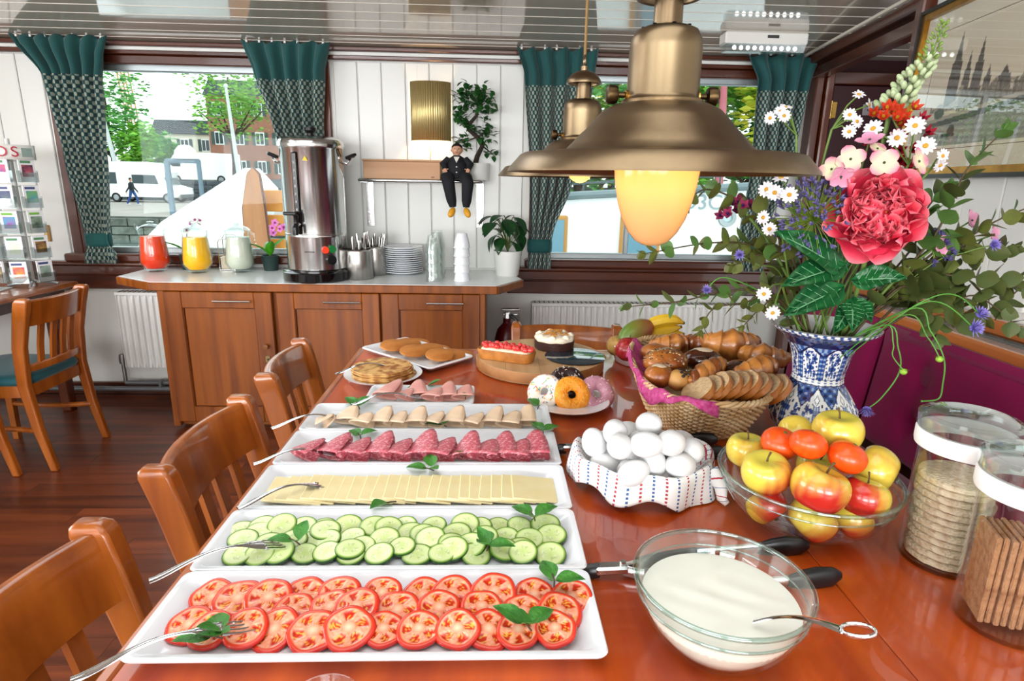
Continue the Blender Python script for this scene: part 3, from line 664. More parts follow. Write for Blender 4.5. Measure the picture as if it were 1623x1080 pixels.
def radiator(label, x0, x1, z0, z1, y, nfl, ext):
    t = thing('radiator', label, 'radiator', ((x0+x1)/2, y, z0)); w = x1-x0; h = z1-z0
    RW = mat('radiator_enamel', 'e9e8e4', .35); p = MB()
    p.grid(lambda u, v: (-w/2+w*u, -.035+.008*min(1, max(-1, 3*math.cos(u*nfl*2*PI)))*(1 if .06 < v < .94 else 0), .01+(h-.03)*v), nfl*10, 16); p.build('front_panel', RW, t, 50)
    MB().box((0, .0, (h-.02)/2+.005), (w, .055, h-.03), b=.004).build('back_panel', RW, t)
    gr = MB().box((0, -.005, h-.012), (w+.004, .08, .02), b=.003).build('top_grille', RW, t)
    sl = MB().box((0, 0, 0), (.006, .06, .004)).mesh('slot', mat('slot_shadow', '6c6a66', .8))
    for k in range(int(w/.03)): put('slot', sl, gr, (-w/2+.02+.03*k, -.005, h-.001))
    for s in (-1, 1): MB().box((s*(w/2-.004), -.005, h/2), (.008, .078, h-.02), b=.003).build('side_cover', RW, t)
    vm = MB(); vm.tube([(-w/2-.03, -.01, -.10), (-w/2-.03, -.01, .04)], .012, 10); vm.tube([(-w/2-.03, -.01, .04), (-w/2+.02, -.01, .04)], .012, 10); vm.lathe([(0, 0), (.02, 0), (.022, .03), (.018, .06), (0, .062)], 12, T(-w/2-.03, -.01, .03)); vm.build('valve', mat('dull_nickel', '8d8a84', .35, .9), t)
    pm = MB(); pm.tube([(-w/2-.03, -.01, -.10), (w/2+.02, -.01, -.10)], .014, 10); pm.tube([(-w/2-ext, -.03, -.135), (w/2+.02, -.03, -.135)], .017, 10); pm.box((-w/2+.2, -.02, -.11), (.02, .05, .06), b=.005); pm.build('pipe', mat('grey_pipe', '77787a', .45, .5), t)
radiator('white panel radiator on the wall left of the sideboard', -2.33, -1.86, .20, .70, 3.80, 12, .5)
radiator('wide white panel radiator under the right window', .26, 1.66, .22, .66, 3.80, 36, .05)

# fire extinguisher beside the sideboard
fe = thing('fire_extinguisher', 'dark red fire extinguisher in the gap right of the sideboard', 'extinguisher', (.10, 3.62, .06)); FR = mat('dark_red_enamel', '5a0c12', .3)
MB().lathe([(0, 0), (.068, 0), (.075, .02), (.075, .40), (.06, .46), (.025, .50), (.025, .53), (0, .53)], 20).build('cylinder', FR, fe)
q = MB(); q.box((0, 0, .55), (.03, .04, .05), b=.006); q.box((.02, 0, .585), (.11, .018, .012), b=.004); q.box((.02, 0, .555), (.09, .018, .01), b=.003); q.build('valve_lever', STEEL, fe)
MB().tube(bez((.02, -.02, .55), (.14, -.08, .5), (.085, -.04, .12), 10), .011, 8).build('hose', BLACK, fe)
MB().lathe([(0, .2), (.0762, .2), (.0762, .36), (0, .36)], 20).build('label_band', mat('dark_label', '3a2a20', .5), fe)
MB().box((0, -.0, -.03), (.18, .18, .06), b=.01).build('floor_stand', BLACK, fe)

# ================================================================= things on the worktop
CZ = .85
def pitcher(loc, rz, liquid, label):
    t = thing('glass_pitcher', label, 'pitcher', loc, rz, 'juice pitchers on the worktop')
    out = [(0, 0), (.045, 0), (.056, .008), (.062, .02), (.082, .05), (.083, .075), (.070, .19), (.066, .21), (.069, .235), (.071, .245)]
    inn = [(.068, .245), (.063, .21), (.067, .19), (.079, .075), (.077, .05), (.052, .02), (0, .012)]
    MB().lathe(out+inn, 28).build('jug', glass('jug_glass', 'fdfffe', body=.0, base=.015), t)
    k = .9
    MB().lathe([(0, .014), (.05, .021), (.074, .05), (.0765, .075), (.066, .19), (.0625, .207), (0, .2075)], 28).build('juice', liquid, t)
    MB().tube([(.070, -.02, .235), (.092, -.035, .225), (.098, -.04, .16), (.09, -.036, .10), (.083, -.03, .085)], [.007, .008, .008, .007, .006], 8).build('handle', GLASS, t)
    l = MB(); l.lathe([(.0705, .243), (.0725, .247), (.06, .262), (.03, .275), (.012, .278), (.012, .285), (.02, .29), (0, .294)], 24); l.build('lid', glass('frosted_glass', 'eef4f4', .1, 1.5, .10), t)
    MB().tube([(-.068, 0, .24), (-.083, 0, .262), (-.09, 0, .275)], [.012, .01, .004], 8).build('spout', GLASS, t)
pitcher((-1.994,3.646,0.850), 0, mat('red_orange_juice', 'f24404', .3, col2='e62a02', nscale=6, trans=.1, emit=None), 'glass pitcher of red-orange juice, nearest the motorhome curtain')
pitcher((-1.733,3.617,0.850), .2, mat('orange_juice', 'ffbe08', .3, col2='fbb000', nscale=6), 'glass pitcher of yellow orange juice, middle of three')
pitcher((-1.504,3.662,0.850), .3, mat('cloudy_lemonade', 'cfcfc0', .3, col2='c6c7b8', nscale=6), 'glass pitcher of cloudy pale lemonade beside the urn')

LEAFD = mat('dark_leaf', '1f4d22', .35, col2='12351a', nscale=18)
def leafmesh(name, L, W, curl=.15, fold=.12, m=GREEN, tip=1.0, n=6, ser=0.0, vein=None):
    """leaf along +Y from the origin, folded along its midrib"""
    mb = MB()
    def fn(u, v):
        w = W/2*math.sin(PI*min(1, v**.85))**.8*(1-.25*v*tip); s = (u-.5)*2
        if ser: w *= 1+ser*math.sin(v*40)
        return (w*s, L*v, fold*W*abs(s)*math.sin(PI*v) - curl*L*v*v)
    mb.grid(fn, 4, n); me = mb.mesh(name, m, 60); return me
def orchid(loc, label, fm, leafm, side):
    t = thing('potted_orchid', label, 'orchid', loc)
    MB().lathe([(0, 0), (.04, 0), (.052, .09), (.054, .092), (.05, .092), (.047, .08), (0, .08)], 18).build('pot', mat('dark_green_pot', '1d3330', .5), t)
    MB().lathe([(0, .082), (.048, .082), (0, .09)], 14).build('soil', mat('potting_soil', '4a4038', .9), t)
    lm = leafmesh('leaf', .16, .06, .5, .2, leafm)
    for k, a in enumerate((.4, 2.2, 3.6, 5.4)): put('leaf', lm, t, M=T(0, 0, .085) @ RZ(a) @ RX(.9+.1*k))
    stem = bez((0, 0, .08), (-.01*side, 0, .34), (.10*side, -.01, .27), 10); MB().tube(stem, [.003]*11, 6).build('stem', mat('orchid_stem', '5d5a3a', .5), t)
    pm = MB()
    for k in range(5):
        a = 2*PI*k/5; pm.grid(lambda u, v: (math.cos(a)*.026*v+math.sin(a)*(u-.5)*.028*math.sin(PI*min(1, v*1.0+.1)), -.004*v*v, math.sin(a)*.026*v-math.cos(a)*(u-.5)*.028*math.sin(PI*min(1, v+.1))), 3, 4)
    pme = pm.mesh('petals', fm, 70); cm = MB().ell((0, -.006, 0), (.006, .008, .007), 8, 6).mesh('lip', mat('orchid_lip', 'a83a86', .5), 70)
    for k, i in enumerate((5, 7, 8, 9, 10)):
        p = stem[i]+Vector((random.uniform(-.015, .015), -.012, random.uniform(-.03, .03)))
        f = put('blossom', pme, t, M=T(*p) @ RZ(random.uniform(-.5, .5)) @ RX(random.uniform(-.2, .2))); put('lip', cm, f)
LG = mat('bright_orchid_leaf', '4fa51e', .35, col2='2f8a1c', nscale=12)
p1 = (-1.87, 3.82, .85)
orchid((-1.845, 3.745, .85), 'white orchid in a dark pot behind the red and yellow juice', mat('white_orchid_petal', 'dfe3de', .5), LG, 1)
orchid((-1.352, 3.74, .85), 'pink orchid in a dark pot between lemonade and urn', mat('pink_orchid_petal', 'd77ac0', .5), LG, 1)
# wire napkin stand
wr = thing('wire_rack', 'wire rack holding a cream card box between the yellow and pale juice', 'rack', (-1.60, 3.74, .85))
w_ = MB()
for yy in (-.035, .035): w_.tube([(-.045, yy, 0), (-.045, yy, .17+.02*(yy > 0)), (-.03, yy, .19+.02*(yy > 0)), (.03, yy, .19+.02*(yy > 0)), (.045, yy, .17+.02*(yy > 0)), (.045, yy, 0)], .0025, 6)
for zz in (.005, .09): w_.tube([(-.045, -.035, zz), (.045, -.035, zz), (.045, .035, zz), (-.045, .035, zz)], .0025, 6, closed=True)
w_.build('wire_frame', STEEL, wr)
cb = thing('card_box', 'small cream box in the wire rack', 'box', (-1.60, 3.74, .857)); MB().box((0, 0, .034), (.08, .06, .068), b=.003).build('box_body', mat('cream_card', 'd8cdb8', .7), cb); MB().box((0, 0, .071), (.083, .063, .008), b=.002).build('box_lid', mat('cream_card_lid', 'e4dac6', .7), cb)

# hot water urn
ux, uy = -.985, 3.47
ur = thing('hot_water_urn', 'tall polished steel hot water urn on a black base', 'urn', (ux, uy, CZ))
q = MB(); q.loops([[(.2*.93*math.cos(a*PI/16)*k, .2*math.sin(a*PI/16)*k - (.03 if .9 < a/16 < 2.1 else 0), z) for a in range(32)] for z, k in ((0, .93), (.008, .98), (.05, .98), (.058, .92))], cap0=True); q.build('base', mat('black_gloss', '0b0b0c', .12, coat=.5), ur)
MB().lathe([(.155, .055), (.165, .065), (.165, .24), (.166, .245), (.165, .25)], 48).build('lower_band', STEEL, ur)
MB().lathe([(.1655, .25), (.1675, .252), (.1675, .258), (.1655, .26), (.1655, .70), (.169, .705), (.169, .72), (.15, .722), (0, .722)], 48).build('tank', STEEL, ur)
l = MB().lathe([(.172, .716), (.173, .735), (.165, .75), (.12, .768), (.03, .772), (0, .772)], 48).build('lid', STEEL, ur)
k_ = MB(); k_.lathe([(.0, .772), (.022, .772), (.02, .785), (.035, .80), (.033, .815), (0, .82)], 18); k_.build('lid_knob', BLACK, l)
for s in (-1, 1):
    hm_ = MB(); hm_.tube([(s*.163, 0, .635), (s*.19, 0, .63), (s*.205, 0, .645), (s*.215, 0, .665)], [.008, .008, .008, .007], 8); hm_.build('handle_bracket', CHROME, ur)
    hm_ = MB(); hm_.tube([(s*.188, -.02, .66), (s*.225, -.02, .675), (s*.235, 0, .68), (s*.225, .02, .675), (s*.188, .02, .66)], .009, 8); hm_.build('side_handle', BLACK, ur)
sg = MB(); sg.box((-.045, -.168, .47), (.03, .012, .42), b=.005); sg.build('sight_glass', mat('dark_sight_glass', '1c1714', .15), ur)
for k in range(9): MB().box((-.045, -.1755, .31+.04*k), (.008, .003, .012)).build('level_mark', mat('silver_mark', '9c9c9c', .4), ur)
tp_ = MB(); tp_.tube([(-.045, -.165, .31), (-.045, -.21, .31), (-.045, -.225, .295), (-.045, -.226, .26)], [.014, .016, .016, .013], 10); tp_.lathe([(0, 0), (.013, 0), (.012, .035), (.016, .04), (0, .05)], 10, T(-.045, -.205, .32)); tp_.box((-.075, -.205, .37), (.07, .014, .018), RY(.0), b=.005); tp_.build('tap', BLACK, ur)
sw = MB(); sw.lathe([(0, .012), (.018, .012), (.02, 0)], 14, T(.082, -.145, .175) @ RZ(.5) @ RX(PI/2)); sw.build('red_switch', mat('red_switch', 'd2381c', .35, emit='ff4020', estr=.3), ur)
sw = MB(); sw.lathe([(0, .012), (.02, .012), (.022, 0)], 14, T(.112, -.124, .178) @ RZ(.7) @ RX(PI/2)); sw.build('green_switch', mat('green_switch', '1d7a3c', .35), ur)
sw = MB(); sw.lathe([(0, .02), (.026, .02), (.03, 0)], 16, T(.105, -.13, .12) @ RZ(.65) @ RX(PI/2)); sw.build('thermostat_knob', BLACK, ur)
MB().prism([(-.014, 0), (.014, 0), (0, .024)], 0, .003, T(.012, -.1665, .64) @ RX(PI/2)).build('warning_label', mat('yellow_warning', 'f0c020', .5), ur)
pt_ = MB()
for k in range(6): pt_.box((-.02+.009*k, -.1655+.0002*k, .165), (.006, .003, .006))
pt_.build('maker_lettering', mat('faint_dark_print', '44403c', .6), ur)

# cutlery holders with cutlery
def holder(loc, label, seed):
    t = thing('cutlery_holder', label, 'holder', loc, 0)
    MB().lathe([(0, 0), (.080, 0), (.084, .006), (.083, .10), (.079, .165), (.077, .165), (.08, .10), (.08, .01), (0, .008)], 32).build('cup', STEELB, t)
    MB().lathe([(.0785, .158), (.081, .1655), (.078, .168), (.0765, .165)], 32).build('rim', STEEL, t)
    rnd = random.Random(seed); CM = mat('cutlery_steel', '8f8c88', .22, 1.0)
    for k in range(9):
        a = k*2.4; r = .018+.05*(k/9); bx, by = r*math.cos(a), r*math.sin(a); lx, ly = rnd.uniform(-.03, .03)+bx*.35, rnd.uniform(-.02, .02)+by*.35; h = rnd.uniform(.20, .255)
        c = thing('spoon' if k % 2 else 'table_fork', '%s %s standing upright in the %s' % (ORD[k], 'spoon' if k % 2 else 'fork', 'front steel holder' if seed == 1 else 'rear steel holder'), 'cutlery', (loc[0]+bx*.6, loc[1]+by*.6, loc[2]+.01), 0, 'cutlery in the steel holders')
        c['label'] = '%s with its handle end up in the %s' % ('spoon' if k % 2 else 'fork', 'front steel holder' if seed == 1 else 'rear steel holder')
        MB().tube([(0, 0, 0), (lx*.5, ly*.5, h*.5), (lx, ly, h*.92), (lx, ly, h)], [.004, .004, .009, .006], 8, sx=.35).build('handle', CM, c)
        MB().ell((0, 0, .025), (.016, .005, .03), 8, 6).build('head', CM, c)
holder((-0.761,3.475,0.850), 'steel cutlery holder full of cutlery beside the urn, the front one', 1)
holder((-.70, 3.64, .85), 'steel cutlery holder standing behind the front holder', 2)

# plates
pm_ = MB().lathe([(0, 0), (.06, 0), (.066, .004), (.114, .0135), (.1185, .0155), (.1190, .0185), (.1165, .0200), (.07, .008), (0, .006)], 36).mesh('dinner_plate', WHITE)
for k in range(13):
    tag(put('dinner_plate', pm_, None, (-.535+random.uniform(-.002, .002), 3.68+random.uniform(-.002, .002), CZ+.0122*k)), ('bottom white plate of the stack beside the glasses' if k == 0 else 'top white plate of the stack beside the glasses' if k == 12 else 'white plate in the worktop stack, %s from the bottom' % ORD[k]), 'plate', 'stack of white plates')
# tumblers and cups
def gl_mesh(r0, r1, h, fac=False):
    n = 24; mb = MB(); fl = (lambda a: 1+.03*math.cos(a*9)) if fac else None
    mb.lathe([(0, h), (r0*.9, h), (r0, h-.004), (r1*.97, .02), (r1, 0), (r1-.004, 0), (r0-.003, h-.014), (0, h-.014)], n, flut=fl); return mb.mesh('tumbler', glass('tumbler_glass', 'f8f9f8', .02, 1.5, .02))
gm_ = gl_mesh(.026, .043, .105, True); gm2 = gl_mesh(.028, .046, .11, True)
def gstack(x, y, n, lab, me, step=.052):
    for k in range(n): tag(put('tumbler', me, None, (x, y, CZ+step*k)), 'clear ribbed tumbler in the %s, %s from the bottom' % (lab, ORD[k]), 'glass', 'upturned tumblers')
gstack(-.328, 3.40, 4, 'front stack of glasses', gm_); gstack(-.318, 3.52, 4, 'second stack of glasses', gm2); gstack(-.325, 3.68, 4, 'rearmost stack of glasses', gm2)
cm_ = MB().lathe([(0, .085), (.024, .085), (.03, .08), (.042, .035), (.045, .008), (.0475, .006), (.0475, 0), (.044, 0), (.028, .074), (0, .074)], 24).mesh('espresso_cup', WHITE)
for k in range(5): tag(put('espresso_cup', cm_, None, (-.168, 3.44, CZ+.046*k)), 'white upturned cup in the stack, %s from the bottom' % ORD[k], 'cup', 'stacked white cups')

# potted plant
pp_ = thing('potted_plant', 'leafy green plant in a white ribbed pot at the worktop end', 'plant', (.098, 3.66, CZ))
MB().lathe([(0, 0), (.066, 0), (.07, .006), (.084, .14), (.086, .15), (.082, .15), (.078, .13), (0, .13)], 28).build('pot', mat('white_pot', 'e6e7e2', .4), pp_)
MB().lathe([(0, .131), (.078, .131), (0, .14)], 16).build('soil', _m['potting_soil'], pp_)
lm = leafmesh('leaf', .13, .10, .3, .12, LEAFD, 1.2, 8)
rnd = random.Random(5); stm = MB()
for k in range(17):
    a = rnd.uniform(0, 6.28) if k > 6 else PI*1.0+rnd.uniform(-.9, 1.6); hh = rnd.uniform(.05, .21); rr_ = rnd.uniform(.02, .10)
    p = Vector((rr_*math.cos(a)*1.1-.015, rr_*math.sin(a)*.7-.02, .15+hh)); stm.tube(bez((0, 0, .13), (p.x*.3, p.y*.3, p.z), p, 6), .003, 5)
    put('leaf', lm, pp_, M=T(*p) @ RZ(a-PI/2+rnd.uniform(-.5, .5)) @ RX(rnd.uniform(-1.0, -.1)) @ SC(*[rnd.uniform(.7, 1.05)]*3))
for k, p in enumerate(((.01, 0, .33), (-.035, 0, .34), (.03, 0, .36))): put('leaf', lm, pp_, M=T(*p) @ RZ(1.2+.3*k) @ RX(-.3) @ SC(.55, .55, .55)); stm.tube([(0, 0, .15), (p[0]*1.3+.03, 0, .25), p], .0025, 5)
stm.build('stems', mat('plant_stem', '4a5a28', .6), pp_)

# ================================================================= wall shelf and what stands on it
SZ = 1.405
sh = thing('wall_shelf', 'metal wall shelf with a bent tube front between the windows', 'shelf', (-.42, WY-.012, SZ))
MB().box((0, -.10, -.006), (.70, .19, .012), b=.002).build('shelf_board', mat('shelf_steel', '9fa3a3', .3, .8), sh)
MB().tube([(-.36, -.005, -.008), (-.36, -.17, -.008), (-.352, -.195, -.008), (-.335, -.203, -.008), (.335, -.203, -.008), (.352, -.195, -.008), (.36, -.17, -.008), (.36, -.005, -.008)], .0105, 10).build('front_rail', STEEL, sh)
for x in (-.335, .345):
    k = MB(); k.box((x, -.004, -.12), (.045, .006, .33), b=.001); k.box((x, -.09, -.018), (.045, .17, .006), b=.001)
    br = k.build('bracket', STEEL, sh)
    for zz in (.02, -.2, -.26):
        for dx in (-.01, .01): MB().ell((x+dx, -.008, zz), (.005, .003, .005), 8, 4).build('screw', CHROME, br)
bx_ = thing('wooden_box', 'plain light wooden box with a lid on the wall shelf', 'box', (-.53, WY-.11, SZ)); BW = wood('beech_wood', 'b98a63', 'c99d76', 'x', 5, .5, 0, .04)
MB().box((0, 0, .05), (.45, .15, .10), b=.003).build('box_body', BW, bx_); MB().box((.004, 0, .106), (.47, .16, .011), b=.003).build('box_lid', BW, bx_)
MB().box((.18, -.0755, .014), (.018, .002, .006)).build('maker_mark', mat('burnt_mark', '7a5238', .6), bx_)
# bonsai
bo = thing('bonsai', 'bonsai with an S-shaped trunk in a round white pot on the wall shelf', 'plant', (-.09, WY-.10, SZ))
MB().lathe([(0, 0), (.07, 0), (.074, .004), (.078, .10), (.074, .10), (.07, .085), (0, .085)], 28).build('pot', mat('white_pot', 'e6e7e2', .4), bo)
MB().lathe([(0, .086), (.07, .086), (0, .09)], 16).build('soil', _m['potting_soil'], bo)
tk = [(-.015, 0, .085), (0, 0, .14), (.03, 0, .20), (0, 0, .25), (-.05, 0, .29), (-.04, 0, .33), (-.005, 0, .37), (.005, 0, .42), (-.02, 0, .47)]
MB().tube(tk, [.017, .015, .014, .013, .012, .011, .010, .008, .004], 8).build('trunk', mat('bonsai_bark', '2e2218', .8, bump=.4, bscale=60), bo)
lf = leafmesh('leaf', .046, .034, .2, .12, mat('bonsai_leaf', '1f4a22', .35, col2='2f6a2a', nscale=30), .6, 4); rnd = random.Random(9); br_ = MB()
for (bx0, bz, rx, rz, n, ti) in ((-.045, .47, .10, .08, 105, 8), (.045, .44, .06, .09, 60, 7), (-.10, .36, .045, .06, 36, 5), (.055, .28, .055, .065, 46, 3), (-.075, .22, .045, .04, 26, 3), (.085, .16, .03, .022, 14, 2), (-.03, .31, .05, .03, 22, 5)):
    br_.tube([tk[ti], ((tk[ti][0]+bx0)/2, -.01, (tk[ti][2]+bz)/2), (bx0, 0, bz)], [.005, .004, .002], 5)
    for k in range(n):
        d = Vector((rnd.gauss(0, .5), rnd.gauss(0, .5), rnd.gauss(0, .5))); p = (bx0+rx*max(-1, min(1, d.x)), .045*max(-1, min(1, d.y)), bz+rz*max(-1, min(1, d.z)))
        put('leaf', lf, bo, M=T(*p) @ RZ(rnd.uniform(0, 6.3)) @ RX(rnd.uniform(-.9, .9)))
br_.build('branches', _m['bonsai_bark'], bo)
# seated doll
dl = thing('doll', 'doll in black clothes and yellow shoes sitting on the shelf edge', 'doll', (-.205, WY-.215, SZ+.004)); dl.scale = (1.2, 1.05, 1.0); DK = mat('doll_black_cloth', '0e1016', .8); DS = mat('doll_skin', 'c9987c', .6)
hd = MB(); hd.ell((0, 0, .165), (.026, .026, .03), 16, 12); hd.tube([(0, 0, .12), (0, 0, .15)], .013, 8); hd.ell((0, -.027, .163), (.005, .006, .007), 8, 6)
for s in (-1, 1):
    hd.ell((s*.026, 0, .163), (.005, .006, .008), 8, 5)
    hd.ell((s*.055, -.035, .052), (.011, .012, .012), 8, 6)
    for f in range(4): hd.tube([(s*(.050+.004*f), -.042, .050), (s*(.047+.004*f), -.052, .044), (s*(.044+.004*f), -.05, .036)], .003, 5)
    hd.tube([(s*.048, -.038, .055), (s*.040, -.046, .058)], .003, 5)
hd.build('body', DS, dl, 80)
q = MB(); q.ell((0, .006, .178), (.027, .026, .024), 14, 8); q.lathe([(.02, .19), (.012, .2), (.004, .205), (0, .207)], 10); q.build('cap', DK, dl, 80)
for s in (-1, 1): MB().ell((s*.009, -.0235, .17), (.003, .003, .003), 6, 5).build('eye', BLACK, dl)
MB().box((0, -.0245, .152), (.012, .004, .003), b=.001).build('mouth', mat('doll_mouth', '8a3a30', .6), dl)
q = MB(); q.loops([[(rx*math.cos(a*PI/8), ry*math.sin(a*PI/8)-.0, z) for a in range(16)] for z, rx, ry in ((0, .05, .04), (.04, .056, .046), (.085, .048, .036), (.118, .04, .026), (.135, .016, .014))], cap0=True)
for s in (-1, 1): q.tube([(s*.038, 0, .115), (s*.066, -.012, .085), (s*.055, -.033, .056)], [.019, .018, .013], 10)
q.build('jacket', DK, dl, 70)
MB().prism([(-.014, .0), (.014, .0), (0, -.035)], 0, .004, T(0, -.036, .125) @ RX(PI/2-.3)).build('collar', mat('doll_shirt', 'd8d2c8', .7), dl)
for k in range(2): MB().ell((.0, -.047, .04+.03*k), (.004, .003, .004), 8, 5).build('button', mat('white_button', 'dddddd', .4), dl)
for s in (-1, 1):
    MB().tube([(s*.028, 0, .018), (s*.045, -.06, .012), (s*.046+.008, -.072, -.02), (s*.036+.012, -.062, -.12), (s*.032+.014, -.058, -.155)], [.028, .031, .03, .024, .016], 12).build('trouser_leg', DK, dl, 70)
    sm_ = MB(); sm_.ell((0, -.018, 0), (.016, .034, .018), 12, 8); MBo = sm_.build('shoe', mat('yellow_shoe', 'd99a1e', .45), dl, 70, M=T(s*.032+.014, -.062, -.172) @ RZ(.5*s) @ RX(.9))

# wall sconce: ribbed brass half cylinder with the lamp inside
wl = thing('wall_lamp', 'ribbed brass half-round wall lamp glowing above the shelf', 'lamp', (-0.371,3.870,1.798)); RB = mat('ribbed_brass', 'c2ae78', .45, .75)
wl.location.y = WY-.012
q = MB(); q.grid(lambda u, v: ((.118+.003*(1 if int(u*104) % 4 < 2 else 0))*-math.cos(PI*u), -(.075+.003*(1 if int(u*104) % 4 < 2 else 0))*math.sin(PI*u)-.004, -.165+.33*v), 104, 1)
o = q.build('shade', RB, wl, 20); sd = o.modifiers.new('thick', 'SOLIDIFY'); sd.thickness = .002
MB().box((0, -.003, 0), (.12, .006, .2), b=.001).build('back_plate', RB, wl)
MB().ell((0, -.035, 0), (.018, .018, .03), 12, 8).build('bulb', mat('warm_bulb', 'ffd9a0', .4, emit='ffb060', estr=14), wl, 80)
ld = bpy.data.lights.new('wall_lamp_light', 'POINT'); ld.energy = 5; ld.color = (1, .68, .36); ld.shadow_soft_size = .02
lo = bpy.data.objects.new('wall_lamp_light', ld); C.objects.link(lo); lo.parent = wl; lo.location = (0, -.05, -.05)
wn_ = MB(); wn_.box((-.08, 0, .22), (.004, .006, .11)); wn_.build('cable_clip', WHITE_PANEL, wl)

# emergency light on the ceiling
em = thing('emergency_light', 'white ceiling emergency light with a row of white lamps above the right curtain', 'light fixture', (1.43, 3.45, CEZ(3.45)))
MB().box((0, 0, -.03), (.44, .10, .06), b=.008).build('housing', mat('white_housing', 'e6e4de', .4), em)
lens = MB(); lens.prism([(-.05, 0), (.05, 0), (.03, -.035), (-.03, -.035)], -.21, .21, T(0, 0, -.06) @ RZ(PI/2) @ RX(PI/2)); lens.build('diffuser', glass('diffuser_plastic', 'f4f8f8', .15, 1.45, .12), em)
for k in range(10): MB().ell((-.165+.036*k, -.035, -.078), (.011, .006, .011), 8, 6).build('led', mat('white_led', 'ffffff', .4, emit='ffffff', estr=3), em)
MB().box((.03, -.052, -.025), (.06, .003, .014)).build('switch_label', mat('dark_label2', '3a3a3a', .5), em)

# wooden wall tag, brochure rack, left table
tg = thing('wall_thermometer', 'small wooden plaque on the wall beside the brochure rack', 'plaque', (-2.743,3.860,1.045)); MB().box((0, 0, 0), (.035, .012, .10), b=.005).build('wooden_back', mat('light_wood', 'b98a4a', .5), tg); MB().box((0, -.008, -.005), (.014, .006, .05), b=.002).build('scale', mat('thermo_scale', 'd8b878', .4), tg)

# ================================================================= chairs and tables
TEALS = mat('teal_upholstery', '14525a', .7, sheen=.3, bump=.15, bscale=250)
def bar(mb, pts, M=None):
    """rectangular bar through (x, y, z, wx, wy)"""
    L = [[(x-a/2, y-b/2, z), (x+a/2, y-b/2, z), (x+a/2, y+b/2, z), (x-a/2, y+b/2, z)] for x, y, z, a, b in pts]
    return mb.loops(L, M, cap0=True, cap1=True)
def make_chair(label, group):
    t = thing('dining_chair', label, 'chair', (0, 0, 0), 0, group)
    for s in (-1, 1):
        p = MB(); pts = [(.20*s, -.27, 0, .030, .034), (.20*s, -.225, .22, .034, .042), (.20*s, -.20, .44, .036, .05), (.20*s, -.212, .62, .036, .056), (.20*s, -.243, .76, .038, .062), (.202*s, -.262, .832, .040, .064), (.202*s, -.266, .845, .036, .056), (.202*s, -.268, .851, .024, .04)]
        bar(p, pts); o = p.build('back_post', WOOD_CHAIR, t, 50); bv = o.modifiers.new('soft', 'BEVEL'); bv.width = .006; bv.segments = 2; bv.limit_method = 'ANGLE'; bv.angle_limit = .9
        p = MB(); bar(p, [(.185*s, .195, 0, .028, .028), (.19*s, .195, .3, .034, .034), (.192*s, .195, .425, .04, .04)]); p.build('front_leg', WOOD_CHAIR, t)
        p = MB(); p.tube(bez((.19*s, .19, .20), (.13*s, 0, .20), (.19*s, -.225, .20), 8), .013, 8); p.build('stretcher', WOOD_CHAIR, t)
    def curved(z0, z1, th, bow, yb, lean):
        m = MB(); n = 12; L = []
        for i in range(n+1):
            x = -.186+.372*i/n; b = bow*(1-(x/.186)**2)
            L.append([(x, yb-b-th/2, z0), (x, yb-b+th/2, z0), (x, yb-b+th/2-lean*.5, (z0+z1)/2), (x, yb-b+th/2-lean, z1-.006), (x, yb-b+th/2-lean-.006, z1), (x, yb-b-th/2-lean+.006, z1), (x, yb-b-th/2-lean, z1-.006)])
        m.loops(L, cap0=True, cap1=True); return m
    curved(.715, .838, .026, .038, -.234, .026).build('top_rail', WOOD_CHAIR, t, 50)
    curved(.495, .53, .022, .030, -.205, .002).build('lower_rail', WOOD_CHAIR, t, 50)
    for k in range(4):
        x = -.105+.07*k; b0 = .030*(1-(x/.186)**2); b1 = .038*(1-(x/.186)**2); m = MB()
        bar(m, [(x, -.205-b0, .52, .034, .012), (x, -.212-b1, .62, .034, .012), (x, -.234-b1, .725, .034, .012)]); m.build('slat', WOOD_CHAIR, t)
    ap = MB(); out = rrect(.42, .43, .06, 5, .375); ap.loops([[(x*(1+.04*y/.2), y-.0, z) for x, y, z in rrect(.42, .43, .06, 5, zz)] for zz in (.375, .432)], cap0=True, cap1=True); ap.build('seat_frame', WOOD_CHAIR, t, 50)
    st_ = MB(); st_.loops([[(x*(1+.04*y/.2)*k, y*k, z) for x, y, _ in rrect(.43, .44, .08, 5)] for z, k in ((.432, .97), (.445, 1.0), (.462, .99), (.474, .93), (.479, .8), (.481, .4))], cap0=True); st_.build('seat', TEALS, t, 70)
    return t
G = 'wooden dining chairs with teal seats'
ch = make_chair('nearest wooden chair on the left of the buffet table, cut off by the frame', G)
ch.matrix_world = T(-.387, .70, 0) @ RZ(-PI/2)
dup(ch, T(-.387, 1.30, 0) @ RZ(-PI/2), 'wooden chair on the left of the buffet table beside the cheese platter')
dup(ch, T(-.40, 1.905, 0) @ RZ(-PI/2+.06), 'farthest wooden chair on the left of the buffet table, near the pancakes')
dup(ch, T(.284, 2.10, 0) @ RZ(PI-.08), 'wooden chair at the far end of the buffet table behind the cakes')
dup(ch, T(-2.385, 2.955, 0) @ RZ(PI/2), 'wooden chair with teal seat beside the left radiator')
dup(ch, T(-2.525, 2.50, 0) @ RZ(PI/2), 'wooden chair at the left frame edge, mostly out of view')

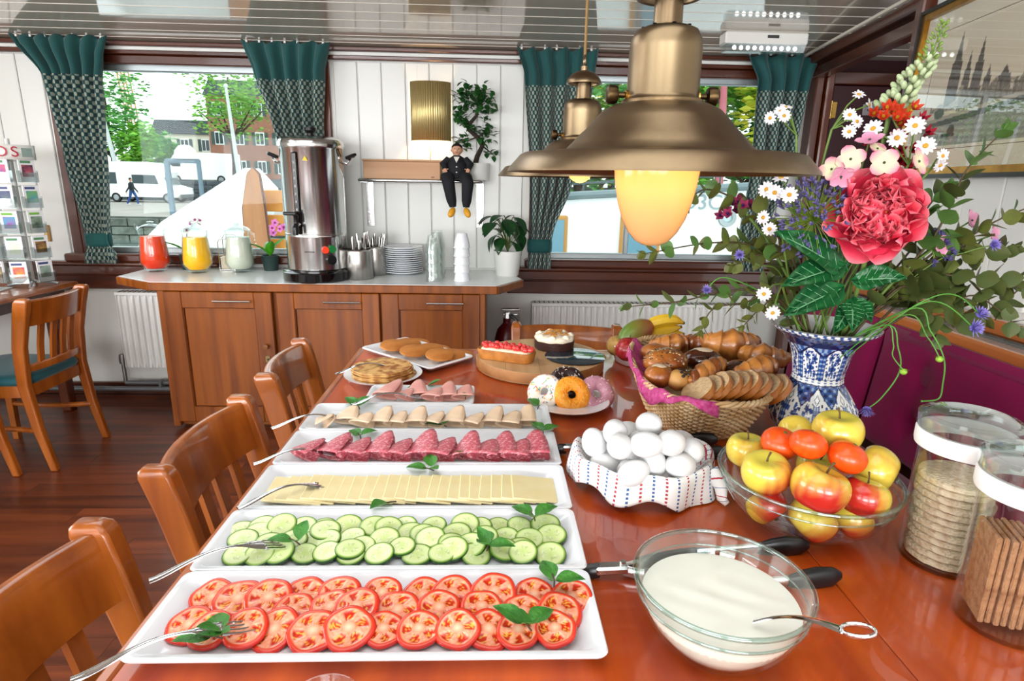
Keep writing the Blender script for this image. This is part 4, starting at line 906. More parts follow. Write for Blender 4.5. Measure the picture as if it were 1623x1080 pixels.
tb = thing('side_table', 'brown wooden table under the brochure rack at the left edge', 'table', (-2.96, 3.08, 0))
MB().box((0, 0, .765), (.96, 1.2, .03), b=.008).build('table_top', WOOD_CHAIR, tb); MB().box((0, 0, .715), (.86, 1.08, .06), b=.004).build('apron', WOOD_DARK, tb)
for sx in (-1, 1):
    for sy in (-1, 1): MB().box((sx*.38, sy*.48, .35), (.06, .06, .7), b=.006).build('leg', WOOD_DARKZ, tb)
for k, (x, y, c, lb) in enumerate(((-2.68, 2.95, 'e8e8e4', 'white leaflet lying on the side table'), (-2.72, 3.3, 'd8dcd8', 'pale magazine lying on the side table near the rack foot'))):
    m = thing('leaflet', lb, 'leaflet', (x, y, .78), .2*k); MB().box((0, 0, .003), (.15, .21, .006), b=.001).build('pages', mat('paper_%d' % k, c, .7), m); MB().box((0, .04, .0065), (.11, .06, .001)).build('cover_print', mat('leaflet_print', 'b9c2c4', .7), m)

# brochure rack
RKX, RKY = -2.615, 3.50
rk = thing('brochure_rack', 'white revolving brochure rack standing on the side table', 'rack', (RKX, RKY, .78)); RWm = mat('white_wire', 'dcdcda', .4)
MB().tube([(0, 0, 0), (0, 0, .80)], .012, 10).build('pole', RWm, rk)
bm_ = MB()
for k in range(4): a = k*PI/2+.5; bm_.tube([(0, 0, .03), (.115*math.cos(a), .115*math.sin(a), .008)], .008, 8)
bm_.build('foot', mat('grey_steel', 'a9adb0', .35, .8), rk)
hs_ = MB(); hs_.grid(lambda u, v: (.145*math.sin(-1.5+3.0*u), -.145*math.cos(-1.5+3.0*u), .69+.075*v), 24, 1); o = hs_.build('header_sign', WHITE_PANEL, rk); sd = o.modifiers.new('t', 'SOLIDIFY'); sd.thickness = .004; sd.offset = 1
for ltr, a in (('R', -.02), ('D', .44), ('S', .80)): text('letter', ltr, .075, T(.1525*math.sin(a), -.1525*math.cos(a), .727) @ RZ(a) @ RX(PI/2), mat('red_sign_print', 'b0243a', .5), rk, .001)
for a in (1.08, 1.25): MB().box((0, 0, 0), (.026, .002, .045), T(.1525*math.sin(a), -.1525*math.cos(a), .727) @ RZ(a)).build('emblem', mat('grey_green_print', '8fa39c', .5), rk)
covers = [[('7a4a9a', 'e0617a', 'purple and pink'), ('cf5f6a', '3a2a4a', 'dark red')], [('6a7f86', '4a4a78', 'grey harbour'), ('4a9ab0', '7ab060', 'blue and green')], [('9a4aa8', '3aa0c0', 'violet and cyan'), ('3a4a44', '8aa08a', 'dark green')], [('c8dcc0', 'e6e2d0', 'pale green'), ('b08a4a', '5a3a2a', 'brown')], [('e0a03a', 'c0485a', 'orange and red'), ('6a7a74', '9ab0a0', 'grey-green')]]
tiers = ['top', 'second', 'middle', 'fourth', 'lowest']
for ti in range(5):
    z0 = .575-.135*ti; wr_ = MB()
    for a in (-1.48, -.61, .26, 1.13):
        Mt = T(.13*math.sin(a), -.13*math.cos(a), z0) @ RZ(a)
        pk = MB(); pk.box((0, -.016, .025), (.085, .003, .05)); pk.box((0, 0, .0), (.085, .034, .003)); pk.box((0, .016, .06), (.085, .003, .12))
        for s in (-1, 1): pk.box((s*.042, 0, .03), (.003, .034, .06))
        put('pocket', pk.mesh('pocket', glass('clear_acrylic', 'f2f5f5', .05, 1.45, .12)), rk, M=Mt)
        wr_.tube([(.0, 0, z0+.11), (.115*math.sin(a), -.115*math.cos(a), z0+.11)], .003, 5)
        if a > 0 or a > -.7:
            i = 0 if a < .8 else 1
            if a < 0: col = ('c8b080', '505860', 'grey'); pos = 'left'
            else: col = covers[ti][i]; pos = 'front' if i == 0 else 'right'
            b = thing('brochure', '%s brochure in the %s pocket of the %s rack tier' % (col[2], pos, tiers[ti]), 'brochure', M=T(RKX, RKY, .78) @ Mt @ T(0, -.004, .003), group='brochures in the rack')
            MB().box((0, 0, .058), (.078, .008, .116)).build('cover', mat('brochure_paper', 'e9e9ec', .5), b)
            MB().box((0, -.0045, .055), (.054, .001, .062)).build('cover_picture', mat('bro_%s' % col[0], col[0], .5, col2=col[1], nscale=30), b)
            MB().box((-.006, -.0045, .101), (.05, .001, .012)).build('cover_title', mat('bro_t%d' % (ti % 3), ['4f8a5a', '3f4a78', '6fae3a'][ti % 3], .5), b)
    wr_.build('wire_spokes', RWm, rk)

# ================================================================= buffet table
TZ = .90
tab = thing('buffet_table', 'long varnished reddish wooden table carrying the breakfast buffet', 'table', (.155, .96, 0))
for x0, x1 in ((-.385, .4525), (.4535, .695)): MB().box(((x0+x1)/2-.155, 0, TZ-.0225), (x1-x0, 1.64, .045), b=.0012).build('table_board', WOOD_TABLE, tab)
EDGE = wood('table_edge_wood', '9a4a1c', 'b8682c', 'y', 5, .3, .6, .03)
for x in (-.395, .705): MB().box((x-.155, 0, TZ-.0225), (.0195, 1.68, .045), b=.005).build('edge_lipping', EDGE, tab)
for y in (-.83, .83): MB().box((0, y, TZ-.0225), (1.08, .0195, .045), b=.005).build('edge_lipping', EDGE, tab)
ap = MB()
for s in (-1, 1): ap.box((s*.44, 0, TZ-.085), (.025, 1.46, .08)); ap.box((0, s*.73, TZ-.085), (.88, .025, .08))
ap.build('apron', WOOD_TABLE, tab)
for sx in (-1, 1):
    for sy in (-1, 1):
        m = MB(); bar(m, [(sx*.43, sy*.72, 0, .045, .045), (sx*.43, sy*.72, .6, .06, .06), (sx*.43, sy*.72, TZ-.046, .07, .07)]); m.build('leg', WOOD_DARKZ, tab)

# ================================================================= bench sofa, ledge, picture
VEL = mat('burgundy_velvet', '700d3c', .85, spec=.15, sheen=.10, col2='821447', nscale=3, bump=.08, bscale=300)
def sofa(label, y0, y1):
    t = thing('bench_sofa', label, 'sofa', (1.06, (y0+y1)/2, 0)); w = y1-y0; nb = max(1, round(w/.42))
    btn = [((k+.5)/nb, zz) for k in range(nb) for zz in (.32, .70)]
    def fn(u, v):
        yy = -w/2+w*u; zz = .56+.40*v; d = .03*(1-min(1, abs(2*u-1))**14)*(1-abs(2*v-1)**8)
        for bu, bv in btn:
            q = ((u-bu)*w)**2+((v-bv)*.40)**2; d -= .026*math.exp(-q/.0016)
            d -= .006*math.exp(-((u-bu)*w)**2/.0006)*math.exp(-((v-bv)*.4)**2/.01)
        return (.245-d+.05*v, yy, zz)
    bk = MB(); bk.grid(fn, int(w*60), 30); n0 = len(bk.v); bk.box((.32, 0, .76), (.10, w-.004, .39), b=.02); o = bk.build('backrest', VEL, t, 60)
    for bu, bv in btn: MB().ell((.245+.012+.05*bv, -w/2+w*bu, .56+.40*bv), (.008, .013, .013), 12, 6).build('button', VEL, t, 80)
    s_ = MB(); s_.box((-.03, 0, .49), (.52, w-.006, .13), b=.03); s_.build('seat_cushion', VEL, t, 60)
    MB().box((0, 0, .21), (.46, w-.02, .42), b=.01).build('base', WOOD_DARK, t)
sofa('burgundy velvet bench sofa with buttoned back right of the buffet table', .5, 1.955); sofa('farther section of the burgundy bench sofa behind the vase', 1.965, 2.5)
lg = struct('trim_18', MB().box((1.395, 1.45, .962), (.03, 2.2, .045), b=.008), wood('ledge_wood', '9a5226', 'b86d35', 'y', 5, .35, .4, .03))
struct('trim_19', MB().box((1.445, 1.45, .955), (.09, 2.2, .03), b=.003), mat('ledge_top', '8f7468', .4))
gr = struct('trim_20', MB().box((1.53, 1.45, .93), (.085, 2.2, .03)), mat('dark_grille', '2e3232', .7))
gs_ = MB().box((0, 0, 0), (.075, .007, .012)).mesh('slat', mat('grille_slat', '7d8482', .5))
for k in range(120): put('slat', gs_, gr, (1.53, .55+.0165*k, .952))
struct('trim_21', MB().box((1.585, 1.45, .985), (.03, 2.2, .05), b=.008), _m['ledge_wood'])
struct('trim_22', MB().box((1.592, 1.45, .46), (.03, 2.2, .92)), WOOD_DARK)

def picture():
    W_, H_ = .86, .60
    Mp = wallM(2.12, 1.755, .034); t = thing('framed_picture', 'gold framed etching of a waterside town with spires on the right wall', 'picture', M=Mp @ RX(-.035))
    GOLD = mat('gold_leaf_frame', 'b8852e', .3, .9, col2='8f621e', nscale=14); BLK = mat('black_frame_edge', '14110e', .4)
    def fr(w, h, t_, d, y, m, nm):
        f = MB(); o = [(-w/2, -h/2), (w/2, -h/2), (w/2, h/2), (-w/2, h/2)]; i = [(x-math.copysign(t_, x), z-math.copysign(t_, z)) for x, z in o]
        f.loops([[(x, y, z) for x, z in o], [(x, y-d, z) for x, z in o], [(x, y-d, z) for x, z in i], [(x, y, z) for x, z in i]], cap1=False); return f.build(nm, m, t, 20)
    fr(W_+.03, H_+.03, .014, .03, 0, BLK, 'outer_edge'); fr(W_+.004, H_+.004, .024, .024, 0, GOLD, 'gold_frame')
    MB().box((0, -.004, 0), (W_-.03, .004, H_-.03)).build('mount', mat('cream_mount', 'ddd3bd', .8), t)
    pw_, ph_ = .60, .40; li = MB(); li.tube([(-pw_/2-.012, -.007, -ph_/2-.012), (pw_/2+.012, -.007, -ph_/2-.012), (pw_/2+.012, -.007, ph_/2+.012), (-pw_/2-.012, -.007, ph_/2+.012)], .0012, 4, closed=True); li.build('ruled_line', mat('red_brown_line', '6d3a2a', .7), t)
    NX, NZ = 150, 100; rnd = random.Random(3); mb = MB(); mb.col = []
    tow = ((.24, .30, .97, .050), (.36, .36, .78, .030), (.46, .36, .86, .036), (.56, .38, .62, .028), (.70, .38, .58, .05))
    def pr(u, v):
        n = rnd.random(); sky = (.68, .60, .45); c = sky; dk = .06+.06*n
        for k, (x, b, tp, w) in enumerate(tow):
            if b < v < tp:
                q = (v-b)/(tp-b); ww = w*(1.15 if q < .45 else 1.0 if q < .62 else max(.06, (1-q)*1.9))
                if abs(u-x) < ww: c = (dk*1.1, dk, dk*.8)
        sky_l = .43+.05*math.sin(u*23)+.03*math.sin(u*61)
        if u < .3: sky_l = .36+.02*math.sin(u*50)
        if .3 < v < sky_l and u > .05: c = tuple(q*(.18+.35*n) for q in (.9, .8, .6))
        if u > .33 and .2+.12*u < v < .47 and (int(u*60) % 3 == 0 or n > .55): c = (.16, .14, .10)
        ql = .20+.13*u
        if ql < v < ql+.035: c = (.42, .38, .28)
        if v < ql: c = tuple((.22+.16*n+.10*math.sin(v*120+u*9)*n)*q for q in (1, 1, .85))
        if v < ql and v > ql-.05: c = (.10, .10, .085)
        if ((u-.30)/.07)**2+((v-.09)/.02)**2 < 1 or ((u-.32)/.035)**2+((v-.13)/.045)**2 < 1: c = (.05, .05, .045)
        if u < .22 and ((u-.16)/.05)**2+((v-.29)/.04)**2 < 1+n*.4: c = (.12, .15, .10)
        return c
    def fn(u, v):
        mb.col.append(pr(u, v)); return (pw_/2-pw_*u, -.0065, -ph_/2+ph_*v)
    mb.grid(fn, NX, NZ); mb.build('etching', mat('etching_ink', 'ffffff', .8, attr=True), t, 0)
    MB().box((0, -.013, 0), (W_-.035, .002, H_-.035)).build('glass', glass('picture_glass', 'ffffff', .0, 1.5, .0, .02), t)
picture()

# ================================================================= pendant lamps
def pendant(x, y, z, label, light, big=True):
    t = thing('pendant_lamp', label, 'lamp', (x, y, z), 0, 'brass pendant lamps over the table')
    sh_ = MB().lathe([(.2165, 0), (.215, .0045), (.198, .0235), (.193, .026), (.141, .0275), (.134, .031), (.124, .041), (.114, .052), (.104, .061), (.094, .073), (.082, .085), (.068, .092), (.055, .0945), (.053, .092), (.080, .081), (.102, .057), (.13, .028), (.190, .0225), (.2135, .002), (.2165, 0)], 72).build('shade', BRASS, t, 35)
    MB().lathe([(.056, .0945), (.057, .098), (.051, .101), (.0495, .105), (.0495, .165), (.0475, .178), (.042, .188), (.032, .1925), (0, .1925)], 48).build('housing', BRASS, t, 50)
    MB().lathe([(.0205, .192), (.0195, .196), (.019, .243), (0, .243)], 28).build('neck', BRASS, t)
    MB().lathe([(.040, .231), (.0445, .230), (.0445, .234), (.042, .240), (.034, .251), (.02, .259), (.009, .262), (.009, .272), (0, .272)], 40).build('cap', BRASS, t)
    MB().tube([(0, .012*math.sin(a*PI/6), .284+.014*math.cos(a*PI/6)) for a in range(12)], .003, 6, closed=True).build('ring', BRASS, t)
    MB().tube([(0, 0, .297), (0, 0, .45), (.002, 0, CEZ(y)-z)], .0035, 8).build('cord', mat('gold_cord', '8a6a3a', .6), t)
    MB().lathe([(0, 0), (.05, 0), (.048, -.02), (.02, -.035), (0, -.036)], 24, T(0, 0, CEZ(y)-z)).build('ceiling_rose', BRASS, t)
    for s in (-1, 1):
        k = MB(); k.lathe([(0, 0), (.004, 0), (.004, .012), (.0115, .014), (.013, .018), (.013, .026), (.010, .029), (0, .030)], 18, T(s*.05, 0, .106) @ RY(s*PI/2)); k.build('thumb_screw', mat('dark_bronze', '4a3a26', .35, 1.0), t)
        MB().lathe([(0, 0), (.006, 0), (.007, .003), (0, .006)], 12, T(s*.0495, 0, .106) @ RY(s*PI/2)).build('screw_seat', mat('bright_brass', 'b9924a', .25, 1.0), t)
    for k in range(8): a = k*PI/4; MB().ell((.033*math.cos(a), .033*math.sin(a), .1925), (.003, .003, .001), 8, 4).build('vent_hole', BLACK, t)
    gm = bpy.data.materials.get('opal_glass')
    if not gm:
        gm = bpy.data.materials.new('opal_glass'); gm.use_nodes = True; nt = gm.node_tree; nt.nodes.clear(); L = nt.links.new
        o = nn(nt, 'ShaderNodeOutputMaterial'); tr = nn(nt, 'ShaderNodeBsdfTranslucent'); df = nn(nt, 'ShaderNodeBsdfDiffuse'); gl = nn(nt, 'ShaderNodeBsdfGlossy'); m1 = nn(nt, 'ShaderNodeMixShader'); m2 = nn(nt, 'ShaderNodeMixShader'); fr = nn(nt, 'ShaderNodeFresnel')
        tr.inputs[0].default_value = (.95, .72, .42, 1); df.inputs[0].default_value = (.80, .56, .36, 1); gl.inputs['Roughness'].default_value = .12; m1.inputs[0].default_value = .38
        L(tr.outputs[0], m1.inputs[1]); L(df.outputs[0], m1.inputs[2]); L(fr.outputs[0], m2.inputs[0]); L(m1.outputs[0], m2.inputs[1]); L(gl.outputs[0], m2.inputs[2]); L(m2.outputs[0], o.inputs[0])
    pr = [(.0, -.1035), (.014, -.102), (.025, -.096), (.036, -.083), (.046, -.064), (.053, -.042), (.058, -.018), (.061, .006), (.060, .02)]
    if not big: pr = [(.034*math.sin(a*PI/12), .020-.034*math.cos(a*PI/12)) for a in range(11)]
    MB().lathe(pr, 48).build('glass_shade', gm, t, 80)
    MB().ell((0, 0, .04), (.018, .018, .022), 14, 8).build('bulb', mat('lamp_bulb', 'ffd9a0', .4, emit='ffb45a', estr=3), t, 80)
    d = bpy.data.lights.new('pendant_light', 'POINT'); d.energy = light; d.color = (1, .47, .09); d.shadow_soft_size = .012; o = bpy.data.objects.new('pendant_light', d); C.objects.link(o); o.parent = t; o.location = (0, 0, .002)
pendant(.238, .90, 1.415, 'large aged brass pendant lamp glowing orange in the foreground', .32)
pendant(.232, 1.65, 1.415, 'aged brass pendant lamp hanging behind the foreground one', .32, False)

# ================================================================= platters
def relax(L, it=40):
    """push solid balls (x, y, z, r) apart until they only touch"""
    L = [list(p) for p in L]
    for _ in range(it):
        for i in range(len(L)):
            for j in range(i):
                a, b = L[i], L[j]; d = Vector(a[:3])-Vector(b[:3]); g_ = (a[3]+b[3])*.97-d.length
                if g_ > 0 and d.length > 1e-6:
                    d = d.normalized()*g_*.5
                    for k in range(3): a[k] += d[k]; b[k] -= d[k]
    return L
def platter_mesh(w, d):
    mb = MB(); R_ = .012
    mb.loops([rrect(w-.05, d-.05, .008, 4, 0), rrect(w-.012, d-.012, .012, 4, .014), rrect(w-.002, d-.002, R_, 4, .0165), rrect(w, d, R_, 4, .019), rrect(w-.003, d-.003, R_, 4, .0215), rrect(w-.014, d-.014, R_, 4, .0215), rrect(w-.02, d-.02, R_, 4, .020),
              rrect(w-.056, d-.036, .01, 4, .009), rrect(w-.062, d-.042, .009, 4, .0075), rrect(w-.10, d-.08, .006, 4, .0072)], cap0=True, cap1=True)
    return mb.mesh('platter_body', WHITE, 50)
PLW, PLD, PCX = .508, .1475, -.126
pl_me = platter_mesh(PLW, PLD)
rows = {'tomato': .597, 'cucumber': .7455, 'cheese': .894, 'salami': 1.0425, 'chicken': 1.191}
names = {'tomato': 'nearest white rectangular platter, under the tomato slices', 'cucumber': 'white rectangular platter under the cucumber slices', 'cheese': 'white rectangular platter under the cheese slices', 'salami': 'white rectangular platter under the pink salami folds', 'chicken': 'white rectangular platter under the pale chicken slices'}
for k, yc in rows.items(): tag(put('platter', pl_me, None, (PCX, yc, TZ)), names[k], 'platter', 'long white serving platters')
tag(put('platter', platter_mesh(.248, .124), None, (-.161, 1.328, TZ)), 'small white platter under the ham slices', 'platter')
tag(put('platter', platter_mesh(.305, .170), None, M=T(-.215, 1.690, TZ) @ RZ(-.745)), 'white platter at the table corner under small brown pancakes', 'platter')
FZ = TZ+.009

# ---------------------------------------------------------------- tomato slices
def lerp3(a, b, t): return tuple(a[i]+(b[i]-a[i])*t for i in range(3))
def tomato_mesh(seed):
    rnd = random.Random(seed); nl = rnd.choice((4, 5, 5, 6)); ph = rnd.uniform(0, 6.28); R_ = .0275; mb = MB(); mb.col = []; N, K = 44, 14; th = .0055
    skin, flesh, pale, gel, seed_c = hexc('cf1a0c')[:3], hexc('e4492a')[:3], hexc('ef8a66')[:3], hexc('c0240c')[:3], hexc('eeae4a')[:3]
    wob = [rnd.uniform(-.03, .03) for _ in range(5)]
    def rad(a): return R_*(1+sum(w*math.cos((k+2)*a+ph*k) for k, w in enumerate(wob)))
    def col(a, t):
        q = math.cos(nl*a/1.0+ph); loc = (t > .30 and t < .78 and q > -.25+.5*abs(t-.56))
        if t > .95: return skin, 0
        if loc:
            n = rnd.random(); return (seed_c if n > .72 else lerp3(gel, flesh, n*.6)), -.0012
        if t < .3: return lerp3(hexc('f6cfae')[:3], pale, t/.3), 0
        if t > .8: return lerp3(flesh, hexc('dd3a26')[:3], (t-.8)/.15), 0
        return lerp3(pale, hexc('f0b090')[:3], rnd.random()), 0
    vs = []; fs = []
    for j in range(K+1):
        t = j/K
        for k in range(N):
            a = 2*PI*k/N; c, dz = col(a, t); mb.col.append(c); vs.append((rad(a)*t*math.cos(a), rad(a)*t*math.sin(a), th+dz-(.0012 if j == K else 0)))
    for z, f in ((th*.5, 1.02), (0, .97)):
        for k in range(N): a = 2*PI*k/N; mb.col.append(skin); vs.append((rad(a)*f*math.cos(a), rad(a)*f*math.sin(a), z))
    for j in range(K+2):
        for k in range(N): fs.append((j*N+k, (j+1)*N+k, (j+1)*N+(k+1) % N, j*N+(k+1) % N))
    fs.append(tuple((K+2)*N+k for k in range(N))); mb.add(vs, fs)
    mb.f = [f[::-1] for f in mb.f]
    return mb.mesh('tomato_slice', mat('tomato_flesh', 'ffffff', .22, attr=True, coat=.3, sss=.0), 50)
tm = [tomato_mesh(s) for s in range(5)]
def lay(me, name, P, tilt, yawr, s, label, cat, grp, az=None):
    a = az if az is not None else 0
    return tag(put(name, me, None, M=T(*P) @ RZ(a) @ RX(tilt) @ RZ(yawr) @ SC(s, s, 1)), label, cat, grp)
rowsT = [('back', [(-0.328,0.627,0.908), (-0.296,0.622,0.910), (-0.260,0.621,0.908), (-0.220,0.632,0.909), (-0.180,0.631,0.911), (-0.128,0.634,0.909), (-0.079,0.628,0.909), (-0.044,0.630,0.913), (0.006,0.632,0.914), (0.055,0.631,0.909), (0.100,0.621,0.908)], 1.0),
         ('middle', [(-0.333,0.581,0.906), (-0.306,0.571,0.908), (-0.267,0.571,0.906), (-0.226,0.604,0.909), (-0.184,0.606,0.907), (-0.153,0.604,0.911), (-0.106,0.602,0.910), (-0.058,0.603,0.909), (-0.008,0.602,0.909), (0.040,0.598,0.910), (0.082,0.596,0.911)], 1.0),
         ('front', [(-0.237,0.573,0.911), (-0.193,0.567,0.910), (-0.154,0.569,0.908), (-0.117,0.572,0.907), (-0.077,0.569,0.911), (-0.034,0.567,0.913), (0.000,0.570,0.908), (0.033,0.565,0.910), (0.074,0.562,0.908)], 1.0)]
rnd = random.Random(11)
for rn, L_, s0 in rowsT:
    for k, p in enumerate(L_):
        s = rnd.uniform(.86, 1.04)
        lay(tm[rnd.randrange(5)], 'tomato_slice', (p[0], min(.628, max(.566, p[1])), max(p[2]+.001, FZ+.004+.002*(k % 3))), rnd.uniform(.16, .30), rnd.uniform(0, 6.28), s, 'round red tomato slice, %s from the left in the %s row' % (ORD[k], rn), 'tomato slice', 'tomato slices on the nearest platter', rnd.uniform(-.35, .35))

# ---------------------------------------------------------------- cucumber slices
def cuke_mesh(seed):
    rnd = random.Random(seed); R_ = .0205; mb = MB(); mb.col = []; N, K = 32, 10; th = .0045; vs = []; fs = []; ph = rnd.uniform(0, 6)
    for j in range(K+1):
        t = j/K
        for k in range(N):
            a = 2*PI*k/N; c = lerp3(hexc('c2d684')[:3], hexc('d5e4a4')[:3], min(1, t/.6))
            if .22 < t < .58 and math.cos(3*a+ph) > -.1: c = lerp3(hexc('a9c060')[:3], hexc('e4eec4')[:3], rnd.random())
            if t > .85: c = hexc('93b850')[:3]
            if t > .93: c = hexc('1e5212')[:3]
            mb.col.append(c); vs.append((R_*t*math.cos(a), R_*t*math.sin(a), th-(.0006 if j == K else 0)))
    for z, f in ((th*.5, 1.015), (0, .98)):
        for k in range(N): a = 2*PI*k/N; mb.col.append(hexc('143c0e' if k % 3 else '2c5e1a')[:3]); vs.append((R_*f*math.cos(a), R_*f*math.sin(a), z))
    for j in range(K+2):
        for k in range(N): fs.append((j*N+k, j*N+(k+1) % N, (j+1)*N+(k+1) % N, (j+1)*N+k))
    fs.append(tuple((K+2)*N+k for k in range(N))[::-1]); mb.add(vs, fs); return mb.mesh('cucumber_slice', mat('cucumber_flesh', 'ffffff', .3, attr=True, coat=.2), 50)
cu = [cuke_mesh(s) for s in range(4)]
rowsC = [('back', [(-0.352,0.772,0.908), (-0.325,0.799,0.910), (-0.297,0.783,0.908), (-0.238,0.798,0.911), (-0.203,0.791,0.908), (-0.164,0.775,0.910), (-0.123,0.798,0.907), (-0.080,0.789,0.911), (-0.035,0.793,0.909), (0.014,0.784,0.909), (0.044,0.786,0.909), (0.082,0.779,0.910)]),
         ('second', [(-0.326,0.767,0.911), (-0.267,0.775,0.910), (-0.232,0.766,0.909), (-0.225,0.747,0.912), (-0.191,0.752,0.909), (-0.144,0.773,0.907), (-0.110,0.763,0.912), (-0.093,0.759,0.909), (-0.082,0.746,0.910), (-0.046,0.760,0.913), (-0.014,0.776,0.908), (-0.006,0.749,0.911), (0.023,0.751,0.909), (0.057,0.746,0.912), (0.088,0.752,0.909)]),
         ('third', [(-0.341,0.750,0.908), (-0.300,0.736,0.910), (-0.269,0.742,0.909), (-0.244,0.743,0.908), (-0.173,0.731,0.912), (-0.145,0.745,0.908), (-0.096,0.742,0.908), (-0.051,0.734,0.910), (-0.025,0.728,0.911), (0.044,0.724,0.908)]),
         ('front', [(-0.333,0.715,0.909), (-0.304,0.714,0.908), (-0.279,0.715,0.911), (-0.246,0.716,0.910), (-0.217,0.717,0.911), (-0.187,0.720,0.908), (-0.184,0.704,0.911), (-0.146,0.712,0.912), (-0.118,0.726,0.909), (-0.096,0.712,0.911), (-0.063,0.710,0.912), (-0.049,0.720,0.909), (-0.018,0.708,0.911), (0.021,0.720,0.910), (0.046,0.703,0.911), (0.083,0.710,0.911)])]
for rn, L_ in rowsC:
    for k, p in enumerate(L_):
        lay(cu[rnd.randrange(4)], 'cucumber_slice', (p[0], min(.780, max(.712, p[1])), max(p[2]+.001, FZ+.003+.002*(k % 3))), rnd.uniform(.10, .32), rnd.uniform(0, 6.28), rnd.uniform(.9, 1.08), 'green cucumber slice, %s from the left in the %s row' % (ORD[k], rn), 'cucumber slice', 'cucumber slices on the second platter', rnd.uniform(-.6, .6))

# ---------------------------------------------------------------- cheese
chm = MB(); chm.grid(lambda u, v: (.036*(2*u-1), .038*(2*v-1), .0012*math.sin(3*u)), 3, 3); n0 = len(chm.v)
chm = MB(); chm.box((0, 0, .001), (.072, .078, .0034), b=.001); che_me = chm.mesh('cheese_slice', mat('yellow_cheese', 'f1e3b2', .45, col2='ecdaa2', nscale=30, sss=.0), 30)
xs = [-.318, -.296, -.278, -.259, -.243, -.225, -.205, -.188, -.168, -.150, -.132, -.113, -.097, -.080, -.062, -.047, -.030, -.013, .003, .020, .038, .055, .072]
for k, x in enumerate(xs):
    tag(put('cheese_slice', che_me, None, M=T(x, .889+rnd.uniform(-.003, .003), FZ+.0045+.0001*k) @ RZ(rnd.uniform(-.05, .05)) @ RY(.11)), 'pale yellow cheese slice, %s from the left' % (ORD[k] if k < 22 else 'rightmost, at the end'), 'cheese slice', 'overlapping cheese slices')

# ---------------------------------------------------------------- folded cold cuts
def fold_mesh(name, m, W_, L_, H_):
    """a thin round slice folded over: a flattened C that narrows to its apex at +Y"""
    mb = MB()
    def fn(u, v):
        r = v; w = W_*(.16+.84*r**.7)*(1.0-.10*r*r); h = H_*(.30+.70*r); s = u
        a = PI*(s-.5)*1.04; ca = max(0, math.cos(a))
        x = w/2-w*ca**.6; z = h*(.5+.5*math.sin(a))
        end = L_*(.13*math.sin(PI*s)+(.16*(s-.5) if s > .5 else 0))
        return (x, L_*(1-r)-end*r*r, z+.002)
    mb.grid(fn, 18, 9); return mb.mesh(name, m, 70)
SAL = mat('salami', 'b8525e', .4, col2='d99aa0', nscale=220, lo=.5, hi=.62, coat=.15, coords='Object')
SALE = None
CHK = mat('chicken_breast_slice', 'e6cdb0', .42, col2='ddbf9f', nscale=25, coat=.1)
HAM = mat('cooked_ham', 'dba295', .4, col2='cf8f86', nscale=28, coat=.15)
sal_me = fold_mesh('salami_slice', SAL, .056, .085, .026); chk_me = fold_mesh('chicken_slice', CHK, .050, .07, .020); ham_me = fold_mesh('ham_slice', HAM, .052, .075, .022)
def coldcut(me, name, A, B, label, cat, grp):
    a, b = Vector(A), Vector(B); yc = rows['salami'] if me is sal_me else rows['chicken'] if me is chk_me else 1.328
    sh_ = max(0, yc-(.046 if me is not ham_me else .036)-b.y); b.y += sh_; a.y += sh_*.8; b.z = FZ+.003; d = a-b; L0 = d.length
    base = .085 if me is sal_me else .07 if me is chk_me else .075
    o = put(name, me, None, M=frame(b, d) @ SC(rnd.uniform(1.02, 1.2), L0/base, 1)); sd = o.modifiers.new('thickness', 'SOLIDIFY'); sd.thickness = .0016
    tag(o, label, cat, grp)
SP = [((-0.301,1.036,0.930), (-0.331,1.002,0.911)), ((-0.260,1.053,0.935), (-0.284,1.005,0.912)), ((-0.222,1.042,0.930), (-0.244,0.997,0.911)), ((-0.185,1.056,0.938), (-0.201,1.005,0.912)), ((-0.145,1.037,0.930), (-0.168,0.997,0.911)), ((-0.109,1.060,0.940), (-0.120,1.006,0.912)), ((-0.066,1.038,0.932), (-0.091,0.995,0.911)), ((-0.030,1.055,0.940), (-0.039,1.006,0.912)), ((0.008,1.035,0.930), (-0.009,0.995,0.911)), ((0.032,1.057,0.938), (0.024,1.003,0.912)), ((0.067,1.033,0.932), (0.049,0.995,0.911)), ((0.089,1.059,0.940), (0.081,1.006,0.912))]
for k, (A, B) in enumerate(SP): coldcut(sal_me, 'salami_slice', A, B, 'folded pink salami slice, %s from the left' % ORD[k], 'salami slice', 'folded salami slices')
CP = [((-0.314,1.159,0.930), (-0.337,1.154,0.911)), ((-0.285,1.207,0.932), (-0.293,1.168,0.911)), ((-0.245,1.178,0.928), (-0.259,1.152,0.911)), ((-0.210,1.199,0.934), (-0.224,1.155,0.911)), ((-0.176,1.183,0.929), (-0.190,1.149,0.911)), ((-0.141,1.200,0.934), (-0.152,1.156,0.911)), ((-0.097,1.181,0.929), (-0.117,1.150,0.911)), ((-0.061,1.202,0.935), (-0.075,1.156,0.911)), ((-0.014,1.177,0.928), (-0.037,1.147,0.911)), ((0.022,1.202,0.934), (0.004,1.157,0.911)), ((0.057,1.186,0.929), (0.039,1.148,0.911)), ((0.084,1.208,0.936), (0.074,1.161,0.911))]
for k, (A, B) in enumerate(CP): coldcut(chk_me, 'chicken_slice', A, B, 'folded pale chicken slice, %s from the left' % ORD[k], 'chicken slice', 'folded chicken slices')
HP = [((-0.212,1.370,0.935), (-0.240,1.318,0.911)), ((-0.178,1.327,0.928), (-0.193,1.306,0.911)), ((-0.170,1.367,0.936), (-0.168,1.319,0.911)), ((-0.116,1.333,0.928), (-0.131,1.303,0.911)), ((-0.095,1.361,0.934), (-0.100,1.307,0.911)), ((-0.052,1.347,0.931), (-0.061,1.308,0.911))]
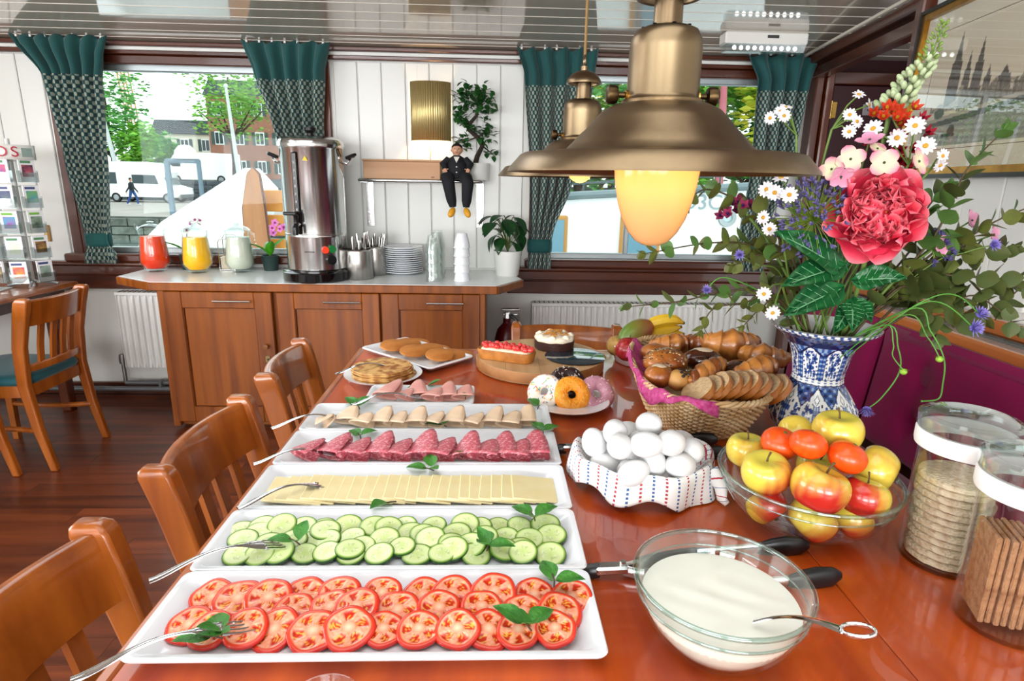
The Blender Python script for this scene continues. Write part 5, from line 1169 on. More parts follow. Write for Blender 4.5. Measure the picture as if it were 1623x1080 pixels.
for k, (A, B) in enumerate(HP): coldcut(ham_me, 'ham_slice', A, B, 'folded ham slice on the small platter, %s from the left' % ORD[k], 'ham slice', 'folded ham slices')

# ---------------------------------------------------------------- mint sprigs
MINT = mat('mint_leaf', '4a8f34', .4, col2='33752a', nscale=60, bump=.5, bscale=180)
ml = [leafmesh('leaf', .036, .025, .25, .15, MINT, .8, 8, .05), leafmesh('leaf', .030, .021, -.15, .2, MINT, .8, 8, .05)]
MST = mat('mint_stem', '4a3a2c', .6)
def mint(P, az, label, n=4, s=1.0):
    t = thing('mint_sprig', label, 'mint sprig', P, az, 'mint sprigs'); r = random.Random(hash(label) % 999 if 0 else len(label)*7+int(P[0]*1000))
    MB().tube([(0, 0, .002), (.004, .008, .004), (.005, .018, .007)], .0011, 5).build('stem', MST, t)
    for k in range(n):
        a = k*2.3+r.uniform(-.3, .3); put('leaf', ml[k % 2], t, M=T(.003, .012-.004*k, .004+.002*k) @ RZ(a) @ RX(r.uniform(.15, .55)) @ SC(s, s, s))
for P, az, lb, n, s in (((0.078,0.620,0.930), .3, 'mint sprig at the right back end of the tomatoes', 3, 1), ((0.047,0.555,0.924), 1.0, 'mint sprig on the front tomato slices at right', 4, 1.05), ((-0.284,0.553,0.920), 2.0, 'mint sprig under the fork on the tomatoes', 4, 1.0),
        ((0.066,0.773,0.926), .6, 'mint sprig behind the right end of the cucumbers', 3, 1.1), ((-0.003,0.706,0.922), .2, 'mint sprig on the front cucumbers right of centre', 4, 1.0), ((-0.252,0.717,0.925), 1.4, 'mint sprig at the fork tips on the cucumbers', 3, .9),
        ((-0.096,0.951,0.915), 1.7, 'mint sprig behind the cheese slices', 3, 1.05), ((-0.145,0.849,0.914), 2.6, 'single mint leaf on the front of the cheese', 1, 1.2), ((-0.247,1.077,0.918), .8, 'mint sprig between the second and third salami folds', 3, 1.0), ((-0.049,1.004,0.914), 1.2, 'mint sprig in front of the middle salami folds', 3, 1.05),
        ((0.105,1.100,0.918), .4, 'mint sprig at the right end of the salami', 3, 1.1), ((-0.282,1.232,0.918), .9, 'mint sprig across the chicken platter left end', 3, 1.2), ((-0.088,1.146,0.914), 1.6, 'mint sprig in front of the chicken slices', 2, .9), ((0.104,1.236,0.918), .2, 'mint leaf pointing off the chicken platter right end', 2, 1.2), ((-0.144,1.387,0.915), 2.2, 'mint leaf behind the ham slices', 2, 1.25), ((-0.057,1.308,0.914), .5, 'mint leaf between the last two ham slices', 2, .9)):
    mint(P, az, lb, n, s)

# ---------------------------------------------------------------- serving forks
def fork_mesh(L_):
    mb = MB(); P = []; n = 18
    hz = lambda t: .016*math.sin(PI*min(1, t/.92))**1.5*(1 if t > .3 else 1) - .004*max(0, t-.8)*5
    wid = lambda t: (.0062 if t < .12 else .0062-.0032*(t-.12)/.38 if t < .5 else .0030 if t < .62 else .0030+.0088*min(1, (t-.62)/.11))
    L2 = []
    for i in range(n+1):
        t = .80*i/n; w = wid(t); th = .0013; dip = .002 if t > .68 else 0
        L2.append([(-w, L_*t, hz(t)), (-w*.5, L_*t, hz(t)+th), (w*.5, L_*t, hz(t)+th), (w, L_*t, hz(t)), (w*.5, L_*t, hz(t)-th), (-w*.5, L_*t, hz(t)-th)])
    mb.loops(L2, cap0=True, cap1=True)
    for k in range(4):
        x = -.0098+.00653*k; mb.tube([(x, L_*.79, hz(.79)), (x, L_*.9, hz(.9)), (x*.95, L_, hz(1.0))], [.0019, .0017, .0009], 6)
    return mb.mesh('serving_fork', CHROME, 60)
def fork(A, B, label):
    a, b = Vector(A), Vector(B); d = b-a; o = put('serving_fork', fork_mesh(d.length), None, M=frame(a, d)); tag(o, label, 'fork', 'serving forks')
fork((-0.400,0.489,0.930), (-0.258,0.576,0.924), 'large steel fork resting on the tomato slices'); fork((-0.407,0.639,0.930), (-0.269,0.733,0.924), 'steel fork resting on the cucumber slices'); fork((-0.369,0.805,0.930), (-0.255,0.914,0.913), 'steel fork resting on the cheese slices')
fork((-0.400,0.948,0.930), (-0.276,1.020,0.920), 'steel fork resting on the salami'); fork((-0.424,1.102,0.930), (-0.295,1.190,0.920), 'steel fork resting on the chicken slices'); fork((-0.297,1.225,0.932), (-0.159,1.310,0.925), 'steel fork resting on the ham'); fork((-0.377,1.414,0.940), (-0.248,1.529,0.928), 'steel fork resting on the thin pancakes')

# ================================================================= pancakes, cakes, doughnuts
def plate(loc, r, label):
    o = MB().lathe([(0, 0), (r*.55, 0), (r*.62, .004), (r*.97, .015), (r, .018), (r*.97, .018), (r*.63, .008), (0, .006)], 44).build('plate', WHITE, None, 50, loc=loc); return tag(o, label, 'plate')
plate((-.277, 1.497, TZ), .100, 'round white plate under the stack of thin pancakes'); plate((.180, 1.304, TZ), .094, 'round white plate under the doughnuts')
PANC = mat('thin_pancake', 'dcae6a', .55, col2='9c5c24', nscale=42, lo=.42, hi=.62, bump=.2, bscale=50)
for k in range(9):
    rr_ = random.Random(k); wv = [rr_.uniform(-.02, .02) for _ in range(4)]; m = MB(); R_ = .080*(1-.006*k)
    m.loops([[((R_*f*(1+sum(w*math.cos((i+2)*a*PI/20+i) for i, w in enumerate(wv))))*math.cos(a*PI/20), (R_*f*(1+sum(w*math.cos((i+2)*a*PI/20+i) for i, w in enumerate(wv))))*math.sin(a*PI/20), z) for a in range(40)] for f, z in ((.9, 0), (1, .0012), (.99, .0026), (.6, .003), (.1, .0034))], cap0=True)
    tag(m.build('thin_pancake', PANC, None, 60, loc=(-.277+rr_.uniform(-.003, .003), 1.497+rr_.uniform(-.003, .003), TZ+.0085+.0032*k)), 'thin freckled pancake, %s from the bottom of the stack' % ORD[k], 'pancake', 'thin pancakes on the round plate')
SP_ = mat('brown_pancake', 'c07a34', .6, col2='a8621f', nscale=18, bump=.15, bscale=80)
sp_me = MB().lathe([(0, 0), (.036, 0), (.0405, .003), (.0395, .007), (.034, .0085), (0, .009)], 30).mesh('small_pancake', SP_, 50)
for g_, L_ in (('left', [(-0.286,1.728,0.925), (-0.252,1.776,0.922), (-0.229,1.807,0.918)]), ('middle', [(-0.220,1.669,0.925), (-0.178,1.718,0.921), (-0.159,1.733,0.917)]), ('right', [(-0.143,1.632,0.925), (-0.113,1.659,0.921), (-0.090,1.680,0.917)])):
    for k, p in enumerate(L_[::-1]): tag(put('small_pancake', sp_me, None, M=T(p[0], p[1], TZ+.009+.0075*k) @ RZ(.3) @ RX(.10+.03*k)), 'small brown pancake, %s of the %s fan of three' % (('rearmost', 'middle', 'front')[k], g_), 'pancake', 'small brown pancakes on the corner platter')

bdx, bdy = .138, 1.622
brd = thing('cutting_board', 'thick round wooden board carrying the two cakes', 'board', (bdx, bdy, TZ)); BRD = wood('olive_board', 'b48a5c', 'd2ae82', 'y', 7, .55, .0, .05); BRD2 = wood('board_side', '8a5a30', 'b07c48', 'x', 7, .55, 0, .1)
for k, (x0, x1) in enumerate(((-.178, -.1), (-.0995, -.01), (-.0095, .08), (.0805, .178))):
    pts = [(x, -math.sqrt(max(0, .178**2-x*x))) for x in [x0+(x1-x0)*i/10 for i in range(11)]]; pts += [(x, -y) for x, y in pts[::-1]]
    m = MB(); c_ = Vector((bdx, bdy)); m.prism(pts, .004, .033, top=[(x*.985, y*.985) for x, y in pts]) ; m.build('board_stave', BRD if k % 2 else mat('board_b', 'b08656', .55, col2='c9a274', nscale=11, stretch=(1.6, .12, 1.6), detail=7), brd, 30)
MB().lathe([(0, 0), (.15, 0), (.172, .0), (.1785, .006), (.1785, .027), (.176, .0325), (.174, .029), (.174, .005), (0, .005)], 60).build('board_rim', BRD2, brd, 40)
gpl = tag(MB().lathe([(0, 0), (.08, 0), (.085, .003), (.08, .005), (0, .005)], 40).build('glass_plate', mat('dark_glass_plate', '20303a', .08, coat=.6), None, loc=(.235, 1.60, TZ+.033)), 'thin dark glass plate at the right of the wooden board', 'plate')
BZ = TZ+.034
tr_ = thing('strawberry_tart', 'rectangular tart topped with chopped strawberries', 'tart', M=T(.043, 1.575, BZ) @ RZ(-.42)); CR = mat('tart_crust', 'b9772e', .65, col2='9a5a1c', nscale=30, bump=.3, bscale=120)
m = MB(); m.loops([rrect(.150, .056, .02, 5, 0), rrect(.162, .068, .024, 5, .024), rrect(.158, .064, .022, 5, .027), rrect(.148, .054, .018, 5, .026), rrect(.142, .048, .016, 5, .020)], cap0=True); m.build('crust', CR, tr_, 50)
m = MB(); m.loops([rrect(.146, .052, .018, 5, .021), rrect(.140, .046, .016, 5, .027), rrect(.06, .02, .009, 5, .030)]); m.build('cream', mat('tart_cream', 'f2e2c2', .5), tr_, 60)
SB = mat('strawberry', 'c81a1c', .18, col2='e0413a', nscale=40, coat=.6); rb_ = random.Random(2)
for k in range(26):
    x, y = -.066+.0115*(k % 13)+rb_.uniform(-.003, .003), (-.011 if k < 13 else .011)+rb_.uniform(-.004, .004); MB().ell((0, 0, 0), (.0085*rb_.uniform(.8, 1.15), .0075, .008*rb_.uniform(.8, 1.1)), 10, 7).build('strawberry_piece', SB, tr_, 70, M=T(x, y, .034+rb_.uniform(-.001, .004)) @ RZ(rb_.uniform(0, 3)) @ RX(rb_.uniform(-.5, .5)))
ck = thing('chocolate_cake', 'round dark chocolate cake with cream and caramel crumble', 'cake', M=T(.185, 1.695, BZ) @ SC(1.04, 1.04, .72))
MB().lathe([(0, 0), (.050, 0), (.055, .004), (.056, .034), (.052, .036), (0, .036)], 36).build('cake_base', mat('chocolate_crust', '3a1a12', .6, bump=.4, bscale=140), ck)
MB().lathe([(0, .03), (.053, .034), (.055, .042), (.052, .052), (.04, .056), (0, .057)], 36, flut=lambda a: 1+.03*math.sin(9*a)).build('cream_layer', mat('whipped_cream', 'f1e4cc', .5), ck, 60)
for k in range(7): a = k*.9; MB().lathe([(0, 0), (.010, 0), (.011, .006), (.005, .013), (0, .017)], 12, T(.044*math.cos(a), .044*math.sin(a), .048), flut=lambda q: 1+.1*math.cos(6*q)).build('cream_rosette', _m['whipped_cream'], ck, 60)
for k in range(26): MB().box((0, 0, 0), (.015, .007, .003), b=.001).build('caramel_piece', mat('caramel_crumble', 'd3923e', .5, col2='b87628', nscale=60), ck, M=T(rb_.uniform(-.034, .034), rb_.uniform(-.034, .034), .059+rb_.uniform(0, .006)) @ RZ(rb_.uniform(0, 3)) @ RX(rb_.uniform(-.4, .4)))

def doughnut(P, tilt, az, icing, label, sprinkles=None, n=0, R_=.0265, r_=.0155, bump=None):
    t = thing('doughnut', label, 'doughnut', M=T(*P) @ RZ(az) @ RX(tilt), group='iced doughnuts')
    m = MB(); m.grid(lambda u, v: ((R_+r_*math.cos(2*PI*v))*math.cos(2*PI*u), (R_+r_*math.cos(2*PI*v))*math.sin(2*PI*u), .86*r_*math.sin(2*PI*v)), 40, 16, wrap=False); m.build('dough', mat('doughnut_dough', 'd8a25c', .6, col2='c88e48', nscale=25), t, 80)
    m = MB(); m.grid(lambda u, v: ((R_+(r_+.0016)*math.cos(PI*(-.02+1.04*v)+.10*math.sin(u*31)*(1-2*v)))*math.cos(2*PI*u), (R_+(r_+.0016)*math.cos(PI*(-.02+1.04*v)+.10*math.sin(u*31)*(1-2*v)))*math.sin(2*PI*u), .86*(r_+.0016)*math.sin(PI*(.0+1.0*v)) + .0012), 48, 12); m.build('icing', icing, t, 80)
    if sprinkles:
        r = random.Random(len(label)); ms = [mat('sprinkle_%s' % c, c, .4) for c in sprinkles]; sm_ = [MB().tube([(-.0025, 0, 0), (.0025, 0, 0)], .0009, 5).mesh('sprinkle', q) for q in ms]
        for k in range(n):
            a = r.uniform(0, 6.28); v = PI*r.uniform(.15, .85); q = r_+.0022; p = ((R_+q*math.cos(v))*math.cos(a), (R_+q*math.cos(v))*math.sin(a), .86*q*math.sin(v)+.0012); put('sprinkle', sm_[k % len(sm_)], t, M=T(*p) @ RZ(r.uniform(0, 3)))
doughnut((0.127,1.322,0.930), .95, -.5, mat('white_icing', 'f0e6d6', .35), 'white iced doughnut with coloured sprinkles', ['3a78c8', 'd84a6a', 'e8b83a', '58a858', 'e07a3a'], 70, .0255, .0150)
doughnut((0.246,1.318,0.926), 1.0, .25, mat('pink_icing', 'cf98a8', .4, col2='bb8496', nscale=90, bump=.3, bscale=160), 'pink iced doughnut at the right of the plate', ['e8d0d8'], 30)
doughnut((0.187,1.304,0.929), 1.0, .1, mat('orange_icing', 'f08a12', .35, col2='f7a838', nscale=70, bump=.8, bscale=140), 'bright orange iced doughnut in front', ['f7b04a'], 60)
doughnut((0.184,1.363,0.938), .7, 0, mat('dark_icing', '2e1c1a', .35), 'dark chocolate doughnut behind the orange one', ['e8e0d8', 'b0a8a0'], 50)

# ================================================================= egg dish, towel, eggs
EX, EY = .262, .945
ed = tag(MB().lathe([(0, 0), (.075, 0), (.082, .004), (.108, .046), (.112, .056), (.108, .057), (.102, .048), (.076, .010), (0, .008)], 48).build('egg_dish', WHITE, None, 50, M=T(EX, EY, TZ) @ SC(1.0, .92, 1)), 'white round dish under the striped towel and eggs', 'dish')
def towel():
    m, nt, p = nodes('striped_towel'); L = nt.links.new; p.inputs['Roughness'].default_value = .9
    uv = nn(nt, 'ShaderNodeUVMap', uv_map='UVMap'); sp = nn(nt, 'ShaderNodeSeparateXYZ'); L(uv.outputs[0], sp.inputs[0])
    def mth(op, a, b=None):
        n = nn(nt, 'ShaderNodeMath', operation=op)
        for i, q in enumerate((a, b)):
            if q is None: continue
            if isinstance(q, (int, float)): n.inputs[i].default_value = q
            else: L(q, n.inputs[i])
        return n.outputs[0]
    dash = mth('GREATER_THAN', mth('FRACT', mth('MULTIPLY', sp.outputs[1], 150)), .42)
    def stripe(coord, per, off, w): return mth('LESS_THAN', mth('FRACT', mth('ADD', mth('MULTIPLY', coord, 1/per), off)), w)
    blue = mth('MULTIPLY', stripe(sp.outputs[0], .030, 0, .10), dash); red = mth('MULTIPLY', stripe(sp.outputs[0], .030, .5, .10), dash)
    red2 = mth('MULTIPLY', stripe(sp.outputs[1], .016, .2, .3), mth('GREATER_THAN', sp.outputs[0], .30)); 
    a = nn(nt, 'ShaderNodeMix', data_type='RGBA'); a.inputs[6].default_value = hexc('e9e8e6'); a.inputs[7].default_value = hexc('3a5f96'); L(blue, a.inputs[0])
    b = nn(nt, 'ShaderNodeMix', data_type='RGBA'); b.inputs[7].default_value = hexc('b03a48'); L(a.outputs[2], b.inputs[6]); L(mth('MAXIMUM', red, red2), b.inputs[0]); L(b.outputs[2], p.inputs['Base Color'])
    mb = MB(); mb.uv = []; r = random.Random(4); ph = [r.uniform(0, 6) for _ in range(5)]
    def fn(u, v):
        a = PI*(.86+1.36*u); th_ = .0; hang = .026+.022*math.sin(u*PI)+.014*math.sin(u*9+ph[0])+(.030 if u > .84 else 0)*(u-.84)/.16+.006*math.sin(u*23)
        s = v*(.075+hang)
        mb.uv.append((u*.40, s))
        if s < .045: t = s/.045; rr_ = .083+.024*t; z = .028+.030*t
        elif s < .075: t = (s-.045)/.03; rr_ = .107+.010*math.sin(t*PI/2)+.003*t; z = .058+.007*math.sin(t*PI)-.006*t
        else: t = s-.075; rr_ = .120+.16*t*.4; z = .052-t
        fold = .0035*math.sin(u*38+ph[1])+.003*math.sin(u*17+v*5+ph[2]); rr_ += fold*v*1.4; z += .0028*math.sin(u*29+ph[3])*(.3+v)
        return (rr_*math.cos(a), rr_*.92*math.sin(a), max(.004, z))
    mb.grid(fn, 120, 24); t = thing('tea_towel', 'white tea towel with blue and red stripes draped over the egg dish', 'towel', (EX, EY, TZ)); o = mb.build('cloth', m, t, 80); sd = o.modifiers.new('t', 'SOLIDIFY'); sd.thickness = .0016; sd.offset = 1
    ml_ = MB(); ml_.grid(lambda u, v: ((.03+.052*v)*math.cos(2*PI*u), .92*(.03+.052*v)*math.sin(2*PI*u), .0125+.014*v+.002*math.sin(u*25)), 48, 5); ml_.uv = [(.1+.2*u/48, .02) for v in range(6) for u in range(49)]; o = ml_.build('lining', m, t, 80)
    cn = MB(); cn.tube([(.098, -.058, .05), (.112, -.075, .03), (.112, -.083, .012), (.119, -.088, .006)], [.016, .013, .009, .006], 12, sx=.6); cn.uv = [(i*.002, i*.003) for i in range(len(cn.v))]; cn.build('hanging_corner', m, t, 80)
towel()
EGG = mat('egg_shell', 'dedede', .5, bump=.02, bscale=200)
eg_me = MB().ell((0, 0, 0), (.0208, .0208, .0268), 24, 16, fn=lambda d: 1+.0*d.z-.07*max(0, d.z)*(1-abs(d.z))).mesh('egg', EGG, 80)
epos = relax([(*p, .0214) for p in ((0.179,0.915,0.970), (0.210,0.909,1.000), (0.259,0.911,1.008), (0.248,0.977,0.975), (0.202,0.851,0.992), (0.238,0.895,0.985), (0.216,0.835,0.973), (0.177,0.884,0.955), (0.193,0.868,0.953), (0.244,0.837,0.987), (0.256,0.827,0.973), (0.280,0.905,0.985), (0.281,0.854,0.998), (0.332,0.880,0.978), (0.308,0.841,0.970), (0.283,0.830,0.958), (0.341,0.968,0.965))], 30)
for p in epos:
    d = Vector((p[0]-EX, (p[1]-EY)/.92)); lim = .074 if p[2] < .972 else .084
    if d.length > lim: d = d.normalized()*lim; p[0], p[1] = EX+d.x, EY+d.y*.92
epos = relax(epos, 4)
where = ('leftmost of the pile', 'at the top left of the pile', 'topmost of the pile', 'behind the two topmost eggs', 'in the middle left of the pile', 'in the hollow below the topmost egg', 'at the front left above the towel', 'low at the left edge of the towel', 'low at the front left, half covered', 'in the centre of the pile', 'at the front centre, standing upright', 'behind the right upper egg', 'in the upper right of the pile', 'rightmost of the pile', 'at the front right above the towel', 'lowest at the front by the towel edge', 'low at the back right')
re_ = random.Random(6)
for k, p in enumerate(epos): tag(put('egg', eg_me, None, M=T(p[0], p[1], max(p[2], .94)) @ RZ(re_.uniform(0, 6.3)) @ RX(re_.choice((.3, 1.1, 1.4, 1.2)) if k != 10 else .2)), 'white boiled egg %s' % where[k], 'egg', 'white eggs in the towel')

# ================================================================= tongs
def tongs(A, B1, B2, label):
    t = thing('kitchen_tongs', label, 'tongs', (A[0], A[1], TZ)); a = Vector((0, 0, .012)); ST = STEEL
    MB().tube([(-.018, 0, .010), (-.008, 0, .011), (.004, 0, .012)], [.006, .011, .010], 10, sx=.7).build('pull_tab', BLACK, t)
    d0 = ((Vector(B1)+Vector(B2))/2-Vector(A)); d0.z = 0; d0.normalize()
    hb = MB(); hb.box((.02, 0, .014), (.045, .017, .012), RZ(math.atan2(d0.y, d0.x)), b=.003); hb.tube([(.035*d0.x, .035*d0.y, .006), (.035*d0.x, .035*d0.y, .024)], .004, 8); hb.build('hinge', ST, t)
    for B, s in ((B1, -1), (B2, 1)):
        b = Vector((B[0]-A[0], B[1]-A[1], .012)); n = Vector((-d0.y, d0.x, 0))
        mid = b*.45+n*s*.028
        P = bez(d0*.03+Vector((0, 0, .012)), mid*1.0, b, 14); 
        MB().tube(P, [.008]*15, 8, sx=.45).build('arm', ST, t)
        MB().tube(P[2:9], [.0095, .011, .011, .011, .011, .0105, .008], 10, sx=.75).build('grip', BLACK, t)
        dd = (P[-1]-P[-3]).normalized(); hd_ = MB(); hd_.tube([P[-1]-dd*.05, P[-1]-dd*.03, P[-1]-dd*.01, P[-1]+dd*.012, P[-1]+dd*.024], [.008, .014, .0165, .014, .006], 14, sx=.5); hd_.build('scalloped_head', BLACK, t, 60)
tongs((0.140,0.680,0.905), (0.433,0.663,0.910), (0.425,0.732,0.910), 'steel tongs with black grips lying behind the yoghurt bowl')
tongs((0.140,1.051,0.905), (0.423,1.033,0.910), (0.427,1.093,0.910), 'steel tongs with black grips lying behind the egg dish')

# ================================================================= yoghurt bowl
YX, YY = .254, .562
def bowl(x, y, r, h, label, rim=.0035):
    t = thing('glass_bowl', label, 'bowl', (x, y, TZ))
    o = [(0, 0), (r*.46, 0), (r*.50, .002), (r*.66, h*.16), (r*.84, h*.42), (r*.95, h*.72), (r*.985, h*.93), (r, h)]
    i = [(r-.003, h), (r*.985-.0032, h*.92), (r*.95-.0035, h*.72), (r*.84-.004, h*.43), (r*.66-.004, h*.19), (r*.47, .007), (0, .006)]
    MB().lathe(o+i, 64).build('bowl_wall', GLASS, t, 50); MB().tube([(r*math.cos(a*PI/32), r*math.sin(a*PI/32), h) for a in range(64)], rim*.8, 8, closed=True).build('rim', glass('rim_glass', 'dfeeea', .0, 1.5, .10), t, 80)
    MB().tube([((r*.965)*math.cos(a*PI/32), (r*.965)*math.sin(a*PI/32), h*.80) for a in range(64)], .0016, 6, closed=True).build('moulded_ring', glass('rim_glass'), t, 80); return t
yb = bowl(YX, YY, .093, .086, 'round glass bowl of white yoghurt in the foreground')
r, h = .093, .086
yo = MB(); yo.lathe([(0, .0068), (r*.47, .0075), (r*.66-.0045, h*.20), (r*.84-.0045, h*.43), (r*.93-.0042, h*.64), (r*.945-.0042, h*.70), (r*.90, h*.703)], 56)
n0 = len(yo.v); yo.grid(lambda u, v: (r*.90*v*math.cos(2*PI*u), r*.90*v*math.sin(2*PI*u), h*.703+.0009*math.sin(9*v*math.cos(2*PI*u)+3+2*math.sin(5*v*math.sin(2*PI*u)))*math.sin(7*v*math.sin(2*PI*u)+1)*(1-v)**.5), 56, 18)
tag(yo.build('yoghurt', mat('yoghurt', 'eeeee2', .3, coat=.2, bump=.05, bscale=20), None, 70, loc=(YX, YY, TZ)), 'white yoghurt filling the foreground glass bowl', 'yoghurt')
def spoon(A, B, label):
    a, b = Vector(A), Vector(B); d = b-a; L_ = d.length; t = thing('serving_spoon', label, 'spoon', M=frame(a, d))
    m = MB(); Lp = []
    for i in range(13):
        q = i/12; w = .0028+.0035*max(0, (q-.45)/.55); z = .010*math.sin(PI*q); Lp.append([(-w, L_*q*.74, z), (0, L_*q*.74, z+.0012), (w, L_*q*.74, z), (0, L_*q*.74, z-.0012)])
    m.loops(Lp, cap0=True, cap1=True); m.build('handle', CHROME, t, 60)
    m = MB(); c = L_*.87; m.tube([(.0095*math.sin(k*PI/12), c-(L_*.135)*math.cos(k*PI/12), .001) for k in range(24)], .0030, 8, closed=True, sx=.6, upv=(0, 0, 1)); m.build('handle_loop', CHROME, t, 70)
    m = MB(); m.ell((0, -.03, -.012), (.018, .03, .006), 14, 8); m.build('spoon_head', CHROME, t, 70)
spoon((0.271,0.516,0.968), (0.367,0.471,0.992), 'steel spoon with a slotted handle end sticking out of the yoghurt')
gb = tag(MB().lathe([(0, 0), (.022, 0), (.026, .004), (.034, .035), (.0345, .038), (.033, .038), (.0245, .006), (0, .005)], 36).build('small_glass', GLASS, None, 50, loc=(-.150, .452, TZ)), 'small clear glass dish at the bottom frame edge', 'glass')

# ================================================================= fruit bowl
FX, FY = .478, .812
bowl(FX, FY, .126, .085, 'round glass bowl full of apples and mandarins', .004)
def apple_mesh(kind, seed):
    rnd = random.Random(seed); mb = MB(); mb.col = []; N, K = 32, 20; vs = []; fs = []
    yel, red, grn = hexc('dcc24a')[:3], hexc('b0261e')[:3], hexc('b9b544')[:3]; a0 = rnd.uniform(0, 6.28)
    for j in range(K+1):
        th = PI*j/K; z = -math.cos(th); r = math.sin(th)**.85*(1.0+.06*z); zz = .90*z
        if z > .5: zz -= .30*((z-.5)/.5)**3*(1-r)**.6
        if z < -.6: zz += .16*((-z-.6)/.4)**2
        for k in range(N):
            a = 2*PI*k/N; lob = 1+.02*math.cos(5*a)*(1-z)*.5; vs.append((r*lob*math.cos(a), r*lob*math.sin(a), zz))
            w = math.cos(a-a0)*.5+.5; st = .25*math.sin(a*19+seed)+.2*math.sin(a*37+2)+rnd.uniform(-.1, .1); side = math.sin(th)
            f = {'yellow': (w-.93)*3, 'red': (w*1.5-.42+.35*(-z))*1.3, 'half': (w-.52-.35*z)*2.2}[kind]+st*.45; f = max(0, min(1, f))*(1 if side > .25 else side*3)
            c = lerp3(yel, grn, max(0, z-.55)*1.6); mb.col.append(lerp3(c, red, f))
    for j in range(K):
        for k in range(N): k2 = (k+1) % N; fs.append((j*N+k, j*N+k2, (j+1)*N+k2, (j+1)*N+k))
    mb.add(vs, fs); return mb.mesh('skin', mat('apple_skin', 'ffffff', .22, attr=True, coat=.4), 80)
am = {'yellow': apple_mesh('yellow', 1), 'half': apple_mesh('half', 2), 'red': apple_mesh('red', 3)}
stem_me = MB().tube([(0, 0, .62), (.03, 0, .85), (.10, .02, 1.08)], [.045, .035, .05], 6).mesh('stem', mat('apple_stem', '5a4426', .7)); cx_me = MB().ell((0, 0, -.78), (.12, .12, .06), 8, 5).mesh('calyx', mat('calyx', '4a3a22', .8))
fr_ = [((0.402,0.838,1.010), .031, 'yellow', 'yellow apple at the left edge of the fruit bowl', 0), ((0.472,0.847,1.030), .031, 'yellow', 'yellow apple at the back of the fruit bowl beside the vase', 1.5), ((0.505,0.797,1.052), .035, 'yellow', 'large yellow apple with an upright stem on top of the fruit', .1), ((0.556,0.775,1.008), .034, 'yellow', 'yellow apple at the right edge of the fruit bowl', 1.3),
       ((0.396,0.765,1.004), .034, 'half', 'red and yellow apple at the front left of the fruit bowl', .25), ((0.438,0.719,1.016), .038, 'half', 'big red and yellow apple at the front of the fruit bowl', .3), ((0.511,0.737,0.990), .033, 'red', 'red apple at the front right of the fruit bowl', .25), ((0.457,0.752,0.944), .034, 'red', 'red apple low at the front, seen through the bowl glass', .8), ((0.402,0.776,0.952), .029, 'red', 'red apple low at the left, seen through the bowl glass', .9), ((0.522,0.760,0.946), .031, 'red', 'red apple low at the right, seen through the bowl glass', 1.0), ((0.551,0.904,0.960), .031, 'half', 'apple hidden in the middle of the fruit bowl', .4)]
mr = [((0.423,0.806,1.030), .027, 'mandarin on the left of the fruit heap'), ((0.445,0.757,1.040), .025, 'mandarin in the centre of the fruit heap'), ((0.491,0.752,1.036), .026, 'mandarin on the right of the fruit heap')]
def inbowl(L):
    for p in L:
        dz = p[2]-TZ; R_ = .122*min(1, .50+.56*max(0, dz/.085)**.7); lim = max(.02, R_-p[3]*(.97 if dz < .085 else .78)); d = Vector((p[0]-FX, p[1]-FY)); p[2] = max(p[2], TZ+.008+p[3]*.9)
        if d.length > lim: d = d.normalized()*lim; p[0], p[1] = FX+d.x, FY+d.y
    return L
def relax_in(L):
    for _ in range(25): L = inbowl(relax(L, 1))
    return L
allp = relax_in([(*p, r_) for p, r_, *_ in fr_]+[(*p, r_) for p, r_, _ in mr])
for (p0, r_, kd, lb, tl), p in zip(fr_, allp):
    t = thing('apple', lb, 'apple', M=T(*p[:3]) @ RZ(len(lb)) @ RX(tl*(-1 if len(lb) % 2 else 1)) @ SC(r_, r_, r_), group='apples in the fruit bowl'); put('skin', am[kd], t); put('stem', stem_me, t); put('calyx', cx_me, t)
MAN = mat('mandarin_peel', 'e8530e', .35, col2='dd4508', nscale=12, bump=.4, bscale=260, coat=.2)
mm_ = MB().ell((0, 0, 0), (1, 1, .84), 28, 18, fn=lambda d: 1-.06*max(0, d.z)**6+.012*math.sin(d.x*9)*math.sin(d.y*8)).mesh('peel', mat('mandarin_peel2', 'e8530e', .35, col2='dd4508', nscale=3, coat=.25), 80); ms_ = MB().lathe([(0, .83), (.10, .80), (.12, .77), (0, .76)], 8).mesh('stem_button', mat('mandarin_button', '5a6a2a', .6))
for (p0, r_, lb), p in zip(mr, allp[len(fr_):]):
    t = thing('mandarin', 'orange %s' % lb, 'mandarin', M=T(*p[:3]) @ RZ(len(lb)) @ RX(.35) @ SC(r_, r_, r_), group='mandarins in the fruit bowl'); put('peel', mm_, t); put('stem_button', ms_, t)

# ================================================================= storage jars
def jar(x, y, label):
    t = thing('storage_jar', label, 'jar', (x, y, TZ))
    MB().lathe([(0, 0), (.050, 0), (.0525, .003), (.0525, .172), (.0505, .172), (.0505, .006), (0, .005)], 48).build('jar_body', GLASS, t, 50)
    MB().lathe([(.0515, .168), (.0575, .168), (.0585, .172), (.0585, .188), (.057, .191), (.0515, .191)], 48).build('seal_ring', mat('white_seal', 'ececea', .45), t, 40)
    MB().lathe([(.0555, .190), (.0585, .194), (.0590, .210), (.054, .2135), (.050, .2125), (.044, .2165), (0, .218), (0, .216), (.044, .2145), (.0515, .2100), (.0565, .208), (.0555, .190)], 48).build('lid', glass('acrylic_lid', 'f4f7f7', .03, 1.5, .06), t, 40)
jar(.632, .720, 'clear jar of stacked rice cakes with white ring, behind the other jar'); jar(.6175, .595, 'clear jar of crispbread slices with white ring, nearest the frame corner')
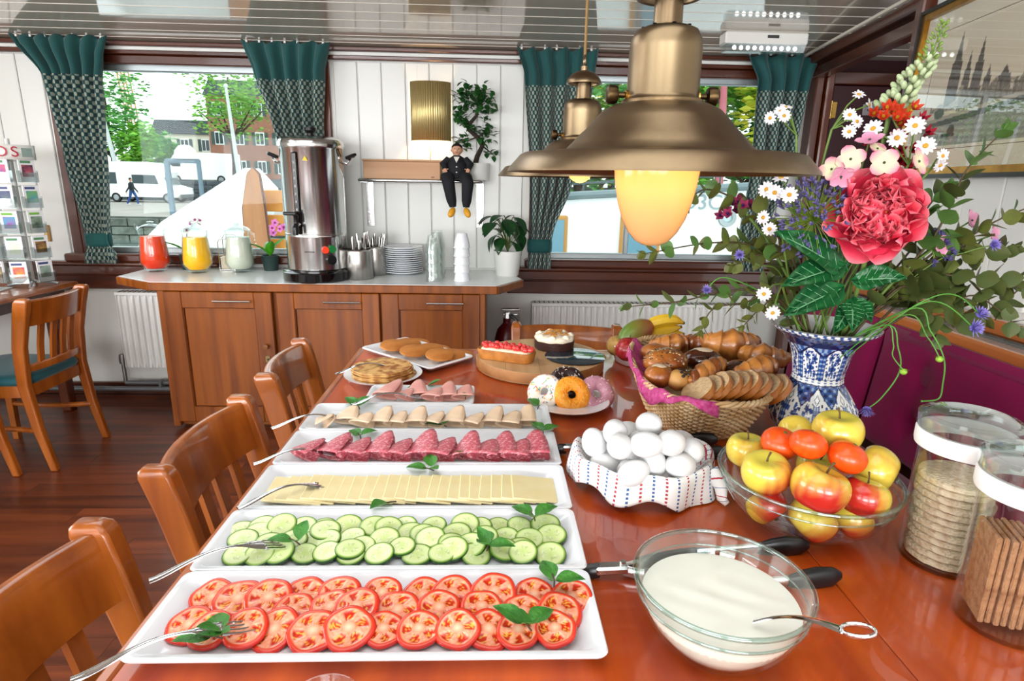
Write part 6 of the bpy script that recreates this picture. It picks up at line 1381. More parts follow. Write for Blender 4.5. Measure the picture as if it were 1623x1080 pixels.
RC = mat('puffed_rice_cake', 'dcc8ac', .75, col2='c3a483', nscale=110, lo=.45, hi=.7, bump=.9, bscale=230)
for k in range(12):
    rr_ = random.Random(k+50); m = MB(); m.lathe([(0, 0), (.0425, 0), (.0455, .002), (.0455, .0078), (.043, .0096), (0, .0098)], 40, flut=lambda a: 1+.012*math.sin(11*a+k)+.008*math.sin(23*a+2*k))
    tag(m.build('rice_cake', RC, None, 50, M=T(.632+rr_.uniform(-.002, .002), .720+rr_.uniform(-.002, .002), TZ+.0065+.0103*k) @ RX(rr_.uniform(-.02, .02))), 'round rice cake in the rear jar, %s from the bottom' % ORD[k], 'rice cake', 'rice cakes in the jar')
CB = mat('crispbread', 'b0805a', .8, col2='8f6140', nscale=90, lo=.4, hi=.7, bump=.8, bscale=200)
cb_me = MB().box((0, 0, .058), (.0058, .058, .112), b=.0015).mesh('crispbread', CB, 30)
for k in range(10): tag(put('crispbread', cb_me, None, M=T(.6175, .595, TZ+.007) @ RZ(-.35) @ T(-.034+.0076*k, .002*(k % 2), 0) @ SC(1, 1-.018*abs(k-4.5), 1-.006*(k % 3))), 'brown crispbread slice in the near jar, %s from the left' % ORD[k], 'crispbread', 'crispbread slices in the jar')

# ================================================================= bread basket
KX, KY, KA = .462, 1.300, -.12
def sup(a, rx, ry, e=.72):
    c, s = math.cos(a), math.sin(a); return (rx*math.copysign(abs(c)**e, c), ry*math.copysign(abs(s)**e, s))
bk = thing('bread_basket', 'large oval wicker basket heaped with breads', 'basket', M=T(KX, KY, TZ) @ RZ(KA)); WK = mat('wicker', 'dcbf94', .6, col2='c29a68', nscale=30, bump=.3, bscale=120)
RXT, RYT, RXB, RYB, BH = .136, .255, .098, .178, .098; NS = 88
def brad(t): q = t**.8; return RXB+(RXT-RXB)*q, RYB+(RYT-RYB)*q
wv_ = MB(); nr = 19
for i in range(nr):
    t = (i+.5)/nr; rx, ry = brad(t); z = .004+BH*t; P = []
    for k in range(NS*2):
        a = 2*PI*k/(NS*2); x, y = sup(a, rx, ry); w = 1+.026*math.sin(a*NS/2+i*PI); P.append((x*w, y*w, z+.0012*math.sin(a*7)))
    wv_.tube(P, .0026, 5, closed=True)
o = wv_.build('weave', WK, bk, 80); o['kind'] = 'stuff'
stk = MB()
for k in range(NS):
    a = 2*PI*(k+.5)/NS; stk.tube([(*sup(a, *brad(t)), .002+BH*t) for t in (0, .35, .7, 1)], .0020, 4)
o = stk.build('stakes', WK, bk, 80); o['kind'] = 'stuff'
for s in range(3):
    P = []
    for k in range(220): a = 2*PI*k/220; x, y = sup(a, RXT, RYT); q = a*26+s*2*PI/3; n_ = 1+.022*math.cos(q)*.9; P.append((x*n_, y*n_, BH+.006+.0035*math.sin(q)))
    MB().tube(P, .0038, 6, closed=True).build('rim_braid', WK, bk, 80)
m = MB(); m.prism([sup(2*PI*k/40, RXB, RYB) for k in range(40)], 0, .008); m.build('basket_base', WK, bk)
NAP = mat('magenta_napkin', 'b02a6e', .85, col2='c85a92', nscale=120, bump=.3, bscale=200)
np_ = thing('napkin', 'magenta napkin lining the left edge of the bread basket', 'napkin', M=T(KX, KY, TZ) @ RZ(KA)); m = MB()
def nf(u, v):
    a = 2.35+2.35*u; rx, ry = RXT, RYT; x, y = sup(a, rx, ry); z0 = BH+.011; w = .006*math.sin(u*30)+.004*math.sin(u*47)
    if v < .7: k_ = 1-.42*(.7-v)/.7; z = z0-.045*(.7-v)/.7+w*.5
    else: k_ = 1+.05*math.sin((v-.7)/.3*PI/2); z = z0+.003-.022*((v-.7)/.3)**1.5*(1+.7*math.sin(u*13))+w*.4
    return (x*(k_+.01*math.sin(u*41)), y*(k_+.01*math.sin(u*41)), z)
m.grid(nf, 70, 12); o = m.build('cloth', NAP, np_, 80); sd = o.modifiers.new('t', 'SOLIDIFY'); sd.thickness = .0015
CRUST = mat('golden_crust', 'b06a26', .35, col2='7c3a10', nscale=16, bump=.25, bscale=90, coat=.3); CROI = mat('croissant_crust', 'c4803a', .32, col2='6e3410', nscale=24, lo=.36, hi=.66, bump=.3, bscale=70, coat=.35)
DARKB = mat('dark_glazed_bun', '5a2a12', .2, col2='3a180a', nscale=10, coat=.6); CRUMB = mat('brown_crumb', 'dcbf94', .85, col2='c6a274', nscale=90, bump=.6, bscale=220)
def croissant(P, az, s, label, m=CROI, bend=1.0, tilt=.2):
    t = thing('croissant', label, 'croissant', M=T(*P) @ RZ(az) @ RX(tilt) @ SC(s, s, s), group='croissants in the basket'); n = 40; pts = []; R_ = []
    for i in range(n+1):
        q = -1+2*i/n; a = q*1.15*bend; pts.append((.062*math.sin(a)/max(.3, bend), .045*(1-math.cos(a)), .0)); env = (1-abs(q)**1.3)**.8*.030+.007; stp = (abs(q)*3.4) % 1.0; R_.append(env*(1-.20*stp))
    b = MB().tube(pts, R_, 16, sx=.85); b.build('crust', m, t, 60)
    for k in (-1, 1): MB().tube([(k*.012, .002, .019), (k*.020, -.004, .021), (k*.028, -.012, .013)], [.003, .004, .002], 6).build('layer_edge', m, t, 60)
def bun(P, r3, az, m, label, cat='bread roll', fn=None, extra=None):
    t = thing('bread_roll', label, cat, M=T(*P) @ RZ(az), group='rolls in the basket'); MB().ell((0, 0, 0), r3, 24, 14, fn=fn or (lambda d: 1+.03*math.sin(d.x*5+1)*math.sin(d.y*6)-.12*max(0, -d.z))).build('crust', m, t, 80)
    if extra: extra(t, r3)
    return t
def seeds(t, r3):
    r = random.Random(8); sm_ = [MB().ell((0, 0, 0), (.0028, .0016, .0011), 6, 4).mesh('seed', mat('seed_%s' % c, c, .6)) for c in ('d8c08a', '4a3a2a', '9a7a4a')]
    for k in range(150):
        d = Vector((r.gauss(0, 1), r.gauss(0, 1), abs(r.gauss(0, 1))+.15)).normalized(); put('seed', sm_[k % 3], t, M=T(d.x*r3[0]*1.01, d.y*r3[1]*1.01, d.z*r3[2]*1.01) @ RZ(r.uniform(0, 6)) @ RX(r.uniform(-.5, .5)))
def raisins(t, r3):
    r = random.Random(21)
    for k in range(6): d = Vector((.5*math.sin(k*2.4+1)*(.4+.12*k), -.35+.4*math.cos(k*2.4), .75)).normalized(); MB().ell((d.x*r3[0], d.y*r3[1], d.z*r3[2]), (.005, .004, .003), 8, 5).build('raisin', mat('raisin', '2a1a18', .5), t, 80)
def glaze(t, r3): MB().ell((0, 0, r3[2]*.62), (r3[0]*.62, r3[1]*.6, r3[2]*.42), 18, 8).build('sugar_glaze', mat('sugar_glaze', 'd9c3a6', .12, coat=.8), t, 80)
bun((0.387,1.266,1.018), (.050, .042, .034), .2, CRUST, 'large round roll covered with mixed seeds', extra=seeds)
bun((0.357,1.208,1.006), (.032, .030, .027), .3, CRUST, 'golden glazed roll at the left basket edge', extra=glaze); bun((0.393,1.191,1.002), (.024, .024, .024), .8, mat('raisin_bun_crust', 'd0a05e', .45, col2='b98442', nscale=20), 'pale raisin bun beside the napkin', extra=raisins)
bun((0.396,1.385,1.004), (.030, .040, .026), .5, CRUST, 'golden roll tucked behind the seeded roll'); bun((0.486,1.313,1.012), (.046, .034, .028), -.2, DARKB, 'dark glazed roll in the middle of the basket', extra=glaze); bun((0.542,1.249,1.004), (.042, .032, .026), .5, DARKB, 'dark glazed roll between the twist and the right croissants')
croissant((0.448,1.411,1.018), .25, .95, 'croissant at the back left of the basket'); croissant((0.516,1.404,1.022), -.6, .9, 'dark brown croissant in the back centre', mat('dark_croissant', '8a4a1c', .3, col2='5a260c', nscale=20, coat=.4)); croissant((0.572,1.370,1.030), -.1, 1.25, 'largest croissant at the back right of the basket', tilt=.3)
croissant((0.621,1.305,1.020), -.5, 1.0, 'croissant at the right end of the basket, behind another'); croissant((0.570,1.202,1.022), .5, 1.0, 'golden croissant in front at the right end of the basket', bend=.8)
tw = thing('twisted_pastry', 'long braided brown pastry lying diagonally before the bread slices', 'pastry', (0, 0, 0)); A_, B_ = Vector((0.414,1.167,1.006)), Vector((0.502,1.235,1.034)); tw.location = A_; dv = B_-A_; nrm_ = dv.cross(Vector((0, 0, 1))).normalized(); upv_ = nrm_.cross(dv).normalized()
for s in range(3):
    P = []; R_ = []
    for k in range(41): q = k/40; a = q*11+s*2*PI/3; e_ = math.sin(PI*min(1, max(0, q*.96+.02)))**.5; P.append(dv*q+(nrm_*math.cos(a)+upv_*math.sin(a)*.7)*.012*e_); R_.append(.013*e_+.002)
    MB().tube(P, R_, 10).build('strand', CROI if s else mat('dark_croissant'), tw, 80)
# sliced loaf: every slice its own piece
prof = [(.056*math.copysign(abs(math.cos(a))**.8, math.cos(a)), .041*math.sin(a)*(1.0 if math.sin(a) > 0 else .7)) for a in [2*PI*k/28 for k in range(28)]]
def slice_mesh(k, th):
    m = MB(); r = random.Random(k); f = [1+r.uniform(-.02, .02) for _ in prof]; L = lambda q, y: [(x*q*g, y, z*q*g) for (x, z), g in zip(prof, f)]
    m.loops([L(.3, -th/2), L(.93, -th/2)], cap0=True, cap1=False); m.mi = [0]*len(m.mi); n0 = len(m.f)
    m.loops([L(.93, -th/2), L(1, -th/2+.001), L(1, th/2-.001), L(.93, th/2)], mi=1, cap1=False); m.loops([L(.93, th/2), L(.3, th/2)], cap1=True); return m.mesh('bread_slice', [CRUMB, CRUST], 40)
sA, sB = Vector((0.409,1.088,0.998)), Vector((0.568,1.100,1.000))
for k in range(9):
    q = k/8; p = sA.lerp(sB, q)+Vector((0, .012*math.sin(q*PI), .008*math.sin(q*PI))); me = slice_mesh(k, .0125); dirx = (sB-sA).normalized()
    tag(put('bread_slice', me, None, M=T(p.x, p.y+.035, p.z+.002) @ RZ(-.15+.05*math.sin(k*3)) @ RY(.92+.08*math.sin(k*2.1)) @ RZ(PI/2)), ('heel slice' if k in (0, 8) else 'brown bread slice')+', %s from the left in the sliced loaf' % ORD[k], 'bread slice', 'slices of the brown loaf')

# ================================================================= fruit dish behind the basket
fd = thing('fluted_dish', 'white fluted oven dish holding mango and bananas at the far table end', 'dish', (.445, 1.675, TZ))
MB().lathe([(0, 0), (.078, 0), (.082, .004), (.092, .048), (.099, .052), (.099, .056), (.090, .055), (.080, .008), (0, .006)], 72, flut=lambda a: 1+.012*math.cos(36*a)).build('dish', WHITE, fd, 60)
mg = thing('mango', 'green and red mango in the fluted dish', 'mango', M=T(*(0.418,1.672,0.986)) @ RZ(.35) @ RY(-.35)); m = MB(); m.col = []; m.ell((0, 0, 0), (.058, .036, .036), 24, 16, fn=lambda d: 1+.06*d.x*d.z)
m.col = [lerp3(hexc('5f7a2c')[:3], hexc('a03a2a')[:3], max(0, min(1, .5+(v[0]*10-v[2]*8)))) for v in m.v]; m.build('skin', mat('mango_skin', 'ffffff', .35, attr=True), mg, 80); MB().ell((-.056, 0, .004), (.005, .005, .004), 8, 5).build('stem', _m['apple_stem'], mg)
t = thing('apple', 'dark red apple below the mango in the fluted dish', 'apple', M=T(*(0.390,1.635,0.947)) @ SC(.038, .038, .038)); put('skin', MB().ell((0, 0, 0), (1, 1, .92), 24, 14).mesh('skin', mat('dark_red_skin', '8a1a24', .25, col2='a5302c', nscale=3), 80), t); put('stem', stem_me, t)
t = thing('pear', 'brownish pear at the left of the fluted dish', 'pear', M=T(*(0.365,1.672,0.948)) @ RX(1.2) @ SC(.03, .03, .03)); put('skin', MB().lathe([(0, -1), (.6, -.9), (1, -.3), (.95, .3), (.55, .9), (.35, 1.35), (.15, 1.5), (0, 1.52)], 20).mesh('skin', mat('pear_skin', 'b08a4a', .5, col2='9c7438', nscale=4), 80), t); put('stem', stem_me, t, M=T(0, 0, .5))
BAN = mat('banana_peel', 'e2bd2e', .45, col2='d0a420', nscale=14)
for k, (A, C_, B, lb) in enumerate((((0.440,1.690,0.997), (0.505,1.690,1.035), (0.557,1.690,1.013), 'banana on top of the bunch beside the mango'), ((0.441,1.690,0.976), (0.500,1.690,0.984), (0.550,1.690,1.000), 'banana below the top one in the bunch'), ((0.465,1.690,0.957), (0.515,1.690,0.978), (0.560,1.690,0.979), 'lowest banana of the bunch'))):
    t = thing('banana', 'yellow %s' % lb, 'banana', A, 0, 'bananas in the fluted dish'); a = Vector(A); P = [p-a for p in bez(A, C_, B, 14)]
    MB().tube(P, [.006, .010, .014, .0165, .0175, .018, .018, .018, .0178, .017, .016, .0145, .012, .008, .005], 7).build('peel', BAN, t, 30); MB().tube([P[-1], P[-1]+(P[-1]-P[-2])*.7], [.005, .004], 6).build('tip', mat('banana_tip', '5a4a1e', .7), t)

# ================================================================= vase and bouquet
VX, VY = .655, 1.13
def vase():
    pr = [(.050, 0), (.056, .004), (.060, .012), (.076, .036), (.083, .056), (.079, .076), (.063, .102), (.051, .120), (.0465, .132), (.0465, .140), (.049, .158), (.054, .184), (.060, .200), (.074, .218), (.094, .232), (.099, .236), (.099, .2395)]
    fine = []
    for (r0, z0), (r1, z1) in zip(pr, pr[1:]):
        n = max(1, int((z1-z0)/.0011)); fine += [(r0+(r1-r0)*i/n, z0+(z1-z0)*i/n) for i in range(n)]
    # smooth the outline
    for _ in range(6): fine = [fine[0]]+[((a[0]+2*b[0]+c[0])/4, b[1]) for a, b, c in zip(fine, fine[1:], fine[2:])]+[fine[-1]]
    N = 288; wht, dk, md, lt = hexc('e9ece9')[:3], hexc('14224e')[:3], hexc('2f5496')[:3], hexc('8fa9cc')[:3]
    mb = MB(); mb.col = []; rnd = random.Random(12)
    def flower(p, q, cx, cy, r):
        d = math.hypot((p-cx), (q-cy)); a = math.atan2(q-cy, p-cx)
        if d < r*(.75+.25*math.cos(6*a)): return dk if (d < r*.28 or .52 < d/r < .62) else md
        return None
    def colr(a, z):
        s8 = a/(2*PI)*8; k = int(s8) % 8; p = (s8-int(s8))*2-1; ap = abs(p)
        if z > .231: return wht if math.sin(a*44+ (8 if z > .2345 else 0)) < .15 or z > .2385 else md
        if z > .206:
            if z < .206+.018*ap+.003: return dk
            v = math.sin(p*9)*math.sin(z*460); return md if v > .25 else hexc('5b5a78')[:3] if v > -.4 else dk
        if z > .1405:
            q = (z-.1405)/.0655
            if q > .72 and q > 1-.30*ap-.0 - .02:
                return dk if q < 1-.30*ap+.06 else (md if math.sin(p*12)*math.sin(q*18) > 0 else lt)
            if ap > .72: return dk if ap > .95 or ap < .77 else (md if math.sin(q*46) > -.3 else lt)
            for cx, cy, r in ((.0, .34, .36), (-.28, .72, .24), (.34, .64, .26), (-.40, .18, .17), (.42, .16, .18), (.05, .86, .16)):
                f = flower(p*1.0, q*1.25, cx, cy*1.25, r)
                if f: return f
            v = math.sin(p*11+4*q)*math.sin(q*24-3*p); return md if v > .62 else dk if v < -.80 else wht
        if z > .127:
            v = math.sin(a*26)+math.cos((z-.1335)*1300)*.9; return dk if z > .139 or z < .1285 else (md if v > .75 else wht)
        if z > .085:
            e = .127-.036*(1-ap)-.004
            if z > e: 
                if z < e+.0032: return dk
                v = math.sin(p*7+1)*math.sin(z*380); return dk if v > .45 else lt if v < -.55 else md
            if ap > .55 and z > .100-.018*(ap-.55): 
                dd = abs(ap-1)*.05+abs(z-.103); return wht if dd < .007 else dk if dd < .010 else wht
        q = z/.09
        if ap > .80: return dk if ap > .96 or ap < .84 else (lt if math.sin(q*40) > .3 else md)
        for cx, cy, r in ((-.25, .80, .26), (.32, .60, .30), (-.35, .42, .24), (.1, .25, .26), (.45, .95, .18)):
            f = flower(p, q*1.4, cx, cy*1.4, r)
            if f: return f
        v = math.sin(p*9-5*q)*math.sin(q*19+4*p); return md if v > .5 else dk if v < -.78 else wht
    vs = []; fs = []; M_ = len(fine)
    for r, z in fine:
        for i in range(N):
            a = 2*PI*i/N; f = 1+.018*math.cos(8*a)*(1 if z < .21 else max(0, 1-(z-.21)/.02)); vs.append((r*f*math.cos(a), r*f*math.sin(a), z)); mb.col.append(colr(a, z))
    for j in range(M_-1):
        for i in range(N): fs.append((j*N+i, j*N+(i+1) % N, (j+1)*N+(i+1) % N, (j+1)*N+i))
    mb.add(vs, fs); t = thing('vase', 'blue and white painted porcelain vase with a flared rim', 'vase', (VX, VY, TZ), .35); mb.build('painted_wall', mat('delft_glaze', 'ffffff', .12, attr=True, coat=.5), t, 80)
    MB().lathe([(.099, .2395), (.0955, .2405), (.09, .232), (.068, .214), (.050, .184), (.043, .14), (.046, .12), (.07, .06), (.05, .01), (0, .008)], 64).build('inside', WHITE, t, 80)
    MB().lathe([(0, 0), (.050, 0), (.050, .002), (0, .002)], 40).build('foot', WHITE, t)
vase()
STEM = mat('flower_stem', '5f7a34', .5); STEMB = mat('bright_stem', '4f8a34', .5); STEMR = mat('woody_stem', '4a3c22', .6)
def root(k): a = k*2.4; return Vector((VX+.03*math.cos(a), VY+.03*math.sin(a), 1.06))
CAMP = Vector((0, 0, 1.4))
def face(P, d=None, spin=0.0):
    """matrix at P whose local Z looks along d (default: outwards to the room)"""
    z = Vector(d).normalized(); x = Vector((0, 0, 1)).cross(z)
    if x.length < 1e-4: x = Vector((1, 0, 0))
    x.normalize(); y = z.cross(x); return Matrix(((x.x, y.x, z.x, P[0]), (x.y, y.y, z.y, P[1]), (x.z, y.z, z.z, P[2]), (0, 0, 0, 1))) @ RZ(spin)
def stem(t, P, k, m=STEM, r=.0024, bow=(0, 0, .05)):
    a = root(k); b = Vector(P); o = Vector(t.location); mid = a.lerp(b, .5)+Vector(bow); mid.x = a.x+(b.x-a.x)*.35+bow[0]
    pts = [p-o for p in bez(a, mid, b, 12)]; MB().tube(pts, r, 6).build('stem', m, t, 80); return pts

# ---------------------------------------------------------------- peony
def petal(name, L_, W_, cup, m, tipw=.25, ruff=.0):
    mb = MB(); mb.col = []; c0, c1, c2 = hexc('d01434')[:3], hexc('f2365a')[:3], hexc('f9a4ac')[:3]
    def fn(u, v):
        s = 2*u-1; w = W_/2*(math.sin(PI*min(1, .10+.72*v))**.6); x = s*w; y = L_*v*(1-.26*s*s*v*v); z = cup*L_*(v**1.6)+.25*W_*s*s*math.sin(PI*v*.7)+ruff*math.sin(s*7+v*3)*v*L_
        f = v; mb.col.append(lerp3(lerp3(c0, c1, min(1, f*1.5)), c2, max(0, (f-.82)/.18)*.65+.12*tipw*f)); return (x, y, z)
    mb.grid(fn, 8, 8); return mb.mesh(name, m, 80)
def peony(P, k):
    P = Vector(P); t = thing('peony', 'large coral pink peony in the middle of the bouquet with dark green leaves', 'flower', P); PM = mat('peony_petal', 'ffffff', .6, spec=.25, attr=True); d = (CAMP-Vector(P)).normalized()+Vector((.08, 0, .12)); F = face((0, 0, 0), d) @ SC(1.14, 1.14, 1.1)
    stem(t, Vector(P)-d.normalized()*.01, k, STEM, .0045, (0, 0, -.02)); big = petal('petal', .082, .085, .25, PM, .3, .05); mid = petal('petal', .062, .05, .55, PM, .25, .06); sml = petal('petal', .050, .022, .75, PM, .3, .05); r = random.Random(3)
    for i in range(9): a = i*2*PI/9; put('petal', big, t, M=F @ RZ(a+r.uniform(-.2, .2)) @ T(0, .004, -.018) @ RX(.05+.35*r.random()) @ RY(r.uniform(-.2, .2)) @ SC(r.uniform(.8, 1.0), r.uniform(.85, 1.02), 1))
    for i in range(12): a = i*2.4+.3; put('petal', big, t, M=F @ RZ(a) @ T(0, .004, -.008) @ RX(.42+.3*r.random()) @ RY(r.uniform(-.3, .3)) @ SC(.72, r.uniform(.72, .9), 1))
    for i in range(26): a = i*2.4; put('petal', mid, t, M=F @ RZ(a) @ T(0, .004+.010*r.random(), -.002) @ RX(.35+.5*r.random()) @ RY(r.uniform(-.5, .5)) @ SC(r.uniform(.55, 1.0), r.uniform(.75, 1.1), 1))
    for i in range(74): a = i*2.4; put('petal', sml, t, M=F @ RZ(a) @ T(0, .003+.034*r.random(), .006) @ RX(.35+.75*r.random()) @ RY(r.uniform(-.8, .8)) @ SC(r.uniform(.7, 1.1), r.uniform(.55, .95), 1))
    sm_ = MB().tube([(0, 0, 0), (.002, 0, .016)], [.0012, .0022], 5).mesh('stamen', mat('stamen', 'e0a83a', .6))
    for i in range(22): a = i*2.4; q = .013*math.sqrt(i/22); put('stamen', sm_, t, M=F @ T(q*math.cos(a), q*math.sin(a), .022+.006*r.random()) @ RX(r.uniform(-.4, .4)))
    PL = mat('peony_leaf', '1f6a34', .32, col2='124a28', nscale=14, coat=.15)
    def big_leaf(B, A, W_, k2):
        a, b = Vector(A)-Vector(P), Vector(B)-Vector(P); dd = b-a; L_ = dd.length; mb = MB()
        def fn(u, v): s = 2*u-1; w = W_/2*math.sin(PI*v**.75)**.85; return (s*w, L_*v, .16*W_*abs(s)-.05*L_*v*v+.03*L_*math.sin(PI*v)+.004*math.sin(s*9+v*8))
        mb.grid(fn, 8, 12); Mx = frame(a, dd, (-.25, -.75, .6)); o = mb.build('leaf', PL, t, 80, M=Mx)
        vn = MB(); vn.tube([(0, L_*q, .0008-.05*L_*q*q+.03*L_*math.sin(PI*q)) for q in [i/10 for i in range(11)]], [.0013]*8+[.001, .0007, .0004], 5)
        for i in range(1, 7):
            q = i/8; w = W_/2*math.sin(PI*min(.97, q+.14)**.75)**.85*.85
            for s in (-1, 1): vn.tube([(0, L_*q, .0012-.05*L_*q*q+.03*L_*math.sin(PI*q)), (s*w, L_*min(.97, q+.14), .0014+.16*W_*.85-.05*L_*(q+.14)**2+.03*L_*math.sin(PI*min(1, q+.14)))], .0005, 4)
        vn.build('leaf_vein', mat('leaf_vein', '6fa878', .5), o)
    for B, A, W_ in (((0.483,1.020,1.328), (0.632,1.060,1.253), .060), ((0.495,1.000,1.239), (0.630,1.060,1.262), .055), ((0.500,0.990,1.189), (0.634,1.060,1.223), .058), ((0.708,1.000,1.254), (0.651,1.060,1.237), .050), ((0.591,0.990,1.158), (0.653,1.050,1.200), .036), ((0.617,0.980,1.165), (0.650,1.050,1.202), .040), ((0.591,1.080,1.318), (0.660,1.100,1.250), .05), ((0.661,1.000,1.176), (0.658,1.060,1.205), .034)): big_leaf(B, A, W_, 0)
peony((0.658,1.030,1.354), 0)

# ---------------------------------------------------------------- daisies
DW = mat('daisy_petal', 'dedade', .6); DY = mat('daisy_disc', 'c9952e', .8, bump=.6, bscale=400)
dp_ = MB(); dp_.grid(lambda u, v: ((u-.5)*.0075*math.sin(PI*min(1, .25+.65*v))*1.0, .0045+.0135*v, .0012*v-.002*v*v+.001*abs(u-.5)), 2, 4); dp_me = dp_.mesh('petal', DW, 60); dc_me = MB().ell((0, 0, .0008), (.0052, .0052, .0028), 12, 6).mesh('disc', DY, 80)
def daisies(label, heads, k, hub=None, m=STEM, s=1.0, bow=(0, 0, .06)):
    """one stem of daisies: heads are (point, facing)"""
    hub = Vector(hub) if hub else sum((Vector(h) for h, _ in heads), Vector())/len(heads)-Vector((0, 0, .04)); t = thing('daisy_stem', label, 'flower', hub, 0, 'daisies in the bouquet'); stem(t, hub, k, m, .0022, bow); r = random.Random(len(label))
    for P, d in heads:
        P = Vector(P); MB().tube([(0, 0, 0), (P-hub)*.55+Vector((0, 0, .008)), P-hub], .0014, 5).build('flower_stalk', m, t, 80); F = face(P-hub, d) @ SC(s*.84, s*.84, s*.84); hd = MB().ell((0, 0, -.002), (.0045, .0045, .003), 8, 5).build('flower_head', STEM, t, 80, M=F)
        for i in range(13): put('petal', dp_me, hd, M=RZ(i*2*PI/13+r.uniform(-.08, .08)) @ RX(r.uniform(-.1, .25)))
        put('disc', dc_me, hd)
fc = (-.45, -.85, .25)
daisies('curling stem of small white daisies at the top centre before the maroon door', [((0.646,1.120,1.560), (-.1, -.6, .8)), ((0.667,1.120,1.543), (.6, -.7, .1)), ((0.629,1.110,1.525), (-.3, -.9, .3)), ((0.638,1.100,1.513), (.1, -.9, .2)), ((0.627,1.100,1.496), (-.4, -.9, 0))], 1, (0.606,1.120,1.501), STEM, .8, (-.04, 0, .03))
daisies('stem of three daisies rising left above the lamp rim', [((0.501,1.140,1.520), (-.8, -.6, -.1)), ((0.523,1.150,1.533), (-.3, -.7, .6)), ((0.536,1.160,1.541), (0, -.5, .9)), ((0.526,1.140,1.524), (-.2, -.9, .2))], 2, (0.558,1.150,1.492), STEM, .8, (-.05, 0, 0))
daisies('stem of large daisies right of the crimson flowers', [((0.703,1.040,1.502), fc), ((0.720,1.030,1.470), fc), ((0.689,1.060,1.484), (-.6, -.7, .1)), ((0.683,1.080,1.524), (-.1, -.5, .9)), ((0.651,1.070,1.499), (-.7, -.6, .4))], 3, (0.717,1.060,1.440), STEM, 1.05)
daisies('stem with a daisy beside the picture frame corner', [((0.745,1.020,1.454), (.1, -.9, .1)), ((0.744,1.020,1.439), (.2, -.8, -.4))], 4, (0.739,1.040,1.426), STEM, .8)
daisies('cluster of daisies by the purple umbel, left of the peony', [((0.470,1.050,1.395), fc), ((0.480,1.040,1.390), fc), ((0.496,1.020,1.387), fc), ((0.497,1.060,1.415), (-.3, -.5, .8))], 5, (0.533,1.060,1.348), STEM, .95, (-.02, 0, .0))
daisies('pair of daisies left of the large leaf', [((0.479,1.070,1.347), (-.8, -.6, .1)), ((0.488,1.060,1.328), (-.5, -.8, -.2))], 6, (0.522,1.080,1.317), STEM, .85, (-.03, 0, 0))
daisies('two low daisies hanging at the vase rim', [((0.474,1.020,1.219), fc), ((0.484,1.000,1.190), (-.3, -.9, -.1))], 7, (0.519,1.050,1.233), STEM, .85, (-.06, 0, .05))

# ---------------------------------------------------------------- hydrangea florets
def petm(name, L_, W_, m, cup=.1, tip=.9):
    mb = MB(); mb.col = []; a, b = hexc('d9d9ae')[:3], hexc('cf7096')[:3]
    def fn(u, v): s = 2*u-1; w = W_/2*max(.06*(1-v), math.sqrt(max(0, 1-(2*v-1)**2))); mb.col.append(lerp3(a, b, max(0, min(1, (v-.25)*1.35)))); return (s*w, L_*v, cup*L_*s*s*v+.05*L_*math.sin(v*5))
    mb.grid(fn, 8, 8); return mb.mesh(name, m, 80)
HM = mat('hydrangea_petal', 'ffffff', .55, attr=True); hp1 = petm('petal', .021, .020, HM)
def pinkm():
    mb = MB(); mb.col = []; a, b = hexc('c77c9c')[:3], hexc('d99ab2')[:3]
    def fn(u, v): s = 2*u-1; w = .0095*max(.06*(1-v), math.sqrt(max(0, 1-(2*v-1)**2))); mb.col.append(lerp3(a, b, v)); return (s*w, .021*v, .1*.02*s*s*v)
    mb.grid(fn, 5, 5); return mb.mesh('petal', HM, 80)
hp2 = pinkm()
def floret(label, P, d, k, me=hp1, n=4, s=1.0, spin=.4):
    t = thing('hydrangea_floret', label, 'flower', P, 0, 'pale hydrangea florets'); stem(t, P, k, STEM, .0016); F = face((0, 0, 0), d, spin) @ SC(s, s, s); hd = MB().ell((0, 0, .001), (.002, .002, .002), 8, 5).build('centre', mat('floret_eye', '3a3a2a', .6), t, 80, M=F)
    for i in range(n): put('petal', me, hd, M=RZ(i*2*PI/n) @ RX(.12))
floret('cream and pink four-petalled floret above the peony at left', (0.591,1.020,1.446), fc, 8, s=1.15); floret('cream and pink four-petalled floret directly above the peony', (0.642,1.010,1.441), fc, 9, s=1.2, spin=.9); floret('pink floret with one cream petal at the upper left of the peony', (0.567,1.030,1.430), (-.7, -.7, .2), 10, s=1.0, spin=.2)
floret('dusky pink floret touching the peony top left', (0.579,1.020,1.418), (-.1, -.9, -.3), 11, hp2, 4, 1.0, .7); floret('pink floret high above the peony centre', (0.636,1.050,1.479), (-.4, -.4, .9), 12, hp2, 4, 1.1); floret('pale floret half hidden by the large daisies', (0.645,1.040,1.464), (.2, -.6, .8), 13, s=1.0)
floret('pink-edged floret right of the upper peony edge', (0.699,1.010,1.444), (.4, -.8, .3), 14, s=1.1, spin=.1); floret('pink floret deep in the right-hand eucalyptus', (0.849,1.060,1.348), (.4, -.8, .3), 15, hp2, 4, 1.0); floret('small pink floret low in the right-hand leaves', (0.789,1.040,1.307), (.2, -.9, 0), 16, hp2, 4, .9); floret('faded pink floret at the far right of the bouquet', (0.886,1.050,1.325), (.4, -.8, .2), 17, hp2, 4, .8)

